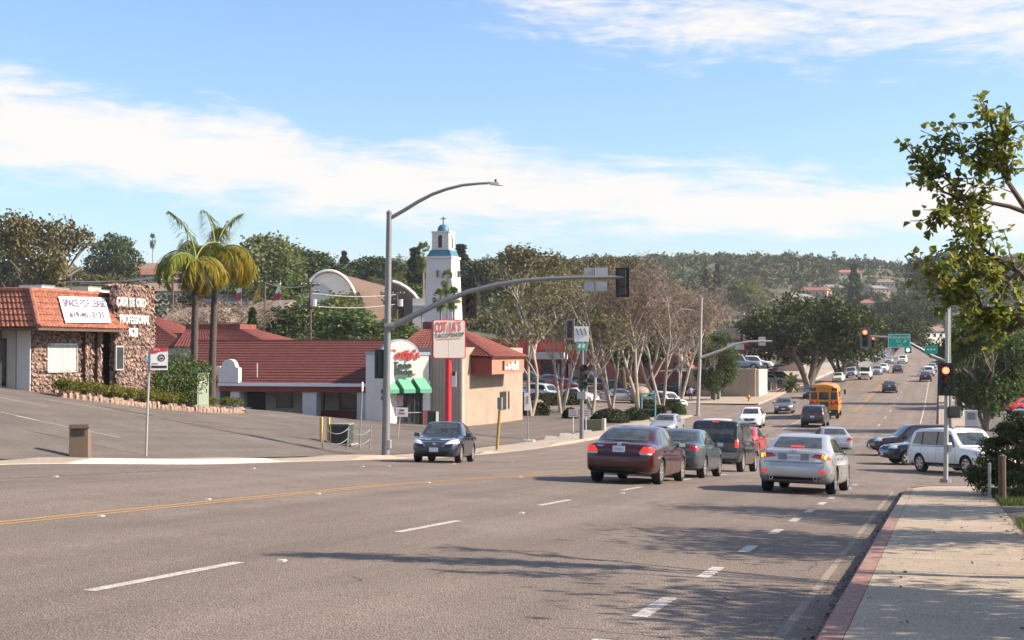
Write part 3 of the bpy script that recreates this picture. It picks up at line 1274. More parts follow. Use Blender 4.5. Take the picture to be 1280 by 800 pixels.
def base_spec(L, W, H, kind, **kw):
    h = H
    if kind == 'sedan':
        top = [(0, .74), (.008, .93), (.02, 1.00), (.06, 1.035), (.135, 1.06), (.20, 1.22), (.28, 1.375), (.345, 1.435), (.42, h), (.52, h - .01), (.56, h - .05), (.64, 1.22), (.715, 1.0), (.76, .965), (.86, .90), (.94, .80), (.985, .68), (1, .56)]
        bot = [(0, .40), (.03, .30), (.12, .24), (.5, .19), (.88, .21), (.97, .24), (1, .32)]
        wid = [(0, .80), (.012, .87), (.04, .93), (.12, .975), (.25, 1), (.70, 1), (.84, .975), (.93, .92), (.975, .83), (1, .68)]
        belt = [(0, .95), (.14, .955), (.4, .945), (.7, .90), (.9, .80), (1, .6)]
        d = dict(top=top, bot=bot, wid=wid, belt=belt, roofw=.70, wr=.325, axles=(-L * .5 + 1.08, L * .5 - .98 - (L - 4.75) * .3))
        yy = lambda t: (t - .5) * L
        d['glass'] = dict(front=[(-.60, 1.03), (.60, 1.03), (.50, h - .085), (-.50, h - .085)], rear=[(-.585, 1.085), (.585, 1.085), (.50, h - .095), (-.50, h - .095)],
                          side=[[(yy(.225), 1.0), (yy(.415), .985), (yy(.415), h - .11), (yy(.335), h - .135)], [(yy(.435), .985), (yy(.665), .965), (yy(.575), h - .125), (yy(.435), h - .105)]])
        d['doors'] = [(yy(.425), .28, .96), (yy(.69), .28, .92), (yy(.245), .62, .96)]
        d['handles'] = [(yy(.29), .84), (yy(.46), .83)]
        d['tail'] = [('taillight', [(.48, .80), (.80, .80), (.80, .96), (.56, .95)], TAIL)]
        d['tail_side'] = [[(yy(.012), .80), (yy(.05), .81), (yy(.05), .88), (yy(.012), .89)]]
        d['head'] = [[(.42, .60), (.74, .64), (.74, .78), (.44, .70)]]
        d['head_side'] = [[(yy(.90), .66), (yy(.965), .62), (yy(.965), .72), (yy(.90), .79)]]
        d['mirror'] = (yy(.635), 1.0)
        d['panels'] = [('rear_valance', [(-.62, .33), (.62, .33), (.70, .44), (-.70, .44)], 'Y', -1, BLACK, .005),
                       ('trunk_gap', [(-.74, .742), (.74, .742), (.74, .752), (-.74, .752)], 'Y', -1, SEAM, .004),
                       ('grille', [(-.40, .54), (.40, .54), (.44, .68), (-.44, .68)], 'Y', 1, BLACK, .006),
                       ('lower_grille', [(-.52, .34), (.52, .34), (.48, .44), (-.48, .44)], 'Y', 1, BLACK, .006)]
        d['plate_rear'] = (.86, 0)
        d['plate_front'] = (.47, 0)
    elif kind == 'suv':
        hb = 1.08 if h > 1.7 else 1.02
        top = [(0, .78), (.006, .98), (.014, hb), (.03, hb + .12), (.055, h - .22), (.085, h - .09), (.13, h - .035), (.3, h), (.5, h - .01), (.57, h - .055), (.65, hb + .27), (.725, hb + .02), (.77, hb - .01), (.87, hb - .05), (.945, hb - .13), (.985, .76), (1, .62)]
        bot = [(0, .46), (.03, .36), (.12, .30), (.5, .25), (.88, .27), (.97, .30), (1, .40)]
        wid = [(0, .86), (.012, .92), (.04, .955), (.12, .985), (.25, 1), (.72, 1), (.86, .975), (.94, .92), (.98, .84), (1, .72)]
        belt = [(0, hb - .03), (.14, hb - .01), (.4, hb - .02), (.7, hb - .05), (.9, hb - .15), (1, .65)]
        d = dict(top=top, bot=bot, wid=wid, belt=belt, roofw=.80, wr=.365, axles=(-L * .5 + .98, L * .5 - .92))
        yy = lambda t: (t - .5) * L
        d['glass'] = dict(front=[(-.66, hb + .05), (.66, hb + .05), (.58, h - .10), (-.58, h - .10)], rear=[(-.60, hb + .07), (.60, hb + .07), (.53, h - .17), (-.53, h - .17)],
                          side=[[(yy(.085), hb + .06), (yy(.215), hb + .03), (yy(.215), h - .15), (yy(.125), h - .17)], [(yy(.235), hb + .03), (yy(.42), hb + .02), (yy(.42), h - .135), (yy(.235), h - .14)], [(yy(.44), hb + .02), (yy(.675), hb + .0), (yy(.585), h - .15), (yy(.44), h - .135)]])
        d['doors'] = [(yy(.43), .36, hb), (yy(.69), .36, hb - .03), (yy(.225), .7, hb)]
        d['handles'] = [(yy(.29), hb - .13), (yy(.47), hb - .14)]
        d['tail'] = [('taillight', [(.62, .86), (.84, .86), (.84, hb + .16), (.66, hb + .16)], TAIL)]
        d['tail_side'] = [[(yy(.012), .88), (yy(.04), .90), (yy(.045), hb + .1), (yy(.02), hb + .12)]]
        d['head'] = [[(.46, .78), (.76, .80), (.76, .94), (.46, .90)]]
        d['head_side'] = [[(yy(.91), .80), (yy(.965), .78), (yy(.965), .90), (yy(.91), .94)]]
        d['mirror'] = (yy(.645), hb + .08)
        d['panels'] = [('rear_bumper_trim', [(-.70, .42), (.70, .42), (.76, .60), (-.76, .60)], 'Y', -1, BLACK, .006),
                       ('grille', [(-.44, .70), (.44, .70), (.44, .92), (-.44, .92)], 'Y', 1, BLACK, .006),
                       ('lower_grille', [(-.6, .42), (.6, .42), (.55, .56), (-.55, .56)], 'Y', 1, BLACK, .006)]
        d['plate_rear'] = (.82, 0)
        d['plate_front'] = (.52, 0)
        d['spokes'] = 6
        d['ww'] = .24
    elif kind == 'pickup':
        top = [(0, .80), (.004, 1.05), (.02, 1.09), (.30, 1.10), (.325, 1.14), (.345, h - .16), (.375, h - .05), (.44, h), (.53, h - .02), (.57, h - .06), (.665, 1.18), (.70, 1.13), (.78, 1.11), (.90, 1.08), (.965, 1.0), (.99, .85), (1, .68)]
        bot = [(0, .52), (.03, .46), (.12, .40), (.5, .34), (.88, .36), (.97, .38), (1, .46)]
        wid = [(0, .93), (.012, .97), (.04, .985), (.12, .99), (.25, 1), (.72, 1), (.86, .985), (.94, .95), (.98, .90), (1, .80)]
        belt = [(0, 1.06), (.3, 1.07), (.7, 1.06), (.9, .95), (1, .7)]
        d = dict(top=top, bot=bot, wid=wid, belt=belt, roofw=.80, wr=.39, axles=(-L * .5 + 1.15, L * .5 - .98))
        yy = lambda t: (t - .5) * L
        d['glass'] = dict(front=[(-.70, 1.20), (.70, 1.20), (.62, h - .11), (-.62, h - .11)], rear=[(-.62, 1.22), (.62, 1.22), (.58, h - .14), (-.58, h - .14)],
                          side=[[(yy(.365), 1.12), (yy(.465), 1.12), (yy(.465), h - .14), (yy(.38), h - .15)], [(yy(.48), 1.12), (yy(.64), 1.12), (yy(.575), h - .15), (yy(.48), h - .14)]])
        d['doors'] = [(yy(.472), .42, 1.07), (yy(.655), .42, 1.06), (yy(.345), .42, 1.07)]
        d['handles'] = [(yy(.50), .98), (yy(.39), .98)]
        d['tail'] = [('taillight', [(.76, .78), (.90, .78), (.90, 1.04), (.76, 1.04)], TAIL)]
        d['head'] = [[(.56, .78), (.84, .78), (.84, .96), (.56, .96)]]
        d['mirror'] = (yy(.63), 1.25)
        d['panels'] = [('grille', [(-.52, .70), (.52, .70), (.52, .98), (-.52, .98)], 'Y', 1, CHROME, .008), ('front_bumper', [(-.85, .46), (.85, .46), (.85, .62), (-.85, .62)], 'Y', 1, CHROME, .015),
                       ('rear_bumper', [(-.85, .50), (.85, .50), (.85, .66), (-.85, .66)], 'Y', -1, CHROME, .015)]
        d['plate_rear'] = (.58, 0)
        d['spokes'] = 6
        d['ww'] = .26
    d.update(L=L, W=W, H=H)
    d.update(kw)
    return d
# ------------------------------------------------------------------ prototypes
yyA = lambda t: (t - .5) * 4.93
SED_A = base_spec(4.93, 1.85, 1.475, 'sedan')           # big sedan with triangular rear lamps
SED_A['tail'] = [('taillight', [(.52, .80), (.83, .80), (.83, .94), (.62, .95)], TAIL), ('reverse_light', [(.55, .745), (.82, .75), (.83, .795), (.53, .795)], mat('reverse_lens', (.45, .42, .42), .2, coat=.5))]
SED_A['tail_side'] = [[(yyA(.012), .79), (yyA(.055), .82), (yyA(.05), .89), (yyA(.012), .89)]]
SED_A['panels'] = SED_A['panels'] + [('badge', [(-.055, .955), (.055, .955), (.055, 1.035), (-.055, 1.035)], 'Y', -1, CHROME, .01), ('badge', [(-.56, .925), (-.40, .925), (-.40, .955), (-.56, .955)], 'Y', -1, CHROME, .008)]
SED_A['plate_rear'] = (.875, 0)
yyB = lambda t: (t - .5) * 4.6
SED_B = base_spec(4.60, 1.80, 1.43, 'sedan')            # compact silver sedan with long red lamps
SED_B['top'] = [(0, .70), (.008, .92), (.02, 1.02), (.05, 1.05), (.12, 1.06), (.19, 1.22), (.27, 1.35), (.35, 1.405), (.43, 1.43), (.53, 1.42), (.57, 1.385), (.65, 1.19), (.72, 1.0), (.77, .965), (.86, .90), (.94, .80), (.985, .68), (1, .56)]
SED_B['tail'] = [('taillight', [(.40, .875), (.79, .82), (.80, .94), (.50, .955)], TAIL), ('turn_light', [(.66, .85), (.76, .84), (.765, .93), (.665, .94)], AMBER), ('fog_light', [(.60, .50), (.74, .51), (.74, .575), (.60, .565)], TAIL)]
SED_B['tail_side'] = [[(yyB(.012), .82), (yyB(.05), .83), (yyB(.05), .89), (yyB(.012), .89)]]
GREYP = mat('shadow_grey_panel', (.20, .20, .22), .4)
SED_B['panels'] = [('plate_recess', [(-.36, .80), (.36, .80), (.37, .955), (-.37, .955)], 'Y', -1, GREYP, .004), ('trunk_gap', [(-.70, .742), (.70, .742), (.70, .754), (-.70, .754)], 'Y', -1, SEAM, .004), ('rear_valance', [(-.58, .335), (.58, .335), (.62, .40), (-.62, .40)], 'Y', -1, BLACK, .005), ('badge', [(-.06, .975), (.06, .975), (.06, 1.03), (-.06, 1.03)], 'Y', -1, CHROME, .009),
                   ('badge', [(.50, .79), (.64, .79), (.64, .81), (.50, .81)], 'Y', -1, CHROME, .009), ('high_brake_light', [(-.16, 1.085), (.16, 1.085), (.16, 1.12), (-.16, 1.12)], 'Y', -1, TAILON, .016), ('grille', [(-.40, .54), (.40, .54), (.44, .68), (-.44, .68)], 'Y', 1, BLACK, .006)]
ebs = []
for sx in (-1, 1):
    eb = MB()
    ebs.append(eb)
    eb.lathe([(.03, -2.16), (.045, -2.16), (.045, -2.30), (.036, -2.30), (.03, -2.16)], 12, 'Y', (sx * .52, 0, .37))
SED_B['extra'] = [('exhaust_tip', e_, CHROME) for e_ in ebs]
SED_C = base_spec(4.62, 1.76, 1.495, 'sedan')           # small sedan seen from the front
yyC = lambda t: (t - .5) * 4.62
SED_C['head'] = [[(.40, .66), (.78, .70), (.78, .86), (.52, .78)]]
SED_C['head_side'] = [[(yyC(.88), .72), (yyC(.965), .66), (yyC(.965), .80), (yyC(.88), .87)]]
SED_C['panels'] = [('grille', [(-.30, .56), (.30, .56), (.42, .74), (-.42, .74)], 'Y', 1, mat('grille_mesh', (.05, .05, .055), .35, .3), .006), ('grille_trim', [(-.46, .74), (.46, .74), (.46, .757), (-.46, .757)], 'Y', 1, CHROME, .010), ('grille_trim', [(.30, .55), (.33, .55), (.46, .74), (.42, .74)], 'Y', 1, CHROME, .012), ('grille_trim', [(-.30, .55), (-.33, .55), (-.46, .74), (-.42, .74)], 'Y', 1, CHROME, .012),
                   ('badge', [(-.06, .63), (.06, .63), (.06, .70), (-.06, .70)], 'Y', 1, CHROME, .016), ('lower_grille', [(-.55, .32), (.55, .32), (.50, .42), (-.50, .42)], 'Y', 1, BLACK, .006), ('rear_valance', [(-.62, .33), (.62, .33), (.70, .44), (-.70, .44)], 'Y', -1, BLACK, .005)]
SED_C['spokes'] = 8
SED_D = base_spec(4.70, 1.80, 1.45, 'sedan')            # plain sedan
SUV_A = base_spec(5.02, 1.98, 1.78, 'suv')              # large three row
ras = []
for sx in (-1, 1):
    ra = MB()
    ras.append(ra)
    ra.tube([(sx * .68, -1.5, 1.765), (sx * .68, -1.3, 1.82), (sx * .68, .25, 1.82), (sx * .68, .45, 1.75)], .018, 6)
SUV_A['extra'] = [('roof_rail', e_, BLACK) for e_ in ras]
SUV_A['panels'] = SUV_A['panels'] + [('sill_trim', [(-2.2, .30), (2.1, .30), (2.1, .42), (-2.2, .42)], 'X', -1, BLACK, .006), ('sill_trim', [(-2.2, .30), (2.1, .30), (2.1, .42), (-2.2, .42)], 'X', 1, BLACK, .006)]
SUV_B = base_spec(4.65, 1.84, 1.67, 'suv')              # crossover
SUV_B['wr'] = .355
BX = base_spec(5.2, 2.0, 1.94, 'suv')                   # old boxy truck based wagon
BX['top'] = [(0, .80), (.004, 1.05), (.01, 1.16), (.02, 1.30), (.038, 1.74), (.055, 1.86), (.09, 1.91), (.3, 1.94), (.55, 1.93), (.60, 1.87), (.69, 1.30), (.71, 1.17), (.77, 1.14), (.90, 1.08), (.965, 1.0), (.99, .85), (1, .68)]
BX['belt'] = [(0, 1.12), (.3, 1.12), (.7, 1.10), (.9, .98), (1, .7)]
BX['roofw'] = .86
BX['wr'] = .39
BX['tail'] = [('taillight', [(.78, .90), (.90, .90), (.89, 1.20), (.78, 1.20)], TAIL)]
BX['tail_side'] = []
BX['glass'] = dict(front=[(-.72, 1.24), (.72, 1.24), (.64, 1.80), (-.64, 1.80)], rear=[(-.74, 1.22), (.74, 1.22), (.68, 1.78), (-.68, 1.78)],
                   side=[[(-2.35, 1.20), (-1.45, 1.18), (-1.45, 1.78), (-2.28, 1.76)], [(-1.38, 1.18), (-.45, 1.17), (-.45, 1.79), (-1.38, 1.78)], [(-.38, 1.17), (.86, 1.17), (.45, 1.78), (-.38, 1.79)]])
BX['panels'] = [('rear_bumper', [(-.86, .50), (.86, .50), (.88, .72), (-.88, .72)], 'Y', -1, mat('bumper_grey', (.22, .21, .20), .5), .02), ('grille', [(-.5, .70), (.5, .70), (.5, .98), (-.5, .98)], 'Y', 1, CHROME, .008), ('high_brake_light', [(-.13, 1.83), (.13, 1.83), (.13, 1.86), (-.13, 1.86)], 'Y', -1, TAILON, .012)]
BX['doors'] = [(-.415, .4, 1.13), (.94, .4, 1.1), (-1.415, .5, 1.13)]
BX['handles'] = [(-.25, 1.02), (-1.25, 1.02)]
PICK = base_spec(5.6, 2.0, 1.92, 'pickup')
CARS = {k: make_car(k, s) for k, s in dict(sedA=SED_A, sedB=SED_B, sedC=SED_C, sedD=SED_D, suvA=SUV_A, suvB=SUV_B, box=BX, pick=PICK).items()}

PM = dict(maroon=paint('deep_maroon', (.050, .006, .009), .3, .22), silver=paint('silver', (.44, .44, .45), .55, .3), slate=paint('slate_green', (.055, .075, .085), .45, .28), black=paint('black', (.012, .012, .014), .1, .22),
          navy=paint('black_blue', (.012, .016, .030), .25, .22), white=paint('white', (.74, .74, .73), 0, .3), red=paint('bright_red', (.42, .02, .02), .1, .28), grey=paint('grey', (.14, .145, .15), .5, .3), charcoal=paint('charcoal', (.045, .047, .05), .45, .3),
          brown=paint('wine_brown', (.055, .022, .022), .4, .25), blue=paint('pale_blue', (.30, .38, .45), .4, .3), dblue=paint('dark_blue', (.03, .05, .11), .35, .28), beige=paint('champagne', (.42, .37, .30), .5, .3))


def car_at(key, label, px, py, deg, pm, anchor='rear', zf=surf, **kw):
    """anchor: the axle whose ground contact shows at the given place of the photograph"""
    pr = CARS[key]
    a = {'rear': pr['spec']['axles'][0], 'front': pr['spec']['axles'][1], 'mid': 0}[anchor]
    p = px if isinstance(px, Vector) else G(px, py, zf)
    h = R(deg)
    x, y = p.x - math.sin(h) * a, p.y - math.cos(h) * a
    return place_car(pr, label, (x, y, zf(x, y)), h, PM[pm], over=zf, **kw)


car_at('sedA', 'deep maroon sedan with lit corner lamps, just behind the slate grey sedan', 784, 603.5, 1, 'maroon', plate='6EZL421', lit=('taillight',))
car_at('sedB', 'silver compact sedan with amber turn signal and long red lamps in the kerb lane', 999, 615.5, 3, 'silver', plate='6WDY787', lit=('fog_light',))
car_at('sedD', 'slate grey sedan between the maroon sedan and the black boxy wagon', 845, 596, 1, 'slate', plate='7', lit=())
car_at('box', 'black boxy sport utility wagon with grey bumper behind a red sedan', 897, 589, 1, 'black', lit=('taillight',))
car_at('sedC', 'red and black sedan just ahead of the black boxy wagon', 928, 570, 1, 'red')
car_at('suvB', 'white sport utility car ahead of the black boxy wagon, mostly hidden', 893, 560, 1, 'white')
car_at('sedD', 'pale silver sedan with its left flank showing beyond the silver compact sedan', 1043, 568, -12, 'silver')
car_at('suvB', 'dark grey hatchback with red lamps close behind the school bus', 1017, 534, 1, 'charcoal', lit=('high_brake_light',))
car_at('sedC', 'black sedan with chrome grille driving toward the luminaire pole, by the taco shop entrance', PD(548, 440, 51.5), 0, 171, 'navy', anchor='front')
car_at('sedC', 'white sedan facing the junction, oncoming beside the dark hatchback', 938, 535, 178, 'white', anchor='front')
car_at('sedD', 'dark grey sedan oncoming, to the side of the school bus', 980, 517, 177, 'grey', anchor='front')
car_at('sedD', 'silver wagon roofed car oncoming behind the slate sedan, by the signal post', PD(829, 440, 95), 0, 180, 'silver', anchor='front')
car_at('sedD', 'small dark sedan driving away alone in the middle of the far road', 1112, 491, 0, 'charcoal')
car_at('suvA', 'white sport utility vehicle with black sills turning behind the kerb signal post', on(1176, 62), 0, 146, 'white', anchor='rear', parts=True, scale=1.07)
car_at('suvB', 'black sport utility vehicle nosing out just behind the white one', on(1126, 68), 0, -112, 'navy', anchor='front')
car_at('suvB', 'dark wine sport utility vehicle farthest back of the three turning from the cross street', on(1108, 76), 0, -108, 'brown', anchor='front')
zright = lambda X, Y: road_z(0, Y) + .08 + .02 * (X - 2.5)
car_at('sedC', 'silver car facing out of the right hand lot beside the juniper', PD(1276, 440, 100), 0, 186, 'silver', anchor='front', zf=zright)
car_at('sedD', 'red car parked in the right hand lot under the broad tree', PD(1283, 440, 128), 0, 60, 'red', anchor='mid', zf=zright)
# far traffic
FAR = [('sedD', 'small white sedan, first of the oncoming row beside the big fig tree', 1048, 478, 180, 'white', 'front'), ('suvB', 'small silver crossover oncoming between white sedan and pickup', 1064.5, 472, 180, 'silver', 'front'), ('pick', 'white pickup truck with chrome grille in the oncoming row', 1081, 474.5, 180, 'white', 'front'),
       ('sedC', 'pale silver sedan oncoming just behind the pickup', 1096, 468.5, 180, 'silver', 'front'), ('sedD', 'last white sedan of the oncoming row behind the pickup', 1104, 465, 180, 'white', 'front'), ('sedD', 'dark car driving away beside the oncoming row', 1122, 466.5, 0, 'charcoal', 'rear'),
       ('suvA', 'white sport utility vehicle oncoming in the distance near the green sign', 1128, 454.5, 180, 'white', 'front'), ('sedC', 'bluish car oncoming in the smoky distance', 1111, 454.5, 180, 'blue', 'front'), ('sedD', 'tiny white car farthest back in the smoke', 1099, 449, 180, 'white', 'front'),
       ('sedD', 'maroon car at the tail of the queue in the far kerb lane', 1157, 477, 0, 'maroon', 'rear'), ('suvB', 'white crossover second in the far kerb lane queue', 1160.5, 470.5, 0, 'white', 'rear'), ('sedC', 'silver car third in the far kerb lane queue', 1165, 465, 0, 'silver', 'rear'), ('sedD', 'pale car at the head of the far kerb lane queue', 1168, 460.5, 0, 'beige', 'rear')]
for k, lb, px, py, dg, pm, an in FAR:
    car_at(k, lb, px, py, dg, pm, an, parts=False)
for i, (px, D, dg, pm, lb) in enumerate(((1136, 560, 180, 'white', 'tiny white car far up the hill road'), (1146, 590, 0, 'silver', 'tiny silver car at the top of the hill road'), (1155, 575, 0, 'red', 'tiny red car at the top of the hill road'), (1163, 540, 0, 'white', 'tiny white car driving up the far kerb lane'))):
    car_at('sedD', lb, on(px, D), 0, dg, pm, 'mid', parts=False)
car_at('sedD', 'dark car oncoming partly hidden behind the school bus roof', PD(1013, 440, 165), 0, 178, 'charcoal', 'front', parts=False)
car_at('suvB', 'white car oncoming just beyond the school bus', PD(1036, 440, 162), 0, 178, 'white', 'front', parts=False)

# parked cars beyond the taco shop
ZF = lambda X, Y: surf(X, Y) + .02
PARK = [('suvB', 'white sport utility car parked behind the hedge near the pale twin trunk', 682, 150, 118, 'white'), ('suvA', 'dark blue van backed up against the taco shop end wall', 641, 146, 95, 'dblue'), ('sedD', 'bright red car parked before the red front store', 707, 165, 100, 'red'), ('sedC', 'white sedan low behind the hedge beside the lamp post', 722, 148, 112, 'white'),
        ('sedD', 'grey sedan parked before the store entrance', 690, 172, 80, 'grey'), ('sedD', 'silver sedan parked at the foot of the leaning white trunk', 777, 150, 70, 'silver'), ('sedC', 'dark sedan with red lamp behind the silver parked sedan', 768, 166, 75, 'charcoal'), ('sedD', 'black car parked behind the boulder', 803, 156, 100, 'black'),
        ('suvB', 'white hatchback nose down by the teal rails', 833, 142, 128, 'white'), ('sedD', 'black sedan parked behind the walking person', 846, 170, 88, 'black'), ('suvB', 'pale blue crossover parked beside the tan retaining wall', 871, 172, 75, 'blue'), ('sedD', 'dark green sedan at the back row of the store lot', 660, 178, 85, 'slate'), ('suvB', 'dark crossover in the back row by the store windows', 735, 180, 92, 'charcoal')]
for k, lb, px, D, dg, pm in PARK:
    car_at(k, lb, on(px, D), 0, dg, pm, 'mid', zf=ZF, parts=False, group=None)


# ------------------------------------------------------------------ school bus
def school_bus(loc, heading):
    YB = mat('school_bus_yellow', (.60, .235, .012), .35, coat=.4, var=.06, vscale=2)
    t = thing('school_bus', 'yellow school bus with black rub rails waiting ahead of the dark hatchback', 'bus', loc, -heading)
    Ln, W, H = 9.5, 2.42, 2.98
    prof = [(W / 2 - .02, .55), (W / 2, .75), (W / 2, 1.2), (W / 2 - .01, 1.9), (W / 2 - .05, 2.35), (W / 2 - .18, 2.66), (W / 2 - .42, 2.86), (W / 2 - .8, 2.96), (0, 2.99)]
    ring = [(x, z) for x, z in prof] + [(-x, z) for x, z in prof[-2::-1]]
    b = MB()
    n = len(ring)
    ysx = [(-Ln / 2, .965), (-Ln / 2 + .06, .99), (-Ln / 2 + .2, 1), (Ln / 2 - 2.0, 1), (Ln / 2 - 1.7, .97)]
    vs = []
    for y, k in ysx:
        vs += [(x * k, y, .55 + (z - .55) * (k if z > 1 else 1)) for x, z in ring]
    fs = []
    for i in range(len(ysx) - 1):
        for k in range(n - 1):
            fs.append((i * n + k, i * n + k + 1, (i + 1) * n + k + 1, (i + 1) * n + k))
        fs.append((i * n + n - 1, i * n, (i + 1) * n, (i + 1) * n + n - 1))
    fs.append(tuple(range(n)))
    fs.append(tuple(range((len(ysx) - 1) * n, len(ysx) * n))[::-1])
    b.add(vs, fs)
    b.build('body', YB, t, True)
    hb = MB()
    hb.box((0, Ln / 2 - .95, 1.05), (1.9, 1.6, .85), None, 0, .92)
    hb.build('hood', YB, t)
    y = -Ln / 2
    g = MB().box((0, y - .005, 1.98), (.78, .03, .62))
    g.build('rear_door_window', GLASS, t)
    g = MB().box((0, y - .005, 1.28), (.70, .03, .38))
    g.build('rear_door_window', GLASS, t)
    for sx in (-1, 1):
        MB().box((sx * .80, y - .005, 1.98), (.48, .03, .60)).build('rear_window', GLASS, t)
        MB().box((sx * .44, y - .015, 1.65), (.05, .04, 1.9)).build('door_frame_post', YB, t)
        MB().box((sx * .86, y - .012, 1.38), (.66, .03, .30)).build('lamp_panel', mat('lamp_panel_red', (.35, .05, .02), .4), t)
        q = MB().lathe([(.001, -.03), (.085, -.028), (.09, 0)], 14, 'Y', (sx * .76, y - .02, 1.48))
        q.build('brake_light', TAILON, t)
        q = MB().lathe([(.001, -.03), (.085, -.028), (.09, 0)], 14, 'Y', (sx * .98, y - .02, 1.20))
        q.build('brake_light', TAILON, t)
        q = MB().lathe([(.001, -.03), (.10, -.028), (.105, 0)], 14, 'Y', (sx * .86, y - .02, 2.52))
        q.build('warning_light', TAIL, t)
        MB().box((sx * .86, y - .01, 2.52), (.44, .03, .26)).build('warning_panel', BLACK, t)
        for k in range(8):
            MB().box((sx * (W / 2 - .012), y + .9 + k * .78, 2.0), (.03, .62, .62), (0, sx * .05, 0)).build('side_window', GLASS, t)
        for z in (.72, 1.15, 1.6):
            MB().box((sx * (W / 2 + .006), -.9, z), (.03, Ln - 2.2, .06)).build('rub_rail', BLACK, t)
        for yy in (y + 2.2, Ln / 2 - .9):
            ty, ri = wheel_meshes(.48, .28, .55, 6, RIMD, 'bus')
            w = put('wheel', ty, t, (sx * 1.02, yy, .48))
            q = put('rim', ri, w)
            if sx < 0:
                q.rotation_euler = (0, 0, PI)
        mbm = MB().box((sx * (W / 2 + .28), Ln / 2 - 1.4, 2.1), (.18, .1, .4))
        mbm.tube([(sx * (W / 2 - .1), Ln / 2 - 1.7, 2.4), (sx * (W / 2 + .28), Ln / 2 - 1.4, 2.3)], .02, 6)
        mbm.build('wing_mirror', BLACK, t)
    MB().box((0, y - .06, .66), (2.34, .16, .30)).build('rear_bumper', BLACK, t)
    MB().box((0, y + 2, .5), (2.0, 5, .3)).build('chassis', BLACK, t)
    MB().box((0, y - .012, 2.56), (.96, .03, .2)).build('roof_sign_panel', YB, t)
    lettering('lettering', 'SCHOOL BUS', .15, BLACK, t, (0, y - .031, 2.56), FACE_MY, .002)
    return t


pb = G(1030, 523)
bh = R(-2)
school_bus((pb.x, pb.y + 2.55, road_z(pb.x, pb.y + 2.5)), bh)
# ================================================================== buildings
STONE = mat('rubble_stone', (.17, .105, .085), .9, col2=(.33, .235, .19), vscale=3.5, detail=7, bump=.6, bscale=9, speck=14)
MORTAR = mat('mortar', (.07, .05, .042), .95, var=.2, vscale=6)
TILE = mat('orange_roof_tile', (.19, .064, .038), .75, col2=(.28, .105, .062), vscale=2.2, detail=7, speck=9)
TILER = mat('red_roof_tile', (.125, .03, .024), .75, col2=(.20, .055, .04), vscale=2.0, detail=7, speck=9)
SHINGLE = mat('dark_red_shingle', (.085, .017, .015), .85, col2=(.13, .03, .026), vscale=1.5, detail=8, bump=.4, bscale=14, speck=14)
CREAM = mat('cream_stucco', (.46, .395, .315), .9, var=.06, vscale=1.2, bump=.15, bscale=30)
WHITEST = mat('white_stucco', (.60, .575, .54), .9, var=.05, vscale=1.4, bump=.15, bscale=30)
TANW = mat('tan_stucco', (.36, .28, .205), .9, var=.08, vscale=.9, bump=.15, bscale=25)
TANB = mat('taupe_boards', (.36, .29, .25), .85, var=.08, vscale=1.5)
MAROONP = mat('maroon_paint', (.20, .028, .022), .6, var=.1, vscale=2)
SALMON = mat('sunlit_salmon_stucco', (.36, .15, .10), .85, var=.08, vscale=1.0)
BLUEGREY = mat('blue_grey_cap', (.30, .34, .43), .7, var=.08, vscale=2)
WGLASS = mat('shop_glass', (.03, .035, .038), .06, spec=.8, var=.5, vscale=.8)
DFRAME = mat('dark_frame', (.025, .03, .03), .5)
ALU = mat('brushed_aluminium', (.50, .50, .50), .4, .6, var=.08, vscale=3)
GALV = mat('galvanised_steel', (.27, .275, .28), .5, .55, var=.12, vscale=3)
GUTW = mat('white_gutter', (.72, .73, .74), .5)
BLINDS = mat('vertical_blind', (.36, .41, .37), .7)
LETTERW = mat('white_letter', (.82, .80, .76), .5)
ROOFGREY = mat('flat_roof', (.32, .31, .30), .9, var=.1, vscale=.6)
PATINA = mat('dark_wood', (.09, .06, .045), .8, var=.2, vscale=4)


def tiled(mb, A, B, C, D, rib=.24, course=.38, amp=.035, sub=4):
    """pan-tiled slope: A,B along the eave, D,C along the top"""
    A, B, C, D = map(Vector, (A, B, C, D))
    nrm = (B - A).cross(D - A).normalized()
    if nrm.z < 0:
        nrm = -nrm
    lw = max((B - A).length, (C - D).length)
    lh = max((D - A).length, (C - B).length)
    nr = max(2, int(lw / rib))
    nc = max(2, int(lh / course))

    def fn(u, v):
        p = (A * (1 - u) + B * u) * (1 - v) + (D * (1 - u) + C * u) * v
        return p
    nu = nr * sub
    rows = []
    for j in range(nc):
        rows += [(j / nc + .0005, .05), ((j + 1) / nc - .0005, .012)]
    vs = []
    for v, lift in rows:
        for i in range(nu + 1):
            u = i / nu
            w = abs(math.sin(PI * u * nr))
            vs.append(fn(u, v) + nrm * (lift + amp * w))
    fs = [(r * (nu + 1) + i, r * (nu + 1) + i + 1, (r + 1) * (nu + 1) + i + 1, (r + 1) * (nu + 1) + i) for r in range(len(rows) - 1) for i in range(nu)]
    mb.add(vs, fs)
    mb.add([A, B, C, D], [(0, 1, 2, 3)])
    return mb


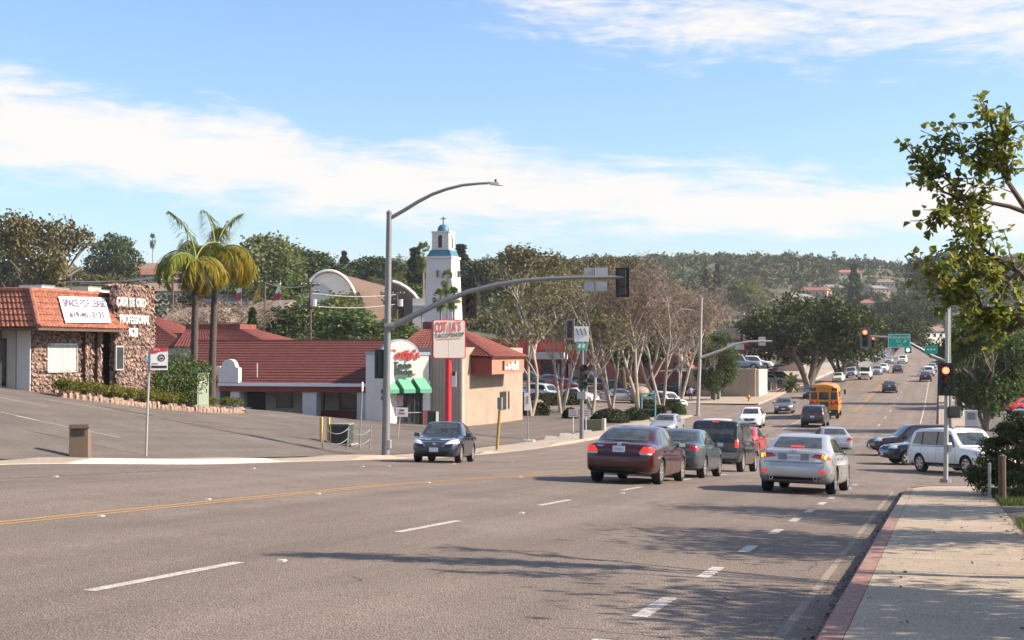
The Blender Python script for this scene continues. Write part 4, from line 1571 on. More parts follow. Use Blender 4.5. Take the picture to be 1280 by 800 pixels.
def rubble(mb, O, U, V, nx_, ny_, seed=1, depth=.10, skip=()):
    """rubble stones laid over a wall rectangle O + u*U + v*V"""
    r = random.Random(seed)
    O, U, V = Vector(O), Vector(U), Vector(V)
    n = U.cross(V).normalized()
    lu, lv = U.length, V.length
    uu, vv = U.normalized(), V.normalized()
    su, sv_ = lu / nx_, lv / ny_
    for j in range(ny_ + 1):
        for i in range(nx_ + 1):
            a = (i + .5 * (j % 2) + r.uniform(-.35, .35)) * su
            c = (j + .3 + r.uniform(-.35, .35)) * sv_
            if any(p0 < a / lu < p1 and q0 < c / lv < q1 for p0, p1, q0, q1 in skip):
                continue
            k = r.choice((5, 6, 6, 7))
            ra, rb = su * r.uniform(.42, .72), sv_ * r.uniform(.45, .85)
            th = r.uniform(0, PI)
            h = depth * r.uniform(.35, 1.25)
            base, top = [], []
            tilt = (r.uniform(-.35, .35), r.uniform(-.35, .35))
            for q in range(k):
                t = th + 2 * PI * q / k + r.uniform(-.25, .25)
                x, y = ra * math.cos(t) * r.uniform(.8, 1.1), rb * math.sin(t) * r.uniform(.8, 1.1)
                xx, yy = min(lu, max(0, a + x)), min(lv, max(0, c + y))
                base.append(O + uu * xx + vv * yy - n * .01)
                xt, yt = min(lu, max(0, a + x * .62)), min(lv, max(0, c + y * .62))
                top.append(O + uu * xt + vv * yt + n * (h + tilt[0] * x + tilt[1] * y))
            fs = [tuple(range(k, 2 * k))] + [(q, (q + 1) % k, k + (q + 1) % k, k + q) for q in range(k)]
            mb.add(base + top, fs)
    return mb


# ------------------------------------------------------------------ stone clad office
def office():
    ox, oy = -37.8, 53.2
    t = thing('office_building', 'low office clad in rubble stone with an orange tiled mansard', 'building', (ox, oy, 0))
    zt_, ze = 4.25, 2.65
    zl = -1.9

    def L(x, y, z):
        return (x - ox, y - oy, z)
    # walls
    b = MB()
    b.bb(-18, 0, 0, 9.6, zl, 3.9)
    b.build('wall', MORTAR, t)
    wy0, wy1 = PX(58, 440, ox).y - oy, PX(94, 440, ox).y - oy
    wz0, wz1 = PX(76, 464, ox).z, PX(76, 431, ox).z
    H_ = 2.75 - zl
    b = rubble(MB(), (0.0, .0, zl), (0, 5.4, 0), (0, 0, H_), 27, 25, 3, .085, skip=[(wy0 / 5.4, wy1 / 5.4, (wz0 - zl) / H_, (wz1 - zl) / H_)])
    tag(b.build('stone_cladding', STONE, t), kind='stuff')
    # two stone buttresses between the window and the pylon
    for yb in (3.75, 4.75):
        b = MB().bb(.0, .22, yb, yb + .34, zl, 2.7)
        q = b.build('stone_rib', MORTAR, t)
        tag(rubble(MB(), (.22, yb, zl), (0, .34, 0), (0, 0, H_), 2, 20, int(yb * 10), .08).build('stone_cladding', STONE, t), kind='stuff')
    # window with vertical blinds
    f = MB()
    for a, c_ in (((wy0 - .05, wz0 - .05), (wy0, wz1 + .05)), ((wy1, wz0 - .05), (wy1 + .05, wz1 + .05)), ((wy0 - .05, wz0 - .06), (wy1 + .05, wz0)), ((wy0 - .05, wz1), (wy1 + .05, wz1 + .06))):
        f.bb(.0, .10, a[0], c_[0], a[1], c_[1])
    w = f.build('window_frame', ALU, t)
    MB().bb(.005, .03, wy0, wy1, wz0, wz1).build('pane', mat('pale_blind_glass', (.42, .47, .44), .12, spec=.7), w)
    for k in range(9):
        yb = wy0 + (wy1 - wy0) * (k + .5) / 9
        MB().bb(.032, .045, yb - .1, yb + .1, wz0 + .01, wz1 - .01).build('blind_slat', BLINDS, w)
    # side facing the street corner: siding, steel framed glazing
    b = MB()
    for k in range(16):
        b.bb(-.7 + k * .043, -.7 + k * .043 + .036, -.05, 0, zl, 2.7)
    tag(b.build('siding', WHITEST, t), kind='stuff')
    MB().bb(-17, -.75, -.06, -.01, zl, 2.7).build('entry_wall', mat('entry_panel', (.45, .40, .34), .8, var=.1), t)
    for xx in (-.95, -1.35, -2.1, -2.9, -3.7):
        MB().bb(xx - .05, xx + .05, -.9, -.8, zl, 2.65).build('steel_post', DFRAME, t)
    for xx in (-1.7, -3.0):
        w = MB().bb(xx - .5, xx + .5, -.10, -.06, .1, 2.2).build('entry_window', DFRAME, t)
        MB().bb(xx - .45, xx + .45, -.115, -.10, .15, 2.15).build('pane', WGLASS, w)
    for zz in (.2, 1.3, 2.3):
        MB().bb(-3.8, -.9, -.87, -.83, zz - .03, zz + .03).build('steel_rail', DFRAME, t)
    # mansard
    x0 = 1.2
    y0 = -1.2
    y1 = 58.9 - oy
    inn = 1.45
    b = MB()
    A, B = (x0, y0, ze), (x0, y1, ze)
    D, C = (x0 - inn, y0 + inn, zt_), (x0 - inn, y1 + .9, zt_)
    tiled(b, A, B, C, D, .23, .42, .04)
    b.build('mansard_slope', TILE, t)
    b = MB()
    tiled(b, (-18, y0, ze), (x0, y0, ze), (x0 - inn, y0 + inn, zt_), (-18, y0 + inn, zt_), .23, .42, .04)
    b.build('mansard_slope', TILE, t)
    MB().tube([(x0 + .02, y0 - .02, ze + .05), (x0 - inn, y0 + inn, zt_ + .08)], .12, 8).build('hip_ridge', TILE, t)
    MB().tube([(x0 + .02, y1, ze + .03), (x0 - inn, y1 + .9, zt_ + .06)], .09, 8).build('hip_ridge', TILE, t)
    MB().tube([(x0 - inn, y0 + inn, zt_ + .08), (x0 - inn, y1 + .9, zt_ + .08)], .11, 8).build('ridge', TILE, t)
    MB().tube([(-18, y0 + inn, zt_ + .08), (x0 - inn, y0 + inn, zt_ + .08)], .11, 8).build('ridge', TILE, t)
    b = MB().bb(-18, x0 - .02, y0 + .02, y1, ze - .12, ze - .02)
    b.build('soffit', PATINA, t)
    MB().bb(-18, -.3, .3, 9, zt_ - .3, zt_ - .05).build('flat_roof', ROOFGREY, t)
    # pylon
    px0, py0, py1 = .0, 58.75 - oy, 62.1 - oy
    b = MB().bb(.35, .72, py0, py1, zl - .6, 4.72)
    b.build('pylon', MORTAR, t)
    Hp = 4.75 - (zl - .6)
    sw0, sw1 = PX(145, 440, ox + .8).y - oy, PX(155, 440, ox + .8).y - oy
    sz0, sz1 = PX(150, 463, ox + .8).z, PX(150, 432, ox + .8).z
    zz = zl - .6
    b = rubble(MB(), (.72, py0, zz), (0, py1 - py0, 0), (0, 0, Hp), 20, 34, 5, .085, skip=[((sw0 - py0) / (py1 - py0), (sw1 - py0) / (py1 - py0), (sz0 - zz) / Hp, (sz1 - zz) / Hp)])
    rubble(b, (.35, py0, zz), (.37, 0, 0), (0, 0, Hp), 2, 30, 6, .06)
    rubble(b, (.72, py1, zz), (-.6, 0, 0), (0, 0, Hp), 3, 30, 8, .1)
    rubble(b, (.1, py0, 4.72), (.62, 0, 0), (0, py1 - py0, 0), 3, 14, 9, .1)
    tag(b.build('stone_cladding', STONE, t), kind='stuff')
    w = MB().bb(.72, .80, sw0, sw1, sz0, sz1).build('narrow_window', ALU, t)
    MB().bb(.80, .815, sw0 + .08, sw1 - .08, sz0 + .08, sz1 - .08).build('pane', WGLASS, w)
    for txt, pxc, pyc, sz, sx in (('CASA DE ORO', 164, 378.5, .60, .60), ('PROFESSIONAL', 168.5, 400.0, .60, .60), ('9628', 166, 416, .58, .66)):
        p = PX(pxc, pyc, ox + .97)
        lettering('lettering', txt, sz, LETTERW, t, (.97, p.y - oy, p.z), FACE_PX, .03, sx, .003)
    # banner across the tiles
    bt = thing('lease_banner', 'white SPACE FOR LEASE banner stretched across the orange tiles', 'banner', (ox + x0 - inn, PX(106, 370, ox).y, zt_ - .05))
    sl = math.atan2(zt_ - ze, inn)
    nrm = Vector((math.sin(sl), 0, math.cos(sl)))

    def bp(px, py):
        # point on a plane just above the slope
        d = Vector(ray(px, py))
        o = Vector((0, 0, CZ))
        p0 = Vector((ox + x0, oy, ze)) + nrm * .13
        return o + d * ((p0 - o).dot(nrm) / d.dot(nrm))
    q = [bp(82, 403), bp(139, 403.5), bp(131, 372), bp(73, 370.5)]
    c0 = bt.location
    qq = [p - c0 for p in q]
    b = MB()
    b.grid(lambda u, v: (qq[0] * (1 - u) + qq[1] * u) * (1 - v) + (qq[3] * (1 - u) + qq[2] * u) * v + nrm * (.015 * math.sin(u * 9) * math.sin(v * 3.1)), 20, 8)
    b.build('cloth', mat('banner_vinyl', (.82, .80, .80), .6, var=.04, vscale=2), bt, True, fix=False)
    ux = ((qq[1] - qq[0]) + (qq[2] - qq[3])).normalized()
    uy = ((qq[3] - qq[0]) + (qq[2] - qq[1])).normalized()
    uy = (uy - ux * .0)
    nn = ux.cross(uy).normalized()
    DK = mat('banner_print', (.10, .07, .13), .6)
    for txt, v, sz, wf_ in (('SPACE FOR LEASE', .71, .60, .92), ('619-461-3131', .27, .52, .74)):
        me = text_mesh(txt, sz, DK, .002, 1.0, 'CENTER', .012)
        xs_ = [p.co.x for p in me.vertices]
        ys_ = [p.co.y for p in me.vertices]
        wtxt = max(xs_) - min(xs_)
        htxt = max(ys_) - min(ys_)
        wid = (qq[1] - qq[0]).length * wf_
        hgt = (qq[3] - qq[0]).length * (.30 if v > .5 else .26)
        cc = (qq[0] + qq[1]) / 2 * (1 - v) + (qq[3] + qq[2]) / 2 * v + nn * .05
        for p in me.vertices:
            p.co = cc + ux * (p.co.x / wtxt * wid) + uy * ((p.co.y - sum(ys_) / len(ys_) * 0) / htxt * hgt) + nn * p.co.z
        put('lettering', me, bt)
    # plant on the roof
    for lb, pxa, pxb, pya, pyb, dx_, m in (('small grey vent box on the flat office roof', 38, 54, 357, 368, -2.5, ALU), ('long low grey duct on the flat office roof', 54, 100, 360, 368, -3.2, ROOFGREY), ('cream air conditioner on the flat office roof', 97, 113, 358.5, 369, -2.2, CREAM), ('white low unit beside the stone pylon on the office roof', 113, 130, 363, 370, -3.0, GUTW)):
        X = ox + dx_
        a, c_ = PX(pxa, pya, X), PX(pxb, pyb, X)
        z0 = zt_ - .05
        u = thing('rooftop_unit', lb, 'roof unit', (X, (a.y + c_.y) / 2, z0))
        w_ = abs(c_.y - a.y)
        h_ = a.z - z0
        MB().box((0, 0, h_ / 2), (1.2, w_, h_)).build('casing', m, u)
        MB().box((0, 0, h_ + .02), (1.26, w_ + .05, .04)).build('lid', GALV, u)
        for k in range(4):
            MB().box((.61, w_ * .2, h_ * (.25 + .15 * k)), (.02, w_ * .35, .05)).build('louvre', GALV, u)
    return t


office()


# ------------------------------------------------------------------ taco shop wing
def slab_px(mb, x0, y0, x1, y1, Y, depth, O, mi=0):
    """box whose front face (at world Y) covers a picture rectangle"""
    a, b_ = PY(x0, y1, Y), PY(x1, y0, Y)
    mb.bb(a.x - O.x, b_.x - O.x, Y - O.y, Y + depth - O.y, PY((x0 + x1) / 2, y1, Y).z - O.z, PY((x0 + x1) / 2, y0, Y).z - O.z, mi)
    return mb


def taco_shop():
    Y0 = 96.0
    O = PY(400, 520, Y0)
    O.z = surf(O.x, Y0)
    t = thing('taco_shop', 'long shop with dark red shingle roof, white pillars and green awnings', 'building', O)

    def sb(name, x0, y0, x1, y1, Y, d, m):
        return slab_px(MB(), x0, y0, x1, y1, Y, d, O).build(name, m, t)
    # recessed wall under the porch
    sb('wall', 250, 478, 470, 560, Y0 + 2.2, 8, CREAM)
    sb('red_dado', 384, 513, 462, 545, Y0 + 2.12, .06, MAROONP)
    for x0, x1, y0, y1 in ((346, 364, 487, 509), (395, 404, 489, 512), (425, 445, 489, 511)):
        w = sb('window', x0 - 1, y0 - 1, x1 + 1, y1 + 1, Y0 + 2.1, .08, DFRAME)
        sb('window_glass', x0, y0, x1, y1, Y0 + 2.07, .05, WGLASS)
    sb('door', 309, 488, 331, 512, Y0 + 2.05, .12, DFRAME)
    # pillars, fascia, gutter
    for x0, x1, yb in ((288, 299, 512), (378, 395.5, 519), (446, 463.5, 536)):
        sb('pillar', x0, 488, x1, yb, Y0 - .2, .8, WHITEST)
    sb('low_wall', 280, 509, 312, 520, Y0 + .2, .3, WHITEST)
    sb('fascia', 274, 482.5, 477, 490, Y0 - .35, .25, MAROONP)
    sb('gutter', 272, 479, 476, 483, Y0 - .6, .3, GUTW)
    sb('porch_soffit', 274, 486, 477, 488, Y0 - .3, 2.6, PATINA)
    # long roof
    ez = PY(380, 480, Y0 - .5).z
    b = MB()
    A = PY(240, 480, Y0 - .5)
    B = PY(494, 480, Y0 - .5)
    A.z = B.z = ez
    D = PY(240, 427, Y0 + 5)
    C = PY(500, 427, Y0 + 5)
    D.z = C.z = PY(370, 426, Y0 + 5).z
    rows = 16
    for j in range(rows):
        v0, v1 = j / rows, (j + 1) / rows
        up = Vector((0, -.02, .035))
        p = [A * (1 - v0) + D * v0 + up, B * (1 - v0) + C * v0 + up, B * (1 - v1) + C * v1, A * (1 - v1) + D * v1]
        b.quad(*[x - O for x in p])
        p0 = [A * (1 - v0) + D * v0, B * (1 - v0) + C * v0]
        b.quad(p0[0] - O, p0[1] - O, p[1] - O, p[0] - O)
    b.build('shingle_roof', SHINGLE, t)
    b = MB()
    D2, C2 = D + Vector((0, 7, -4.0)), C + Vector((0, 7, -4.0))
    b.quad(D - O, C - O, C2 - O, D2 - O)
    b.build('shingle_roof', SHINGLE, t)
    b = MB().tube([D - O, C - O], .10, 6)
    b.build('ridge', SHINGLE, t)
    # small mission shaped parapet at the left end
    a, c_ = PY(273, 478, Y0 - .7), PY(298, 449, Y0 - .7)
    w = c_.x - a.x
    h = c_.z - a.z
    pr = [(0, 0), (w, 0), (w, h * .62), (w * .88, h * .66), (w * .84, h * .74), (w * .80, h * .86), (w * .68, h * .97), (w * .5, h), (w * .32, h * .97), (w * .20, h * .86), (w * .16, h * .74), (w * .12, h * .66), (0, h * .62)]
    MB().prism([(a.x - O.x + x, a.y - O.y, a.z - O.z + z) for x, z in pr], 0, (0, .5, 0)).build('mission_parapet', WHITEST, t)
    sb('end_wall', 252, 458, 275, 520, Y0 + .5, 6, WHITEST)
    sb('wall_band', 253, 476, 274, 480, Y0 + .44, .1, BLUEGREY)
    # roof vent pipe, skylight edge
    MB().tube([PY(320, 470, Y0) - O + Vector((0, .2, -.1)), PY(320, 462, Y0) - O + Vector((0, .2, .5))], .05, 8).build('vent_pipe', ALU, t)
    # entrance block with arch
    a, c_ = PY(457, 530, Y0 - .3), PY(536.5, 441, Y0 - .3)
    yb = Y0 - .3
    sb('entrance_side', 457, 441, 488, 541, yb - 2.45, 3.6, WHITEST)
    sb('entrance_side_cap', 456, 439.5, 488, 443.5, yb - 2.5, 3.6, BLUEGREY)
    ent0 = set(t.children)
    sb('entrance_wall', 487, 441, 536, 477, yb, 1.2, WHITEST)
    sb('entrance_cap', 486.5, 440, 537, 444, yb - .05, 1.3, BLUEGREY)
    ac = PY(508, 446, yb)
    rr = PY(527, 446, yb).x - ac.x
    hz = PY(508, 424, yb).z - ac.z
    arch = [(rr * math.cos(PI * k / 16), hz * math.sin(PI * k / 16)) for k in range(17)]
    MB().prism([(ac.x - O.x + x, yb - .12 - O.y, ac.z - O.z + z) for x, z in arch], 0, (0, .6, 0)).build('arch_cap', BLUEGREY, t)
    arch2 = [(rr * .85 * math.cos(PI * k / 16), hz * .88 * math.sin(PI * k / 16)) for k in range(17)]
    arch2 = arch2 + [(-rr * .85, -1.2), (rr * .85, -1.2)]
    MB().prism([(ac.x - O.x + x, yb - .2 - O.y, ac.z - O.z + z) for x, z in arch2], 0, (0, .5, 0)).build('arch_face', WHITEST, t)
    REDS = mat('sign_red', (.62, .045, .03), .45)
    DGRN = mat('sign_dark_green', (.025, .07, .05), .5)
    p = PY(510, 443, yb - .28)
    lettering('lettering', "Cotija's", .86, REDS, t, p - O, FACE_MY, .05, .62, .02)
    p = PY(508, 456.5, yb - .26)
    lettering('lettering', 'Taco', .62, DGRN, t, p - O, FACE_MY, .04, .8, .02)
    p = PY(509, 464.5, yb - .26)
    lettering('lettering', 'Shop', .62, DGRN, t, p - O, FACE_MY, .04, .8, .02)
    # shop front
    gz0 = surf(PY(510, 530, Y0).x, Y0) - O.z
    sb('shopfront_base', 480, 530, 536, 545, yb + .1, .6, CONC2)
    sb('shop_glass', 484, 488, 531, 531, yb + .3, .05, WGLASS)
    for x in (484, 491, 498.5, 503, 518, 524, 530.5):
        sb('mullion', x - .7, 488, x + .7, 531, yb + .2, .12, DFRAME if x not in (498.5,) else CREAM)
    sb('transom', 484, 487, 531, 489.5, yb + .2, .12, DFRAME)
    sb('kick_rail', 503, 527, 524, 531, yb + .18, .12, DFRAME)
    sb('push_bar', 484, 514.5, 531, 515.5, yb + .12, .05, ALU)
    sb('entrance_pier', 530.5, 476, 537.5, 513, yb, .6, WHITEST)
    sb('entrance_pier_base', 530.5, 513, 537.5, 531, yb - .02, .6, mat('salmon_base', (.50, .17, .13), .8))
    sb('poster', 504, 493, 514, 507, yb + .27, .02, mat('poster_print', (.45, .16, .18), .6, col2=(.55, .45, .42), vscale=4))
    # awnings: three green striped hoods
    AW = [mat('green_awning', (.02, .20, .10), .7), mat('pale_green_awning', (.13, .38, .24), .7)]
    for k in range(3):
        xa, xb = 490 + k * 15.4, 501 + k * 15.4
        tl_, tr = PY(xa, 472, yb), PY(xb, 472, yb)
        bl_, br = PY(xa, 485.5, yb) + Vector((.15, -1.1, 0)), PY(xb, 485.5, yb) + Vector((.15, -1.1, 0))
        low = Vector((0, 0, -.28))
        q = [p - O for p in (tl_, tr, br, bl_)]
        b = MB()
        b.quad(q[3], q[2], q[1], q[0], 1)
        b.quad(q[3] + low, q[2] + low, q[2], q[3], 1)
        b.add([q[0], q[3], q[3] + low, Vector((q[0].x, q[0].y, q[3].z)) + low], [(0, 1, 2, 3)], 0)
        b.add([q[1], q[2], q[2] + low, Vector((q[1].x, q[1].y, q[2].z)) + low], [(3, 2, 1, 0)], 0)
        b.build('awning', AW, t, fix=False)
    # the entrance front is turned toward the road
    Rx, Ry = PY(536, 480, yb).x - O.x, yb - O.y
    ca, sa = math.cos(R(38)), math.sin(R(38))

    def turn(p):
        dx_, dy_ = p.x - Rx, p.y - Ry
        return Vector((Rx + dx_ - sa * dy_, Ry + sa / ca * dx_ + ca * dy_, p.z))
    for o in set(t.children) - ent0:
        if o.name.startswith('lettering'):
            o.location = turn(o.location)
            o.rotation_euler = (R(90), 0, R(38))
            o.scale = (1 / ca, 1, 1)
        else:
            for v in o.data.vertices:
                v.co = turn(v.co)
    # taupe boarded wall right of the entrance
    b = MB()
    x = 537.0
    while x < 577:
        slab_px(b, x, 433, x + 3.6, 540, Y0, .5, O)
        x += 4.0
    tag(b.build('board_wall', TANB, t), kind='stuff')
    slab_px(MB(), 536, 434, 578, 541, Y0 + .08, .5, O).build('board_backing', TANB, t)
    # deep end block, its flank faces the road
    cx = PY(577, 440, Y0).x
    g = MB().bb(cx - O.x - 6, cx - O.x, .05, 15.5, -2.5, PY(577, 434, Y0).z - O.z)
    g.build('end_block', mat('shaded_flank_stucco', (.235, .18, .14), .9, col2=(.31, .245, .19), vscale=.8, bump=.2, bscale=20), t)  # stucco colour lowered to carry the tree shade on this wall
    for yy, w_ in ((9.2, 1.6), (11.4, .25)):
        w = MB().bb(cx - O.x, cx - O.x + .05, yy, yy + w_, .3, 1.7).build('flank_window', DFRAME, t)
        MB().bb(cx - O.x + .05, cx - O.x + .07, yy + .08, yy + w_ - .08, .38, 1.62).build('pane', WGLASS, w)
    # heavy overhanging mansard box on the flank corner
    ex = cx + 1.6
    y0, y1 = Y0 + 4.5, Y0 + 15.8
    zb_, zt2, zr_ = PX(616, 468, ex).z, PX(616, 447, ex).z, 0
    yf = PX(615, 447, ex).y
    ys = PX(655, 447, ex).y
    b = MB().bb(cx - 4.0 - O.x, ex - .03 - O.x, yf - O.y, ys - O.y, zb_ - O.z, zt2 - O.z)
    b.build('mansard_box', MAROONP, t)
    MB().bb(ex - .03 - O.x, ex - O.x, yf - O.y, ys - O.y, zb_ - O.z, zt2 - O.z).build('sign_fascia', SALMON, t)  # paler than the shaded front: sunlight put into the colour of this face
    LP_ = mat('sign_letters_pale', (.55, .58, .52), .5)
    for k, (xa, xb, ya, yb2) in enumerate(((628, 629.3, 451, 463), (629.5, 633, 458, 462), (634, 637, 455, 462), (638, 640.5, 452, 462), (641.5, 643, 455, 463), (644, 647, 451, 462))):
        a, c_ = PX(xa, yb2, ex), PX(xb, ya, ex)
        MB().bb(ex - O.x, ex - O.x + .1, a.y - O.y, c_.y - O.y, a.z - O.z, c_.z - O.z).build('worn_sign_letter', LP_ if k else DFRAME, t)
    # hipped tile roof above the block
    zt3 = PY(580, 411, Y0 + 5).z
    ridge0 = PY(528, 411, yf + 3.8)
    ridge1 = PY(567, 411, yf + 3.8)
    fr_l = PY(489, 434, yf - .3)
    fr_r = Vector((ex + .25, yf - .3, zt2))
    fr_l.z = zt2 + .55
    bk_r = Vector((ex + .25, ys + .2, zt2))
    rt_b = Vector((ridge1.x, ys - 3.2, zt3))
    ridge0.z = ridge1.z = zt3
    b = tiled(MB(), fr_l - O, fr_r - O, ridge1 - O, ridge0 - O, .30, .5, .05)
    b.build('tile_slope', TILER, t)
    b = tiled(MB(), fr_r - O, bk_r - O, rt_b - O, ridge1 - O, .30, .5, .05)
    b.build('tile_slope', TILER, t)
    MB().tube([fr_r - O, ridge1 - O], .13, 6).build('hip_ridge', TILER, t)
    MB().tube([bk_r - O, rt_b - O], .13, 6).build('hip_ridge', TILER, t)
    b = MB().bb(ridge0.x - O.x, ridge1.x - O.x, ridge1.y - O.y, rt_b.y - O.y, zt3 - .4 - O.z, PY(580, 402, yf + 3.8).z - O.z)
    b.build('roof_curb', TILER, t)
    # second tile hip behind the long roof, at its left end
    Yb = Y0 + 9
    e0, e1 = PY(216, 434, Yb), PY(345, 434, Yb)
    r0, r1 = PY(232, 412, Yb + 4), PY(300, 412, Yb + 4)
    e0.z = e1.z = PY(280, 434, Yb).z
    r0.z = r1.z = PY(280, 412, Yb + 4).z
    tiled(MB(), e0 - O, e1 - O, r1 - O, r0 - O, .30, .5, .05).build('tile_slope', TILER, t)
    e2 = e1 + Vector((0, 9, 0))
    r2 = r1 + Vector((0, 3, 0))
    tiled(MB(), e1 - O, e2 - O, r2 - O, r1 - O, .30, .5, .05).build('tile_slope', TILER, t)
    MB().bb(r0.x - O.x, r1.x - O.x, r0.y - O.y, r2.y - O.y, r0.z - O.z - .3, PY(300, 405, Yb + 4).z - O.z).build('roof_curb', TILER, t)
    MB().bb(e0.x - O.x, e1.x - O.x, Yb - O.y + .2, Yb + 8 - O.y, -2, e0.z - O.z).build('rear_wall', CREAM, t)
    for x in (247, 272):
        slab_px(MB(), x, 425, x + 6, 429, Yb - .6, .4, O).build('roof_hatch', GUTW, t)


taco_shop()


# ------------------------------------------------------------------ neighbour with a red hip left of the palms
def red_neighbour():
    Yb = 106
    O = PY(215, 430, Yb)
    O.z = surf(O.x, O.y)
    t = thing('red_roofed_house', 'red tiled hip roof behind the stone pylon', 'building', O)
    e0, e1 = PY(150, 435, Yb), PY(238, 435, Yb)
    e0.z = e1.z = PY(200, 435, Yb).z
    r0 = PY(150, 395, Yb + 5)
    r1 = PY(178, 395, Yb + 5)
    tiled(MB(), e0 - O, e1 - O, r1 - O, r0 - O, .3, .5, .05).build('tile_slope', TILER, t)
    e2 = e1 + Vector((0, 10, 0))
    tiled(MB(), e1 - O, e2 - O, r1 + Vector((0, 2, 0)) - O, r1 - O, .3, .5, .05).build('tile_slope', TILER, t)
    MB().bb(e0.x - O.x, e1.x - O.x - .5, .3, 9.5, -1, e0.z - O.z).build('wall', WHITEST, t)


red_neighbour()


# ------------------------------------------------------------------ church and bell tower
def bell_tower():
    D = 215
    c = PD(554, 440, D)
    z0 = surf(c.x, c.y)
    t = thing('bell_tower', 'white bell tower with blue dome and cross', 'tower', (c.x, c.y, z0))
    Z = lambda py: PD(554, py, D).z - z0
    px = D / F
    BLUE = mat('blue_dome_tile', (.035, .13, .20), .55, var=.15, vscale=2)

    def sq(w0, w1, za, zb):
        return MB().add([(sx * w0 / 2, sy * w0 / 2, za) for sx, sy in ((-1, -1), (1, -1), (1, 1), (-1, 1))] + [(sx * w1 / 2, sy * w1 / 2, zb) for sx, sy in ((-1, -1), (1, -1), (1, 1), (-1, 1))], [(0, 1, 5, 4), (1, 2, 6, 5), (2, 3, 7, 6), (3, 0, 4, 7), (4, 5, 6, 7), (3, 2, 1, 0)])
    k = .84
    sq(52 * px * k, 38 * px * k, -3, Z(324)).build('shaft', WHITEST, t)
    sq(41 * px * k, 41 * px * k, Z(324), Z(321)).build('cornice', WHITEST, t)
    sq(38 * px * k, 30 * px * k, Z(321), Z(313)).build('skirt_roof', BLUE, t)
    sq(27 * px * k, 26 * px * k, Z(313), Z(291)).build('belfry', WHITEST, t)
    sq(29 * px * k, 28 * px * k, Z(291), Z(289.5)).build('belfry_cap', WHITEST, t)
    r = 7.6 * px
    MB().lathe([(r, Z(289.5)), (r * .98, Z(287)), (r * .85, Z(283.5)), (r * .55, Z(281)), (.01, Z(280))], 20).build('dome', BLUE, t, True)
    b = MB().box((0, 0, (Z(280) + Z(270)) / 2), (.16, .16, Z(270) - Z(280)))
    b.box((0, 0, Z(273)), (.9, .14, .15))
    b.build('cross', GALV, t)
    w = 26 * px * k / 2
    for rot in (0, PI / 2):
        bw = MB()
        aw = 2.6 * px
        prof = [(aw, Z(310)), (aw, Z(297))] + [(aw * math.cos(PI * q / 8), Z(297) + aw * math.sin(PI * q / 8)) for q in range(1, 8)] + [(-aw, Z(297)), (-aw, Z(310))]
        mt = Matrix.Rotation(rot, 3, 'Z')
        bw.prism([mt @ Vector((x, -w - .06, z)) for x, z in prof], 0, mt @ Vector((0, .2, 0)))
        bw.build('belfry_opening', mat('belfry_shadow', (.05, .035, .03), .9), t)
        bw = MB()
        for s in (-1, 1):
            bw = MB()
            bw.box(mt @ Vector((s * (aw + .12), -w - .1, (Z(310) + Z(297)) / 2)), (.2, .2, Z(297) - Z(310)), mt)
            bw.build('opening_jamb', WHITEST, t)
        MB().box(mt @ Vector((0, -20.3 * px, Z(343))), (.32, 3.0 * px, 1.0), mt).build('slit_window', mat('slit_dark', (.06, .06, .07), .4), t)


bell_tower()


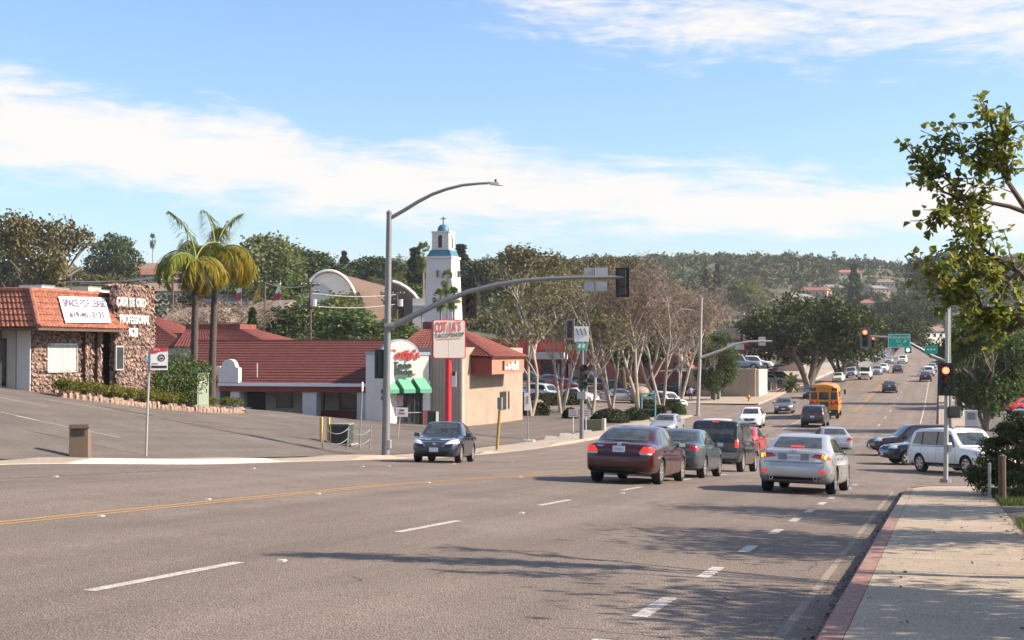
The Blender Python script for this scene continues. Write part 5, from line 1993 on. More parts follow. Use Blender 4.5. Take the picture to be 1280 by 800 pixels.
def church():
    D = 238
    c = PD(420, 440, D)
    z0 = surf(c.x, c.y)
    t = thing('church_hall', 'church hall with sweeping brown arched roof and white gable', 'church', (c.x, c.y, z0))
    Z = lambda py: PD(420, py, D).z - z0
    ux = Vector((math.cos(YAW), math.sin(YAW), 0))       # along the picture
    uy = Vector((-math.sin(YAW), math.cos(YAW), 0))      # away
    X = lambda px: (px - 420) / F * D
    BR = mat('brown_shingle_vault', (.115, .074, .058), .85, var=.12, vscale=.4, bump=.3, bscale=8)
    # arched white gable at the left, vault running right and back
    ax, aw, ah = X(411), X(447) - X(411), Z(341) - Z(405)
    zc = Z(405)

    def arc(k, cx_, w, h, zc_):
        a = PI * k
        return cx_ - w * math.cos(a), zc_ + h * (math.sin(a) ** .8)
    n = 20
    base = -ux * 0
    gpts = [arc(k / n, ax, aw, ah, zc) for k in range(n + 1)]
    poly = [ux * x + Vector((0, 0, z)) for x, z in gpts]
    poly = [poly[0] + Vector((0, 0, -8))] + poly + [poly[-1] + Vector((0, 0, -8))]
    MB().prism(poly, 0, uy * .6).build('gable_wall', WHITEST, t)
    b = MB()
    rim = [ux * x + Vector((0, 0, z)) - uy * .5 for x, z in [arc(k / n, ax, aw * 1.04, ah * 1.04, zc) for k in range(n + 1)]]
    b.tube(rim, .28, 6)
    b.build('gable_rim', WHITEST, t, True)
    # vault: sweep from the gable arch to a lower arch far right
    bx, bw_, bh = X(506), X(526) - X(506), Z(362) - Z(405)
    b = MB()

    def vault(u, v):
        x0, z0_ = arc(v, ax, aw * 1.03, ah * 1.03, zc)
        x1, z1_ = arc(v, bx, bw_, bh, zc)
        return ux * (x0 + (x1 - x0) * u) + Vector((0, 0, z0_ + (z1_ - z0_) * u - 1.5 * math.sin(PI * u) * 0)) + uy * (u * 16)
    b.grid(vault, 14, 20)
    b.build('vault_roof', BR, t, True, fix=False)
    rim = [vault(1, k / n) + uy * .2 for k in range(n + 1)]
    MB().tube(rim, .55, 6).build('far_rim', WHITEST, t, True)
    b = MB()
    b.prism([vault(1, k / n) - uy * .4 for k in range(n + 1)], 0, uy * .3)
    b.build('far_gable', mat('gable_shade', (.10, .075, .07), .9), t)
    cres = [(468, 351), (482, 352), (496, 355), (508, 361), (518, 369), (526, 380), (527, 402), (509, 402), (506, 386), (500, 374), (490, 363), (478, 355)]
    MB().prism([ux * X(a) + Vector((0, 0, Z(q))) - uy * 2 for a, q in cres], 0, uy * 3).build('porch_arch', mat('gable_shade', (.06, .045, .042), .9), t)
    MB().tube([ux * X(a) + Vector((0, 0, Z(q))) - uy * 2.4 for a, q in ((492, 352.5), (500, 355), (509, 360), (518, 367.5), (525, 377), (528, 388), (528.5, 400))], .32, 6).build('porch_rim', WHITEST, t, True)
    MB().prism([ux * X(440) + Vector((0, 0, Z(412))), ux * X(528) + Vector((0, 0, Z(412))), ux * X(528) + Vector((0, 0, Z(400))), ux * X(440) + Vector((0, 0, Z(400)))], 0, uy * 8).build('side_wall', CREAM, t)
    for x0, x1, y0, y1 in ((397, 402, 378, 386), (405, 410, 379, 385)):
        MB().prism([ux * X(a) + Vector((0, 0, Z(q))) - uy * .1 for a, q in ((x0, y1), (x1, y1), (x1, y0), (x0, y0))], 0, uy * .2).build('gable_window', WGLASS, t)
    # low annex before the tower
    MB().prism([ux * X(a) + Vector((0, 0, Z(q))) - uy * 18 for a, q in ((525, 412), (566, 412), (566, 378), (525, 378))], 0, uy * 8).build('annex', WHITEST, t)
    MB().prism([ux * X(a) + Vector((0, 0, Z(q))) - uy * 18.2 for a, q in ((525, 388), (563, 388), (563, 386), (525, 386))], 0, uy * .2).build('annex_band', BLUEGREY, t)


church()


# ------------------------------------------------------------------ shops beyond
def red_store():
    Y0 = 190
    O = on(700, 194)
    t = thing('red_front_store', 'store with a bright red fascia behind the pale tree trunks', 'building', (O.x, O.y, O.z))
    O = Vector((O.x, O.y, O.z))
    sb = lambda nm, x0, y0, x1, y1, Y, d, m: slab_px(MB(), x0, y0, x1, y1, Y, d, O).build(nm, m, t)
    SR = mat('store_red', (.42, .035, .022), .6, var=.12, vscale=.4)
    sb('wall', 598, 438, 800, 490, O.y + 1.0, 14, mat('store_wall', (.30, .07, .05), .8))
    sb('red_fascia', 612, 424, 706, 447, O.y, 1.2, SR)
    sb('canopy', 664, 440, 705, 449, O.y - 2.2, 2.1, mat('store_canopy', (.44, .42, .40), .7))
    sb('brick_wing', 742, 440, 862, 484, O.y - 2, 8, mat('brick_red_wing', (.30, .10, .07), .85, var=.12, vscale=.8))
    sb('window_band', 742, 478, 862, 487, O.y - 2.1, .1, mat('band_grey', (.20, .22, .24), .4))
    for x in (672, 693, 706.5, 724):
        sb('pilaster', x, 448, x + 4, 478, O.y + .8, .3, SR)
    for x0, x1 in ((678, 690), (692, 700), (707, 716)):
        w = sb('shop_window', x0, 452, x1, 476, O.y + .85, .2, WGLASS)
    for x0, x1 in ((693, 699), (708, 714)):
        sb('window_poster', x0, 455, x1, 472, O.y + .8, .04, mat('blue_poster', (.40, .45, .60), .6, col2=(.62, .62, .62), vscale=1.2))
    for k in range(4):
        x = 790 + k * 14
        sb('wing_emblem', x, 473, x + 7, 479, O.y - 2.15, .1, SR)
    # storefront lettering lost behind the trees: plain raised strips
    for x0, x1 in ((640, 656), (660, 668), (675, 703)):
        sb('fascia_panel', x0, 427, x1, 436, O.y - .1, .15, mat('fascia_bright_red', (.60, .05, .03), .5))


red_store()


def far_shops():
    # red and tan restaurant above the retaining wall
    O = on(925, 225)
    t = thing('red_gabled_restaurant', 'red restaurant with tan parapet and small white gable above the tan wall', 'building', O)
    sb = lambda nm, x0, y0, x1, y1, Y, d, m: slab_px(MB(), x0, y0, x1, y1, Y, d, O).build(nm, m, t)
    RD = mat('restaurant_red', (.40, .06, .04), .7, var=.1, vscale=.5)
    sb('wall', 895, 424, 946, 460, O.y, 12, RD)
    sb('parapet', 893, 410, 943, 424, O.y - .3, 12.6, TANW)
    sb('wall_band', 909, 428, 930, 437, O.y - .25, .3, GUTW)
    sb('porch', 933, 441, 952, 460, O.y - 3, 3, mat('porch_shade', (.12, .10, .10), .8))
    for x in (933, 939, 951):
        sb('porch_post', x, 441, x + 1.4, 460, O.y - 3.2, .2, GUTW)
    a, c_, e = PY(930, 442, O.y - 3.2), PY(957, 442, O.y - 3.2), PY(946, 428, O.y - 3.2)
    MB().prism([a - O, c_ - O, e - O], 0, (0, 4, 0)).build('gable', CREAM, t)
    a2, e2 = PY(930, 442, O.y - 3.4) - O, PY(944, 427, O.y - 3.4) - O
    MB().prism([a2, PY(930, 424, O.y - 3.4) - O, e2], 0, (0, 4.2, 0)).build('gable_roof', RD, t)
    # tan retaining wall
    O = on(915, 168)
    t = thing('retaining_wall', 'tan block retaining wall below the upper car park', 'wall', O)
    a, c_ = PY(860, 487, O.y), PY(944, 488, O.y)
    ztop = PY(915, 462, O.y).z
    n = 9
    for i in range(n):
        x0, x1 = a.x + (c_.x - a.x) * i / n, a.x + (c_.x - a.x) * (i + 1) / n
        MB().bb(x0 - O.x + .01, x1 - O.x - .01, 0, .4, -1.2, ztop - O.z).build('wall_panel', TANW, t)
        MB().bb(x0 - O.x - .06, x0 - O.x + .06, -.07, 0, -1.2, ztop - O.z).build('wall_pilaster', TANW, t)
    MB().bb(a.x - O.x, c_.x - O.x + .1, -.12, .5, ztop - O.z, ztop - O.z + .14).build('coping', CREAM, t)
    MB().bb(c_.x - O.x - .02, c_.x - O.x + .38, .42, 9, -1.2, ztop - O.z).build('return_wall', CREAM, t)
    # upper lot deck
    tag(grid_sheet('upper_car_park', axis((a.x - 4, c_.x, 3)), axis((O.y + .4, O.y + 48, 4)), lambda X, Y: ztop - .25 + .012 * (Y - O.y), ASPH2), kind='structure')
    zup = lambda X, Y: ztop - .25 + .012 * (Y - O.y)
    for k, lb, px, D, dg, pm in (('pick', 'pale blue pickup with canopy parked behind the wall coping', 925, 178, 92, 'blue'), ('suvB', 'white car at the end of the upper car park', 944, 183, 92, 'white'), ('sedD', 'silver car parked in the upper lot behind the white one', 936, 195, 90, 'silver')):
        car_at(k, lb, on(px, D), 0, dg, pm, 'mid', zf=zup, parts=False)
    for k, lb, px, D, dg, pm in (('sedD', 'white car parked at the roadside under the big fig tree', 962, 205, 80, 'white'), ('suvB', 'maroon car parked at the roadside under the big fig tree', 976, 212, 85, 'maroon')):
        car_at(k, lb, on(px, D), 0, dg, pm, 'mid', parts=False)
    # small tan house by the fig
    O = on(985, 262)
    t = thing('tan_shop', 'small tan shop with sloping roof under the fig tree crown', 'building', O)
    sb = lambda nm, x0, y0, x1, y1, Y, d, m: slab_px(MB(), x0, y0, x1, y1, Y, d, O).build(nm, m, t)
    sb('wall', 970, 436, 1000, 466, O.y, 10, mat('peach_wall', (.45, .30, .22), .9))
    a, c_ = PY(968, 438, O.y - .5) - O, PY(1002, 438, O.y - .5) - O
    e, f_ = PY(976, 428, O.y + 4) - O, PY(996, 428, O.y + 4) - O
    MB().add([a, c_, f_, e], [(0, 1, 2, 3)]).build('roof', TILER, t, fix=False)
    sb('window', 978, 448, 986, 456, O.y - .1, .2, WGLASS)
    # long white building behind the leafless trees
    O = on(850, 232)
    t = thing('pale_warehouse', 'long pale commercial block behind the leafless trees', 'building', O)
    sb = lambda nm, x0, y0, x1, y1, Y, d, m: slab_px(MB(), x0, y0, x1, y1, Y, d, O).build(nm, m, t)
    sb('wall', 770, 425, 905, 470, O.y, 14, CREAM)
    sb('parapet', 769, 421, 906, 426, O.y - .3, 14.6, WHITEST)
    for k in range(6):
        sb('window', 778 + k * 21, 436, 788 + k * 21, 447, O.y - .1, .2, WGLASS)
    # brown roofed houses behind the palms
    for lb, px, D, x0, x1, ye, yr, yb_, wm, rm in (('house with broad brown roof behind the palms', 230, 150, 193, 262, 402, 384, 425, CREAM, mat('brown_roof', (.22, .16, .115), .9, var=.12)), ('flat roofed shed with pale wall beyond the leafless hedge', 335, 170, 300, 352, 387, 375, 425, WHITEST, mat('grey_brown_roof', (.17, .13, .11), .9, var=.12)), ('long white stucco house below the church gable', 385, 185, 345, 420, 404, 396, 430, WHITEST, mat('grey_roof', (.22, .21, .2), .9))):
        O = on(px, D)
        t = thing('house', lb, 'house', O)
        a, c_ = PY(x0, ye, O.y) - O, PY(x1, ye, O.y) - O
        zt_ = PY((x0 + x1) / 2, yr, O.y + 4).z - O.z
        a.z = c_.z = PY((x0 + x1) / 2, ye, O.y).z - O.z
        MB().bb(a.x + .5, c_.x - .5, .4, 9, -2, a.z).build('wall', wm, t)
        b = MB()
        w = c_.x - a.x
        r0, r1 = Vector((a.x + w * .15, 5, zt_)), Vector((c_.x - w * .15, 5, zt_))
        a2, c2 = a + Vector((0, 10, 0)), c_ + Vector((0, 10, 0))
        b.add([a, c_, r1, r0, a2, c2], [(0, 1, 2, 3), (1, 5, 2), (5, 4, 3, 2), (4, 0, 3)])
        b.build('roof', rm, t)
        for k in range(3):
            xx = a.x + w * (.25 + .22 * k)
            q = MB().bb(xx - .6, xx + .6, .3, .42, a.z - 2.0, a.z - .9).build('window', GUTW, t)
            MB().bb(xx - .5, xx + .5, .27, .3, a.z - 1.9, a.z - 1.0).build('pane', WGLASS, q)


far_shops()


# ------------------------------------------------------------------ houses on the hills
def hill_houses():
    r = random.Random(11)
    wm = [CREAM, WHITEST, TANW, mat('pink_stucco', (.48, .34, .28), .9)]
    rm = [mat('hill_roof_grey', (.20, .19, .19), .9, var=.1), mat('hill_roof_red', (.26, .10, .07), .9, var=.1), mat('hill_roof_brown', (.19, .13, .10), .9, var=.1)]
    spots = [(985, 352, 700), (998, 345, 720), (1020, 350, 760), (1040, 348, 780), (910, 378, 480), (958, 368, 560), (1095, 347, 780), (1105, 345, 800), (1078, 356, 700), (1125, 363, 620), (1115, 395, 520), (1135, 383, 560), (1030, 372, 600), (935, 352, 640), (925, 345, 700), (1158, 392, 560), (1162, 404, 520), (160, 340, 330), (172, 322, 380), (205, 352, 300), (195, 338, 350), (295, 362, 260), (92, 372, 220), (735, 340, 480), (700, 352, 430), (715, 365, 380), (1000, 360, 640), (1060, 340, 840), (165, 322, 420), (1090, 372, 600)]
    kinds = ['pale', 'white', 'tan', 'pink']
    for i, (px, py, D) in enumerate(spots):
        p = PD(px, py, D)
        p.z = surf(p.x, p.y) + r.uniform(.2, 2.0)
        k, q = r.randrange(4), r.randrange(3)
        w, d, h = r.uniform(10, 17), r.uniform(8, 11), r.uniform(3, 5.2)
        lb = '%s hillside house with %s roof among %s' % (kinds[k], ('grey', 'red', 'brown')[q], 'the trees of the far hill' if D > 440 else 'the trees of the near hill')
        t = thing('hillside_house', lb, 'house', p, YAW + r.uniform(-.5, .5), 'houses on the hillsides')
        MB().bb(-w / 2, w / 2, -d / 2, d / 2, -4, h).build('wall', wm[k], t)
        b = MB()
        o = .6
        a = [(-w / 2 - o, -d / 2 - o, h), (w / 2 + o, -d / 2 - o, h), (w / 2 + o, d / 2 + o, h), (-w / 2 - o, d / 2 + o, h), (-w / 2 + 2, 0, h + 1.9), (w / 2 - 2, 0, h + 1.9)]
        b.add(a, [(0, 1, 5, 4), (1, 2, 5), (2, 3, 4, 5), (3, 0, 4), (3, 2, 1, 0)])
        b.build('roof', rm[q], t)
        for s in range(4):
            x = -w / 2 + w * (s + .5) / 4
            f = MB().bb(x - .75, x + .75, -d / 2 - .06, -d / 2, h - 2.1, h - .7).build('window', GUTW, t)
            MB().bb(x - .62, x + .62, -d / 2 - .1, -d / 2 - .06, h - 2.0, h - .8).build('pane', WGLASS, f)


hill_houses()
# ================================================================== street furniture
POLE = mat('pole_grey', (.20, .205, .21), .5, .5, var=.12, vscale=2.5)
POLEL = mat('pole_light', (.38, .375, .36), .5, .4, var=.1, vscale=2.5)
SIGB = mat('signal_black', (.015, .016, .016), .5)
SIGD = mat('signal_dark_green', (.025, .04, .035), .5)
SIGBACK = mat('backplate', (.022, .022, .023), .6)
LRED = glow('lit_red_signal', (1.0, .07, .03), 4.0, (.5, .02, .01))
LGRN = mat('dark_green_lens', (.02, .05, .04), .2)
LAMB = mat('dark_amber_lens', (.08, .04, .01), .2)
LOFF = mat('dark_red_lens', (.06, .01, .01), .2)
SGREEN = mat('street_sign_green', (.0, .40, .27), .45)
SWHITE = mat('sign_white', (.72, .72, .70), .5, var=.04, vscale=5)
SRED = mat('sign_red_print', (.50, .04, .05), .5)
SBLK = mat('sign_black_print', (.02, .02, .02), .6)
SBACK = mat('sign_back', (.40, .40, .41), .45, .5, var=.15, vscale=3)


def local(parent, p):
    return Vector(p) - parent.location


def signal_head(t, c, facing, lit=None, h=1.07, back=True, backm=None, bodym=None, n=3, name='signal_head'):
    """three lens signal centred at c (relative to t), facing angle clockwise from +Y"""
    mt = Matrix.Rotation(-facing, 3, 'Z')
    c = Vector(c)
    s = h / n
    w = s * .95
    b = MB()
    for k in range(n):
        z = (k - (n - 1) / 2) * s
        b.box(c + mt @ Vector((0, 0, z)), (w, w * .5, s * .97), mt)
    o = b.build(name, bodym or SIGB, t)
    if back:
        MB().box(c + mt @ Vector((0, w * .1, 0)), (w * 1.85, .02, h + w * .75), mt).build('backplate', backm or SIGBACK, o)
    cols = [LGRN, LAMB, LOFF]
    for k in range(n):
        z = (k - (n - 1) / 2) * s
        m = cols[k % 3]
        if lit == k:
            m = LRED if k == n - 1 else glow('lit_green_signal', (.1, 1, .55), 3.0)
        r = s * .38
        l = MB()
        pr = [(.001, .02), (r * .6, .012), (r, 0)]
        l.lathe(pr, 14, 'Y', (0, w * .26, z))
        l.v = [tuple(c + mt @ Vector(v)) for v in l.v]
        l.build('lens', m, o, True)
        # visor: open bottomed hood
        v = MB()
        N_ = 9
        pts = []
        for q in range(N_ + 1):
            a = R(-30) + (R(240)) * q / N_
            pts.append((r * 1.12 * math.cos(a), r * 1.12 * math.sin(a)))
        vs = [(x, w * .25, z + y) for x, y in pts] + [(x, w * .25 + r * 1.7 * (.55 + .45 * (y / (r * 1.12))), z + y) for x, y in pts]
        v.add([c + mt @ Vector(p) for p in vs], [(q, q + 1, N_ + 2 + q, N_ + 1 + q) for q in range(N_)])
        v.build('visor', SIGB, o, fix=False)
    return o


# ------------------------------------------------------------------ big pole with luminaire and mast arm, left side
def luminaire_pole():
    base = G(482, 571)
    D = base.y / ray(482, 571)[1]
    z0 = base.z
    t = thing('signal_pole', 'tall grey signal pole with curved lamp arm and long mast arm', 'signal pole', base)
    L = lambda px, py, dd=0: PD(px, py, D + dd) - base
    top = L(486.5, 267)
    MB().tube([(0, 0, -.1), (0, 0, .08)], .30, 10).build('base_plate', GALV, t)
    MB().tube([(0, 0, 0), (top.x, top.y, top.z)], [.175, .115], 14).build('pole', POLE, t, True)
    MB().lathe([(.13, 0), (.13, .05), (.05, .14), (.001, .16)], 12, 'Z', top).build('pole_cap', POLE, t)
    MB().box((.2, -.05, .55), (.12, .12, .35)).build('hand_hole_cover', ALU, t)
    # lamp arm
    pts = [L(489, 272), L(505, 263), L(522, 252.5), L(540, 243), L(558, 236.5), L(578, 231.5), L(598, 229.5), L(610, 229)]
    MB().tube(pts, [.085, .082, .078, .072, .066, .06, .055, .05], 10).build('lamp_arm', POLE, t, True)
    e, f_ = L(609, 229), L(630, 231)
    d = (f_ - e)
    hd = MB()
    hd.add([], [])
    c = (e + f_) / 2
    ax = d.normalized()
    sd = Vector((-ax.y, ax.x, 0)).normalized()
    prof = [(-.5, .05, .0, .05), (-.3, .13, -.05, .07), (.2, .17, -.05, .08), (.5, .09, -.03, .03)]
    vs = []
    for u, w, zb, zt_ in prof:
        o = c + ax * (u * d.length)
        vs += [o - sd * w + Vector((0, 0, zb)), o + sd * w + Vector((0, 0, zb)), o + sd * w * .6 + Vector((0, 0, zt_)), o - sd * w * .6 + Vector((0, 0, zt_))]
    fs = []
    for i in range(3):
        for k in range(4):
            fs.append((i * 4 + k, i * 4 + (k + 1) % 4, i * 4 + 4 + (k + 1) % 4, i * 4 + 4 + k))
    fs += [(0, 1, 2, 3), (12, 13, 14, 15)]
    h = MB().add(vs, fs).build('lamp_head', POLEL, t)
    MB().tube([c + Vector((0, 0, .08)), c + Vector((0, 0, .2))], .05, 8).build('photocell', SIGB, h)
    # mast arm reaching over the road, toward the right
    pp = [(488, 409), (520, 393), (552, 377.5), (585, 365), (620, 356), (655, 350.5), (690, 348), (725, 347), (770, 346.5), (782, 346.5)]
    n = len(pp)
    mp = [L(x, y, -.0) for x, y in pp]
    MB().tube(mp, [.135 - .075 * k / (n - 1) for k in range(n)], 12).build('mast_arm', POLE, t, True)
    MB().tube([L(481, 408), L(492, 408)], .2, 10).build('arm_flange', POLE, t)
    # signals: they serve the oncoming side, so their backs show
    back = R(0)
    BRN = mat('weathered_backplate', (.10, .065, .03), .7, var=.2, vscale=3)
    c1 = L(778, 353, .35)
    signal_head(t, c1, R(2), None, 1.02, True, SIGBACK)
    MB().tube([L(778, 346.5), L(778, 353, .3)], .04, 6).build('bracket', POLE, t)
    # vented back of the head
    for k in range(3):
        MB().box(L(778, 342 + k * 11, -.02), (.30, .05, .30)).build('head_back', mat('head_back_brown', (.05, .035, .03), .6), t)
    signal_head(t, L(588, 379, .4), R(180), None, 1.05, True, BRN)
    # side mounted pair on the pole
    signal_head(t, L(477, 455, .0) + Vector((-.05, .1, 0)), R(-40), None, 1.0, True, SIGD, SIGD)
    signal_head(t, L(481, 495, .0) + Vector((-.02, .2, 0)), R(-60), None, .6, False, None, SIGD, 2, 'pedestrian_signal')
    # sign back on the arm
    a, c_ = L(730, 335.5, -.08), L(759.5, 364.5, -.08)
    m = (a + c_) / 2
    yawm = Matrix.Rotation(YAW, 3, 'Z')
    wd = (c_ - a)
    wd = Vector((wd.x, wd.y, 0)).length
    o = MB().box(L(745, 341, .12), (wd, .02, .43), yawm).build('sign_back', SBACK, t)
    MB().box(L(744.5, 358, .12), (wd * .97, .02, .40), yawm).build('sign_back', SBACK, t)
    MB().tube([L(744, 335, .1), L(744, 365, .1)], .03, 6).build('sign_clamp', POLE, t)
    # small plates under the arm
    MB().tube([L(527, 391), L(527, 412)], .03, 6).build('hanger', POLE, t)
    return t


luminaire_pole()


# ------------------------------------------------------------------ kerb signal post on the right
def right_post():
    base = G(1182, 601, lambda X, Y: road_z(-.7, Y) + .13)
    D = base.length / Vector(ray(1182, 601)).length
    D = (base.x ** 2 + base.y ** 2) ** .5 / (ray(1182, 601)[0] ** 2 + ray(1182, 601)[1] ** 2) ** .5
    t = thing('kerb_signal_post', 'slim post at the pavement corner carrying a lit red signal', 'signal post', base)
    L = lambda px, py, dd=0: PD(px, py, D + dd) - base
    top = L(1184.5, 386)
    MB().tube([(0, 0, -.05), (0, 0, .06)], .17, 10).build('base_plate', GALV, t)
    MB().tube([(0, 0, 0), top], [.075, .06], 12).build('post', POLEL, t, True)
    hc = L(1183.5, 474) + Vector((-.02, -.22, 0))
    signal_head(t, hc, R(186), 2, .82, True, SIGBACK)
    MB().tube([L(1184, 470), hc], .03, 6).build('bracket', SIGB, t)
    pc = L(1189, 515) + Vector((.10, -.05, 0))
    o = MB().box(pc, (.30, .22, .36), (0, 0, .4)).build('pedestrian_signal', SIGD, t)
    MB().box(pc + Vector((-.03, -.14, .03)), (.30, .12, .30), (0, 0, .4)).build('visor', SIGB, o)
    MB().box(L(1186, 560) + Vector((.03, -.06, 0)), (.10, .10, .22)).build('push_button', ALU, t)
    return t


right_post()


# ------------------------------------------------------------------ far right pole with the Kenwood sign
def far_signal():
    D = 84.0
    base = on(1187, D)
    base.z = road_z(.3, base.y) + .14
    t = thing('far_signal_pole', 'grey signal pole behind the kerb post, its arm holding a green road sign', 'signal pole', base)
    L = lambda px, py, dd=0: PD(px, py, D + dd) - base
    MB().tube([(0, 0, -.1), (0, 0, .08)], .28, 10).build('base_plate', GALV, t)
    MB().tube([(0, 0, 0), L(1186, 440), L(1186.5, 384)], [.15, .12, .10], 12).build('pole', POLE, t, True)
    pts = [L(1186, 453), L(1165, 445), L(1150, 436), L(1137, 429), L(1125, 424.5), L(1105, 421.5), L(1085, 420.5), L(1074, 420)]
    MB().tube(pts, [.12, .11, .10, .095, .09, .08, .07, .06], 10).build('mast_arm', POLE, t, True)
    yawm = Matrix.Rotation(YAW * .6, 3, 'Z')
    g = MB().box(L(1124, 426, -.25), (27.2 * D / F, .03, 17 * D / F), yawm).build('road_sign', SGREEN, t)
    W_ = 27.2 * D / F
    H_ = 17 * D / F
    cc = L(1124, 426, -.25)
    for du, dv, a, b_ in ((0, H_ / 2 - .02, W_, .03), (0, -H_ / 2 + .02, W_, .03), (W_ / 2 - .02, 0, .03, H_), (-W_ / 2 + .02, 0, .03, H_)):
        MB().box(cc + yawm @ Vector((du, -.02, dv)), (a, .01, b_), yawm).build('sign_border', SWHITE, g)
    rz_ = (R(90), 0, YAW * .6)
    for txt, du, dv, sz in (('Kenwood', 0, .21, .29), ('Dr', -.02, -.03, .27), ('1600', .0, -.28, .17)):
        o = lettering('lettering', txt, sz, SWHITE, g, cc + yawm @ Vector((du, -.03, dv)), rz_, .003, .95)
    arr = MB()
    q = [(.22, -.10), (.33, .01), (.30, .05), (.42, .06), (.40, -.06), (.37, -.03), (.26, -.14)]
    arr.prism([cc + yawm @ Vector((x, -.03, z)) for x, z in q], 0, yawm @ Vector((0, -.008, 0)))
    arr.build('arrow', SWHITE, g)
    signal_head(t, L(1081.5, 422.5, -.3), R(182), 2, 1.0, True, mat('grey_backplate', (.17, .16, .165), .6))
    signal_head(t, L(1092, 427, .6), R(195), 2, .62, False)
    o = MB().box(L(1135, 437.5, -.1), (.36, .2, .36), yawm).build('turn_lamp', SIGB, t)
    MB().lathe([(.001, -.02), (.12, 0)], 12, 'Y', L(1135, 437.5, -.25)).build('green_lens', glow('lit_teal_lens', (.35, .9, .75), .8, (.2, .5, .42)), o)
    # second green sign farther along the arm
    MB().box(L(1164, 437.2, -.2), (15.5 * D / F, .03, 10 * D / F), yawm).build('street_name_sign', SGREEN, t)
    for k in range(3):
        MB().box(L(1160 + k * 4, 437, -.24), (2.2 * D / F, .01, 2 * D / F), yawm).build('worn_lettering', SWHITE, t)


far_signal()


# ------------------------------------------------------------------ signal post and signs by the left driveway
def left_post():
    base = G(727, 551)
    D = (base.x ** 2 + base.y ** 2) ** .5 / (ray(727, 551)[0] ** 2 + ray(727, 551)[1] ** 2) ** .5
    t = thing('driveway_signal_post', 'signal post with lane arrows sign and bright green street name plate', 'signal post', base)
    L = lambda px, py, dd=0: PD(px, py, D + dd) - base
    MB().tube([(0, 0, -.1), (0, 0, .08)], .26, 10).build('base_plate', GALV, t)
    MB().tube([(0, 0, 0), L(728, 405)], [.14, .09], 12).build('post', POLE, t, True)
    signal_head(t, L(728.5, 471) + Vector((.05, -.25, 0)), R(150), None, 1.55, False, None, SIGD, 3)
    signal_head(t, L(712, 411.5) + Vector((0, .1, 0)), R(20), None, 1.05, True, mat('pale_backplate', (.30, .28, .25), .7))
    MB().tube([L(712, 411), L(728, 415)], .04, 6).build('bracket', POLE, t)
    a = L(728, 417.5) + Vector((.0, -.18, 0))
    w, h = 18 * D / F, 19 * D / F
    s = MB().box(a, (w, .02, h), (0, 0, YAW)).build('lane_sign', SWHITE, t)
    for k in range(3):
        x = (-.28 + .28 * k) * w
        c = a + Matrix.Rotation(YAW, 3, 'Z') @ Vector((x, -.02, .12))
        MB().tube([c + Vector((.05, 0, -.18)), c + Vector((.0, 0, .02)), c + Vector((-.09, 0, .22))], [.03, .03, .05], 6).build('lane_arrow', SBLK, s)
    g = MB().box(L(728, 433) + Vector((0, -.2, 0)), (12.5 * D / F, .02, 9.5 * D / F), (0, 0, YAW)).build('street_name_sign', mat('bright_green_sign', (.05, .42, .26), .4), t)
    for k in range(2):
        MB().box(L(725.5 + 5 * k, 432.5) + Vector((0, -.215, 0)), (3.2 * D / F, .01, 5 * D / F), (0, .3, YAW)).build('worn_lettering', SWHITE, g)
    MB().box(L(728, 494) + Vector((.0, -.16, 0)), (.55, .2, .46)).build('control_box', mat('pale_grey_box', (.42, .42, .37), .6), t)
    # no parking notices on stakes beside it
    for px, lb in ((716.5, 'pink printed notice on a short stake left of the driveway signal post'), (732.5, 'pink printed notice on a short stake right of the driveway signal post')):
        p = G(px, 541)
        q = thing('notice_board', lb, 'sign', p)
        MB().box((0, 0, .62), (.05, .05, 1.25)).build('stake', SWHITE, q)
        MB().box((0, -.04, 1.35), (.62, .02, .52)).build('board', SWHITE, q)
        for k in range(3):
            MB().box((0, -.055, 1.50 - k * .15), (.50, .006, .07)).build('worn_print', mat('pink_print', (.55, .22, .25), .6), q)


left_post()


def second_pole():
    base = G(872, 520)
    D = (base.x ** 2 + base.y ** 2) ** .5 / (ray(872, 520)[0] ** 2 + ray(872, 520)[1] ** 2) ** .5
    t = thing('corner_signal_pole', 'signal pole at the side street corner with arm over the road', 'signal pole', base)
    L = lambda px, py, dd=0: PD(px, py, D + dd) - base
    MB().tube([(0, 0, -.1), (0, 0, .1)], .32, 10).build('base_plate', GALV, t)
    MB().tube([(0, 0, 0), L(875, 447), L(877, 372)], [.17, .14, .09], 12).build('pole', POLEL, t, True)
    pts = [L(876, 447), L(890, 442), L(905, 436.5), L(920, 430), L(935, 427), L(950, 426.5), L(965, 426.5)]
    MB().tube(pts, [.14, .13, .12, .11, .10, .09, .08], 10).build('mast_arm', POLEL, t, True)
    MB().box(L(952.5, 426.5, .3), (9 * D / F, .04, 11 * D / F), (0, 0, YAW)).build('sign_back', SBACK, t)
    signal_head(t, L(963, 428, .4), R(2), None, 1.1, True)
    signal_head(t, L(928, 424, .3), R(30), None, .9, False)
    MB().tube([L(877, 391), L(862, 387), L(850, 386)], [.06, .05, .04], 8).build('lamp_arm', POLEL, t)
    b2 = on(848.5, 150)
    u = thing('street_name_post', 'thin post with teal street name plate by the side street', 'sign post', b2)
    L2 = lambda px, py, dd=0: PD(px, py, 150 + dd) - b2
    MB().tube([(0, 0, -.2), L2(849, 428)], .07, 8).build('post', POLEL, u)
    MB().box(L2(851.5, 432), (.55, .04, .55), (0, 0, YAW)).build('name_plate', mat('teal_sign', (.03, .25, .22), .4), u)
    signal_head(u, L2(845, 460) + Vector((-.2, 0, 0)), R(60), None, 1.1, True)
    MB().lathe([(.001, -.3), (.25, -.2), (.3, 0), (.25, .2), (.001, .3)], 12, 'Z', L2(851, 449)).build('round_lamp', CREAM, u, True)


second_pole()


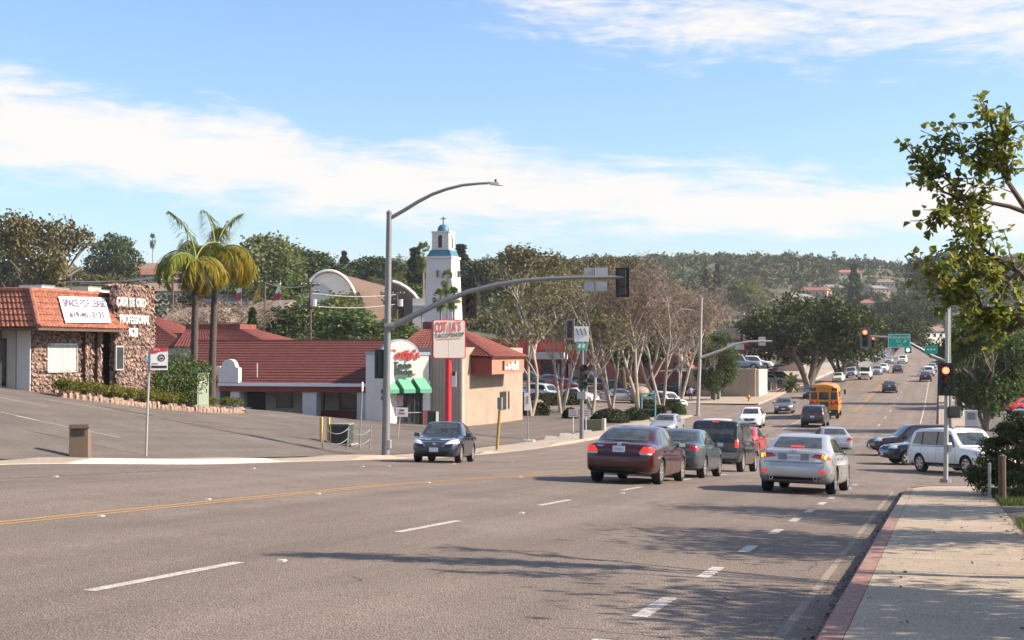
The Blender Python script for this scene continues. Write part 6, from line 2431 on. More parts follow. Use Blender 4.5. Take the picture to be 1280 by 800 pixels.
# ------------------------------------------------------------------ tall shop sign
def cotija_sign():
    D = 88.0
    base = on(560, D)
    t = thing('shop_pole_sign', "tall red pole with white COTIJA'S TACO SHOP board", 'sign', base)
    L = lambda px, py, dd=0: PD(px, py, D + dd) - base
    RP = mat('red_pole_paint', (.52, .02, .03), .4)
    MB().tube([(0, 0, -.2), L(560.5, 448)], .20, 14).build('pole', RP, t, True)
    w, h = 42.0 * D / F, 49 * D / F
    c = L(560.7, 424)
    rot = Matrix.Rotation(R(30), 3, 'Z')

    def rr(w, h, r, k=6):
        out = []
        for cx, cy, a0 in ((w / 2 - r, h / 2 - r, 0), (-w / 2 + r, h / 2 - r, 90), (-w / 2 + r, -h / 2 + r, 180), (w / 2 - r, -h / 2 + r, 270)):
            for q in range(k + 1):
                a = R(a0 + 90 * q / k)
                out.append((cx + r * math.cos(a), cy + r * math.sin(a)))
        return out
    MB().prism([c + rot @ Vector((x, -.18, z)) for x, z in rr(w, h, .18)], 0, rot @ Vector((0, .36, 0))).build('cabinet', RP, t)
    f = MB().prism([c + rot @ Vector((x, -.20, z)) for x, z in rr(w - .12, h - .12, .14)], 0, rot @ Vector((0, .02, 0))).build('face', mat('sign_face_cream', (.56, .51, .46), .5, var=.04), t)
    rz_ = (R(90), 0, R(30))
    RS = mat('sign_red_letters', (.60, .05, .035), .5)
    for i, (ch, dx_, dz_, sz) in enumerate((('C', -.76, -.02, .90), ('O', -.50, -.01, .88), ('T', -.26, .01, .86), ('i', -.06, -.05, .74), ('J', .10, .0, .90), ('A', .32, .02, .86), ("'", .50, .10, .8), ('S', .66, .06, .82))):
        lettering('letter', ch, sz, RS, f, c + rot @ Vector((dx_, -.225, .72 + dz_)), rz_, .006, .40, .012)
    DG = mat('sign_green_letters', (.03, .10, .07), .5)
    lettering('lettering', 'TACO SHOP', .36, DG, f, c + rot @ Vector((.02, -.225, .24)), (R(90), R(-4), R(30)), .006, .86, .004)
    MB().box(c + rot @ Vector((0, -.222, .02)), (1.5, .01, .025), rot @ Matrix.Rotation(R(-3), 3, 'Y')).build('underline', RS, f)
    MB().box(c + rot @ Vector((0, -.207, -h * .24)), (.015, .006, h * .45), rot).build('face_joint', GUTW, f)
    b2 = MB().box(L(566, 474) + Vector((.1, -.1, 0)), (.32, .03, .95)).build('small_notice', SWHITE, t)
    MB().box(L(566, 467) + Vector((.1, -.12, 0)), (.2, .01, .25)).build('notice_print', SBLK, b2)
    return t


cotija_sign()


# ------------------------------------------------------------------ bus stop, bin, cabinets, bollards, signs
def small_things():
    # bus stop
    base = G(182.5, 570)
    D = (base.x ** 2 + base.y ** 2) ** .5 / (ray(182, 570)[0] ** 2 + ray(182, 570)[1] ** 2) ** .5
    L = lambda px, py, dd=0: PD(px, py, D + dd) - base
    t = thing('bus_stop_sign', 'bus stop post with red topped white sign and round bus symbol', 'bus stop', base)
    MB().tube([(0, 0, -.05), L(187, 434)], .036, 10).build('post', POLEL, t, True)
    c = L(199, 448.5)
    w, h = 21 * D / F, 28 * D / F
    rot = Matrix.Rotation(YAW + R(8), 3, 'Z')
    s = MB().box(c, (w, .015, h), rot).build('sign_plate', SWHITE, t)
    A = lambda x, z, y=-.011: c + rot @ Vector((x, y, z))
    MB().prism([A(-w / 2, h / 2), A(-w / 2, h * .22), A(-w * .2, h * .24), A(.02, h * .32), A(w / 2, h * .34), A(w / 2, h / 2)], 0, rot @ Vector((0, -.004, 0))).build('red_header', SRED, s)
    lettering('lettering', 'MTS', .09, SWHITE, s, A(-.08, h * .40, -.018), (R(90), 0, YAW + R(8)), .002, 1.2)
    b = MB().lathe([(.085, 0), (.115, 0), (.115, -.006), (.085, -.006), (.085, 0)], 24, 'Y')
    b.v = [tuple(A(.07, .03, -.008) + rot @ Vector(v)) for v in b.v]
    b.build('ring', SBLK, s)
    b = MB().box(A(.07, .04, -.012), (.10, .006, .11), rot)
    b.build('bus_symbol', SBLK, s)
    MB().box(A(.07, .055, -.016), (.075, .004, .035), rot).build('bus_symbol_window', SWHITE, s)
    MB().box(A(0, -h * .36, -.010), (w * .9, .006, h * .11), rot).build('black_strip', SBLK, s)
    MB().box(A(-w * .25, -h * .22, -.010), (w * .35, .005, h * .05), rot).build('route_numbers', GREYP, s)
    MB().box(L(186, 448) + Vector((-.03, -.05, 0)), (.06, .02, .16), rot).build('blue_glint', mat('blue_glint', (.15, .5, .75), .2), t)  # small blue plate painted in for a glint on the post
    # litter bin
    p = G(100, 572)
    t = thing('litter_bin', 'square brown litter bin on the left pavement', 'bin', p, R(24))
    DM = mat('brown_aggregate', (.11, .075, .055), .9, col2=(.19, .14, .10), vscale=30, bump=.5, bscale=60)
    MB().box((0, 0, .47), (.55, .55, .86), None, 0, .96).build('body', DM, t)
    MB().box((0, 0, .02), (.6, .6, .06)).build('plinth', DM, t)
    MB().box((0, 0, .93), (.6, .6, .10), None, 0, .9).build('lid', PATINA, t)
    MB().box((.0, -.27, .76), (.34, .03, .18)).build('opening', SBLK, t)
    # utility cabinet
    p = PX(238, 503, -36.9)
    p.z = surf(p.x, p.y) + .1
    t = thing('utility_cabinet', 'pale green utility cabinet in the stone planter', 'cabinet', p, R(-6))
    CG = mat('cabinet_green', (.20, .235, .18), .6, var=.08, vscale=3)
    h = 40 * 76 / F
    MB().box((0, 0, h / 2), (1.55, 1.0, h)).build('body', CG, t)
    MB().box((0, 0, h + .03), (1.62, 1.06, .06)).build('lid', CG, t)
    MB().box((.785, 0, h * .5), (.02, .84, h * .84)).build('door', CG, t)
    MB().box((.80, .25, h * .5), (.05, .05, .2)).build('handle', SBLK, t)
    MB().box((.80, -.2, h * .8), (.02, .18, .14)).build('label_plate', SWHITE, t)
    # bollards, chain rail and transformer by the driveway
    YB = mat('bollard_yellow', (.52, .33, .10), .6, var=.1, vscale=5)
    for px, lb in ((401.5, 'tan yellow post left of the green transformer'), (410.5, 'tan yellow post right against the green transformer')):
        p = G(px, 553)
        t = thing('bollard', lb, 'bollard', p)
        MB().box((0, 0, .55), (.12, .12, 1.1)).build('post', YB, t)
        MB().box((0, 0, 1.12), (.13, .13, .04)).build('cap', YB, t)
    p = G(424, 556)
    t = thing('transformer', 'low dark green transformer box behind the chain rail', 'transformer box', p, R(8))
    MB().box((0, .5, .46), (.85, .9, .9), None, 0, .97).build('tank', SIGD, t)
    MB().box((0, .5, .93), (.9, .95, .05)).build('lid', CG, t)
    for k in range(3):
        MB().box((-.25 + .25 * k, .04, .46), (.2, .03, .7)).build('grille', SBLK, t)
    MB().box((0, .5, .0), (1.2, 1.2, .06)).build('slab', CONC2, t)
    pts = [G(x, y) for x, y in ((403, 561), (434, 562), (462, 562))]
    t = thing('chain_rail', 'three slim steel posts with hanging chains beside the driveway', 'railing', pts[1])
    tops = []
    for p in pts:
        q = p - pts[1]
        e = q + Vector((.06, 0, 1.0))
        MB().tube([q + Vector((0, 0, -.1)), e], .035, 8).build('post', GALV, t)
        tops.append((q, e))
    for (q0, e0), (q1, e1) in zip(tops, tops[1:]):
        for f in (.95, .5):
            a, b_ = q0 + (e0 - q0) * f, q1 + (e1 - q1) * f
            MB().tube([a + (b_ - a) * (k / 8) - Vector((0, 0, .28 * 4 * (k / 8) * (1 - k / 8))) for k in range(9)], .014, 5).build('chain', GALV, t)
    # thin posts
    for px, py, top, lb, m in ((449.5, 562, 478, 'thin grey post with a white cap beside the chain rail', GALV),):
        p = G(px, py)
        D = (p.x ** 2 + p.y ** 2) ** .5 / (ray(px, py)[0] ** 2 + ray(px, py)[1] ** 2) ** .5
        t = thing('marker_post', lb, 'post', p)
        e = PD(453, top, D) - p
        MB().tube([(0, 0, 0), e], .035, 8).build('post', m, t)
        MB().tube([e - Vector((0, 0, .4)), e + Vector((0, 0, .02))], .045, 8).build('cap', SWHITE, t)
    # campaign style board on a stake
    p = G(497, 548)
    D = (p.x ** 2 + p.y ** 2) ** .5 / (ray(497, 548)[0] ** 2 + ray(497, 548)[1] ** 2) ** .5
    t = thing('yard_sign', 'small red and blue printed board on a leaning stake', 'sign', p)
    e = PD(500.5, 515, D) - p
    MB().tube([(0, 0, -.1), e], .03, 6).build('stake', mat('raw_wood', (.38, .28, .2), .9), t)
    b = MB().box(e + Vector((.1, -.05, 0)), (15 * D / F, .015, 11.5 * D / F), (0, R(2), YAW)).build('board', SWHITE, t)
    MB().box(e + Vector((.1, -.065, .10)), (.26, .006, .09), (0, R(2), YAW)).build('blue_print', mat('blue_print', (.08, .07, .3), .6), b)
    MB().box(e + Vector((.1, -.065, -.07)), (.36, .006, .07), (0, R(2), YAW)).build('red_print', SRED, b)
    # parking signs
    for px, py, x0, x1, y0, y1, m, lb, pm in ((660, 552, 655.5, 663, 491, 513, SWHITE, 'tall narrow white sign with red print on a post by the kerb', GALV), (578, 526, 572, 579.5, 486, 510, SWHITE, 'plain white sign seen askew before the shop flank', GALV)):
        p = G(px, py)
        D = (p.x ** 2 + p.y ** 2) ** .5 / (ray(px, py)[0] ** 2 + ray(px, py)[1] ** 2) ** .5
        t = thing('parking_sign', lb, 'sign', p)
        e = PD((x0 + x1) / 2, y0, D) - p
        MB().tube([(0, 0, -.1), e], .035, 8).build('post', pm, t)
        c = PD((x0 + x1) / 2, (y0 + y1) / 2, D) - p + Vector((0, -.05, 0))
        s = MB().box(c, ((x1 - x0) * D / F, .015, (y1 - y0) * D / F), (0, 0, YAW)).build('plate', m, t)
        if px == 660:
            MB().box(c + Vector((.02, -.015, .1)), (.12, .006, .5), (0, 0, YAW)).build('red_print', mat('faded_red_print', (.5, .2, .2), .6), s)
            MB().box(c + Vector((-.11, -.02, -.1)), (.04, .02, .75), (0, 0, YAW)).build('upright', SBLK, s)
            MB().box((.05, 0, .03), (.7, .3, .16)).build('wheel_stop_foot', SWHITE, t)
    # timber post with meter box
    p = G(621, 562)
    D = (p.x ** 2 + p.y ** 2) ** .5 / (ray(621, 562)[0] ** 2 + ray(621, 562)[1] ** 2) ** .5
    t = thing('meter_post', 'mustard timber post with a grey meter box on top', 'post', p)
    e = PD(625, 510, D) - p
    MB().tube([(0, 0, -.1), e], .085, 10).build('post', mat('mustard_timber', (.30, .20, .06), .8, var=.15, vscale=5), t)
    MB().box(e + Vector((0, 0, .25)), (.24, .2, .6)).build('meter_box', mat('grey_meter_box', (.20, .20, .20), .6), t)
    # dark green box and wall box
    p = G(541, 541)
    t = thing('junction_box', 'small dark green pedestal box behind the black sedan', 'box', p)
    MB().box((0, 0, .65), (.5, .5, 1.3), None, 0, .96).build('body', SIGD, t)
    MB().box((.27, 0, .65), (.03, .46, 1.2)).build('door', CG, t)
    p = G(744, 540)
    t = thing('low_wall_end', 'short olive planter wall with a white end post', 'wall', p)
    MB().box((-.3, .3, .35), (1.5, .35, 1.0)).build('panel', mat('olive_wall', (.16, .15, .09), .9), t)
    MB().box((.55, .3, .38), (.22, .45, 1.1)).build('end_post', CREAM, t)
    # wheel stops
    for i, (px, py) in enumerate(((689, 549), (707, 545), (714, 547), (733, 541))):
        p = G(px, py)
        t = thing('wheel_stop', 'short whitewashed concrete wheel stop beside the driveway signal post', 'wheel stop', p, R(20), 'wheel stops by the driveway')
        MB().box((0, 0, .08), (.9, .25, .2), None, 0, .8).build('block', mat('whitewashed_block', (.55, .52, .47), .9, var=.1), t)
        MB().box((.33, 0, .17), (.06, .06, .06)).build('anchor_bolt', GALV, t)
    # boulders
    for px, py, s, lb in ((671, 518, .85, 'upright rounded boulder at the end of the clipped hedge'), (797, 504, 1.3, 'tan boulder among the parked cars'), (640, 505, .8, 'flat tan boulder behind the hedge')):
        p = G(px, py)
        bm = bmesh.new()
        bmesh.ops.create_icosphere(bm, subdivisions=3, radius=1)
        r = random.Random(px)
        ph = [r.uniform(0, 6) for _ in range(6)]
        for v in bm.verts:
            k = 1 + .12 * math.sin(2.1 * v.co.x + ph[0]) + .1 * math.sin(3.3 * v.co.y + ph[1]) + .08 * math.sin(4.7 * v.co.z + ph[2])
            v.co = Vector((v.co.x * s * k, v.co.y * s * k * .85, v.co.z * s * k * .95 + s * .6))
        me = bpy.data.meshes.new('boulder')
        bm.to_mesh(me)
        bm.free()
        me.materials.append(mat('boulder_rock', (.24, .17, .125), .95, col2=(.32, .25, .19), vscale=3, bump=.5, bscale=10))
        me.polygons.foreach_set('use_smooth', [True] * len(me.polygons))
        tag(put('boulder', me, None, p), lb, 'boulder')
    # teal rails at the bus bench
    TEAL = mat('teal_paint', (.09, .28, .31), .5)
    for i, (px0, px1, py, lb) in enumerate(((802, 819, 525, 'teal tube frame around the bus bench, nearest the clipped mounds'),)):
        p = G(px0, py)
        D = (p.x ** 2 + p.y ** 2) ** .5 / (ray(px0, py)[0] ** 2 + ray(px0, py)[1] ** 2) ** .5
        t = thing('bench_shelter', lb, 'shelter frame', p)
        L = lambda a, b_, dd=0: PD(a, b_, D + dd) - p
        for px in (px0, px1):
            MB().tube([L(px, py), L(px, 491)], .07, 8).build('post', TEAL, t)
        MB().tube([L(px0, 492), L(px1, 492)], .07, 8).build('top_rail', TEAL, t)
        MB().tube([L(px0, 500), L(806, 497), L(811, 496), L(816, 497), L(px1, 500)], .06, 8).build('arched_rail', TEAL, t)
        MB().box(L(810, 512) + Vector((0, 0, 0)), (1.3, .5, .08)).build('bench_seat', mat('bench_green', (.05, .13, .12), .6), t)
    # cabinet, hydrant, trash can at the far corner
    p = G(894, 500)
    t = thing('signal_cabinet', 'grey green traffic signal cabinet on the far corner', 'cabinet', p)
    MB().box((0, .4, .75), (1.0, .8, 1.5)).build('body', mat('cabinet_grey_green', (.15, .18, .17), .6), t)
    MB().box((0, .4, 1.53), (1.06, .86, .06)).build('lid', CG, t)
    MB().box((0, -.01, .75), (.85, .03, 1.25)).build('door', mat('cabinet_door', (.13, .16, .15), .6), t)
    p = G(936, 503)
    t = thing('fire_hydrant', 'small orange yellow fire hydrant on the far corner', 'hydrant', p)
    HY = mat('hydrant_orange', (.50, .22, .05), .5)
    MB().lathe([(.17, 0), (.17, .06), (.11, .08), (.11, .6), (.15, .62), (.15, .68), (.10, .78), (.03, .84), (.001, .85)], 12).build('barrel', HY, t, True)
    MB().tube([(-.24, 0, .5), (.24, 0, .5)], .07, 8).build('side_nozzles', HY, t)
    MB().tube([(0, -.22, .45), (0, 0, .45)], .085, 8).build('front_nozzle', HY, t)
    p = G(959.5, 489)
    t = thing('litter_bin', 'grey litter bin beside the folding board on the far corner', 'bin', p)
    MB().box((0, 0, .5), (.85, .7, 1.0), None, 0, 1.08).build('body', mat('grey_bin', (.13, .12, .11), .8), t)
    MB().box((0, 0, 1.05), (1.0, .8, .12)).build('lid', mat('grey_bin_lid', (.09, .085, .08), .8), t)
    p = G(968, 489)
    t = thing('sandwich_board', 'leaning pale pink folding board beside the grey bin', 'sign board', p)
    for s in (-1, 1):
        MB().box((0, s * .2, .5), (.6, .04, 1.1), (s * .35, 0, -.3)).build('panel', mat('pink_board', (.5, .33, .30), .6), t)
    for px, py in ((925, 494), (941, 493)):
        p = G(px, py)
        t = thing('bollard', 'slim grey bollard before the tan retaining wall', 'bollard', p, 0, 'bollards before the retaining wall')
        MB().tube([(0, 0, 0), (0, 0, 1.2)], .08, 8).build('post', GALV, t)
        MB().lathe([(.085, 1.2), (.05, 1.26), (.001, 1.27)], 8).build('cap', GALV, t)
    # diamond sign
    p = on(966, 205)
    t = thing('warning_sign', 'back of a diamond warning sign near the upper car park', 'sign', p)
    MB().tube([(0, 0, 0), (0, 0, 2.6)], .05, 6).build('post', GALV, t)
    MB().box((0, -.05, 2.2), (1.1, .03, 1.1), (0, R(45), 0)).build('plate', SBACK, t)
    # right side: phone shelter and white meter box
    zr_ = lambda X, Y: road_z(0, Y) + .14
    p = on(1199, 104)
    p.z = zr_(p.x, p.y)
    t = thing('phone_booth', 'white arched phone booth on the right hand pavement', 'booth', p)
    L = lambda a, b_, dd=0: PD(a, b_, 104 + dd) - p
    WB = mat('booth_white', (.52, .53, .54), .5)
    for px in (1195, 1203):
        MB().tube([L(px, 520), L(px, 484)], .10, 8).build('side_frame', WB, t)
    MB().tube([L(1195, 485), L(1196, 479), L(1199, 476.5), L(1202, 479), L(1203, 485)], .10, 8).build('arched_top', WB, t)
    MB().box(L(1199, 500), (.36, .2, 1.0)).build('phone', mat('phone_dark', (.05, .06, .09), .5), t)
    MB().box(L(1199, 488), (.4, .05, .5)).build('back_panel', mat('booth_grey', (.30, .31, .33), .5), t)
    p = on(1214, 92)
    p.z = zr_(p.x, p.y)
    t = thing('newspaper_box', 'white newspaper box on a stem beside the tree', 'newspaper box', p)
    L = lambda a, b_, dd=0: PD(a, b_, 92 + dd) - p
    MB().box(L(1214, 524), (15 * 92 / F, .6, 22 * 92 / F)).build('case', WB, t)
    MB().box(L(1214, 520) + Vector((0, -.31, 0)), (.5, .03, .45)).build('window', mat('box_window', (.22, .22, .23), .4), t)
    MB().tube([L(1213, 535), L(1213, 552)], .12, 8).build('stem', ALU, t)
    # fence posts in the juniper
    for px, py, lb, rad in ((1237, 623, 'slim grey stake in front of the juniper', .035), (1253, 628, 'dark timber post in front of the juniper', .075)):
        p = G(px, py, verge_z)
        t = thing('garden_post', lb, 'post', p)
        MB().tube([(0, 0, -.05), (0, 0, .75 if rad < .05 else .95)], rad, 8).build('post', GALV if rad < .05 else PATINA, t)
        MB().lathe([(rad * 1.1, .75 if rad < .05 else .95), (.001, .80 if rad < .05 else 1.0)], 8).build('cap', GALV if rad < .05 else PATINA, t)
    # litter on the road
    # flags
    for px, lb, cols, top in ((300, 'striped red and white flag hanging beyond the palms', (mat('flag_red', (.40, .05, .06), .8), SWHITE), 350), (323, 'limp yellow flag hanging beyond the palms', (mat('flag_yellow', (.52, .33, .03), .8), mat('flag_yellow', (.52, .33, .03), .8)), 352), (348.5, 'limp white flag with red lower edge', (mat('flag_red', (.40, .05, .06), .8), SWHITE), 350)):
        b0 = on(px, 165)
        t = thing('flagpole', lb, 'flag', b0)
        L = lambda a, b_, dd=0: PD(a, b_, 165 + dd) - b0
        MB().tube([(0, 0, 0), L(px + 2, top)], [.06, .03], 6).build('pole', POLEL, t)
        a = L(px + 2, top + 3)
        z1 = L(px, 374).z
        for k, (f0, f1, m) in enumerate(((0, .55, cols[1]), (.55, 1, cols[0]))):
            b = MB()
            b.grid(lambda u, v: (a.x - (.25 + .9 * (f0 + (f1 - f0) * u)) * v * .9 + .08 * math.sin(v * 9 + u * 3), a.y + .1 * math.sin(7 * v), a.z + (z1 - a.z) * (f0 + (f1 - f0) * u) - .25 * v), 6, 8)
            b.build('cloth', m, t, True, fix=False)
    # utility poles with cross arms
    for px, D, ytop, lb, arms, trf in ((388, 150, 355, 'dark utility pole with three cross arms and transformers', ((356, 12), (365, 12), (382, 11)), True), (496, 160, 365, 'dark utility pole behind the big signal pole', ((367, 10), (376, 8)), True), (331, 165, 352, 'brown utility pole behind the leafless hedge', ((353, 16),), False), (216, 170, 340, 'brown utility pole behind the stone pylon', ((343, 12), (350, 10)), False), (238, 150, 395, 'short brown pole beyond the palms', (), False), (88, 175, 345, 'dark utility pole among trees behind the office', ((350, 14),), False), (500, 420, 318, 'small pale utility pole on the ridge', ((321, 6),), False)):
        b0 = on(px, D)
        t = thing('utility_pole', lb, 'utility pole', b0)
        L = lambda a, b_, dd=0: PD(a, b_, D + dd) - b0
        MB().tube([(0, 0, -.3), L(px, ytop)], [.2, .13], 8).build('pole', PATINA, t)
        for ya, hw in arms:
            MB().tube([L(px - hw, ya), L(px + hw, ya - .3)], .09, 6).build('cross_arm', PATINA, t)
            for k in (-1, -.5, .5, 1):
                MB().tube([L(px + hw * k * .92, ya), L(px + hw * k * .92, ya - 2)], .05, 5).build('insulator', GUTW, t)
        if trf:
            MB().tube([L(px + 4, 383), L(px + 4, 374)], .35, 10).build('transformer_can', ALU, t)
    # overhead wires, each a span between poles
    WIRE = mat('wire_grey', (.33, .33, .33), .6)
    for i, (a, b_) in enumerate((((88, 351, 175), (222, 343, 170)), ((80, 352, 175), (228, 341, 170)), ((95, 352, 175), (210, 345, 170)), ((100, 354, 175), (206, 351, 170)), ((331, 353, 165), (388, 356, 150)), ((388, 382, 150), (496, 380, 160)), ((388, 366, 150), (496, 368, 160)))):
        p, q = PD(*a), PD(*b_)
        n = 14
        sag = (p - q).length * .025
        pts = [p + (q - p) * (k / n) - Vector((0, 0, sag * 4 * (k / n) * (1 - k / n))) for k in range(n + 1)]
        o0 = pts[0].copy()
        wdesc = ['slack pale wire above the stone pylon', 'slack pale wire above the stone pylon', 'slack pale wire above the stone pylon', 'slack pale wire above the stone pylon', 'wire between the brown and the dark utility pole', 'wire running from the cross arm pole toward the big signal pole', 'wire running from the cross arm pole toward the big signal pole'][i]
        o = MB().tube([x - o0 for x in pts], .045, 5).build('power_line', WIRE, None, True, o0)
        tag(o, wdesc, 'wire', 'overhead wires')


small_things()


# ------------------------------------------------------------------ person on the far corner
def walker():
    p = G(863.5, 502)
    t = thing('person', 'person in a lavender shirt and dark trousers walking on the far corner', 'person', p, R(20))
    me = bpy.data.meshes.new('body')
    J = dict(pel=(0, 0, .93), ch=(0, .02, 1.32), nk=(0, .02, 1.48), hd=(0, .04, 1.60), ht=(0, .04, 1.74), ls=(-.19, .02, 1.40), le=(-.26, -.03, 1.14), lh=(-.25, .12, .93), rs=(.19, .02, 1.40), re=(.26, .08, 1.14), rh=(.25, .22, .96),
             lk=(-.10, .16, .50), la=(-.10, .10, .08), lt=(-.10, .26, .04), rk=(.10, -.02, .50), ra=(.10, -.24, .10), rt=(.10, -.10, .04), lhp=(-.09, 0, .88), rhp=(.09, 0, .88))
    rad = dict(pel=.15, ch=.17, nk=.06, hd=.10, ht=.075, ls=.075, le=.05, lh=.04, rs=.075, re=.05, rh=.04, lk=.07, la=.05, lt=.045, rk=.07, ra=.05, rt=.045, lhp=.10, rhp=.10)
    E = [('pel', 'ch'), ('ch', 'nk'), ('nk', 'hd'), ('hd', 'ht'), ('ch', 'ls'), ('ls', 'le'), ('le', 'lh'), ('ch', 'rs'), ('rs', 're'), ('re', 'rh'), ('pel', 'lhp'), ('lhp', 'lk'), ('lk', 'la'), ('la', 'lt'), ('pel', 'rhp'), ('rhp', 'rk'), ('rk', 'ra'), ('ra', 'rt')]
    ks = list(J)
    me.from_pydata([J[k] for k in ks], [(ks.index(a), ks.index(b)) for a, b in E], [])
    o = bpy.data.objects.new('body', me)
    COL.objects.link(o)
    md = o.modifiers.new('s', 'SKIN')
    for i, k in enumerate(ks):
        me.skin_vertices[0].data[i].radius = (rad[k], rad[k] * .85)
    me.skin_vertices[0].data[0].use_root = True
    o.modifiers.new('u', 'SUBSURF').levels = 2
    dg = bpy.context.evaluated_depsgraph_get()
    m2 = bpy.data.meshes.new_from_object(o.evaluated_get(dg))
    bpy.data.objects.remove(o)
    ms = [mat('skin', (.35, .2, .14), .6), mat('lavender_shirt', (.30, .28, .48), .8), mat('dark_trousers', (.04, .04, .055), .8), mat('dark_hair', (.02, .015, .012), .7), mat('shoe', (.05, .04, .04), .7)]
    for m in ms:
        m2.materials.append(m)
    for pgn in m2.polygons:
        c = pgn.center
        pgn.material_index = 4 if c.z < .10 else 2 if c.z < .95 and abs(c.x) < .21 else 3 if c.z > 1.66 or (c.z > 1.55 and c.y < 0) else 0 if (c.z > 1.47 or (abs(c.x) > .2 and c.z < 1.18)) else 1
        pgn.use_smooth = True
    put('body', m2, t)


walker()
# ================================================================== plants
nr = np.random.RandomState(5)


def unit(n, rs):
    v = rs.normal(size=(n, 3))
    return v / np.linalg.norm(v, axis=1)[:, None]


def leaf_quads(P, size, rs, aspect=.55, droop=0.0, jitter=.35):
    """loose leaf shaped quads at the points P"""
    n = len(P)
    a = unit(n, rs)
    a[:, 2] -= droop
    a /= np.linalg.norm(a, axis=1)[:, None]
    b = np.cross(a, unit(n, rs))
    b /= np.linalg.norm(b, axis=1)[:, None] + 1e-9
    s = (size * (1 + jitter * (rs.rand(n) * 2 - 1)))[:, None]
    c = np.cross(a, b) * s * .12
    q = np.stack([P - a * s * .5, P + b * s * aspect * .5 + c, P + a * s * .5, P - b * s * aspect * .5 + c], axis=1)
    return q


def clump_points(clumps, n, rs, shell=.55):
    """clumps: (x,y,z,r,squash)"""
    C = np.array(clumps, float)
    w = C[:, 3] ** 2
    idx = rs.choice(len(C), n, p=w / w.sum())
    d = unit(n, rs)
    rad = C[idx, 3] * (shell + (1 - shell) * rs.rand(n) ** .6)
    p = d * rad[:, None]
    p[:, 2] *= C[idx, 4]
    # ragged edge
    p *= (1 + .18 * rs.normal(size=n))[:, None]
    return C[idx, :3] + p


def branch_tree(rs, h, r0, levels, spread, n_child, lean=(0, 0), first=.35, up=.35, seg=4, ratio=.62, mb=None, sides=7):
    """recursive limbs; returns the mesh builder and the twig ends"""
    mb = mb or MB()
    tips = []

    def grow(p, d, L, r, lev):
        pts, rad = [p.copy()], [r]
        q = p.copy()
        dd = d.copy()
        for k in range(seg):
            dd = (dd + Vector(rs.normal(size=3) * .10) + Vector((0, 0, .05 * up))).normalized()
            q = q + dd * (L / seg)
            pts.append(q.copy())
            rad.append(r * (1 - .45 * (k + 1) / seg))
        mb.tube(pts, rad, max(3, sides - lev * 2), False)
        if lev == levels:
            tips.append((q.copy(), dd.copy()))
            return
        nc = n_child[min(lev, len(n_child) - 1)]
        for c in range(nc):
            f = first + (1 - first) * ((c + .6) / nc) if lev == 0 else .35 + .65 * ((c + .7) / nc)
            f = min(1, f)
            i = min(seg - 1, int(f * seg))
            bp = pts[i] + (pts[i + 1] - pts[i]) * (f * seg - i)
            ang = 2 * PI * (c / nc) + rs.rand() * 1.6
            side = Vector((math.cos(ang), math.sin(ang), 0))
            nd = (dd * (1 - spread) + side * spread + Vector((0, 0, up * .5))).normalized()
            grow(bp, nd, L * ratio * (.8 + .4 * rs.rand()), r * .55, lev + 1)
        tips.append((q.copy(), dd.copy()))
    grow(Vector((0, 0, -.1)), Vector((lean[0], lean[1], 1)).normalized(), h, r0, 0)
    return mb, tips


BARKD = mat('dark_bark', (.09, .065, .05), .95, var=.25, vscale=4)
BARKW = mat('pale_bark', (.40, .35, .30), .9, col2=(.26, .21, .17), vscale=2.5, detail=6)
BARKG = mat('grey_bark', (.20, .165, .135), .95, var=.2, vscale=3)
TWIG = mat('reddish_twig', (.22, .15, .125), .95, var=.2, vscale=2)
LDARK = leaf_mat('dark_evergreen_leaf', (0.0216, 0.0405, 0.0135), (0.0675, 0.1013, 0.0297), .2)
LMID = leaf_mat('mid_green_leaf', (0.042, 0.077, 0.0196), (0.119, 0.161, 0.049), .3)
LPALE = leaf_mat('pale_green_leaf', (0.075, 0.1063, 0.03125), (0.1875, 0.2063, 0.075), .35)
LOLIVE = leaf_mat('olive_brown_leaf', (0.054, 0.0567, 0.0216), (0.162, 0.135, 0.0567), .25)
LSYC = leaf_mat('dusty_olive_leaf', (0.0845, 0.0845, 0.0325), (0.208, 0.1885, 0.078), .35)
LFIG = leaf_mat('fig_leaf', (.012, .024, .007), (.062, .082, .02), .25)
LGOLD = leaf_mat('golden_shrub_leaf', (.06, .075, .012), (.20, .19, .035), .35)
LPALM = leaf_mat('palm_leaflet', (.08, .13, .02), (.30, .33, .05), .4)
LPALMY = leaf_mat('yellowing_palm_leaflet', (.16, .15, .02), (.36, .27, .03), .4)
LJUN = leaf_mat('juniper_spray', (0.0264, 0.048, 0.0144), (0.102, 0.126, 0.036), .2)
LHEDGE = leaf_mat('clipped_hedge_leaf', (0.0168, 0.0288, 0.012), (0.06, 0.0744, 0.024), .2)
LHILL = [leaf_mat('hill_dark_leaf', (.022, .038, .015), (.065, .085, .03), .2), leaf_mat('hill_mid_leaf', (.042, .060, .02), (.105, .125, .045), .25), leaf_mat('hill_dry_leaf', (.10, .085, .045), (.17, .14, .08), .25)]

PROTO = {}
PROTO_H = {}


def proto(kind, trunk_me, crown_me):
    PROTO[kind] = (trunk_me, crown_me)


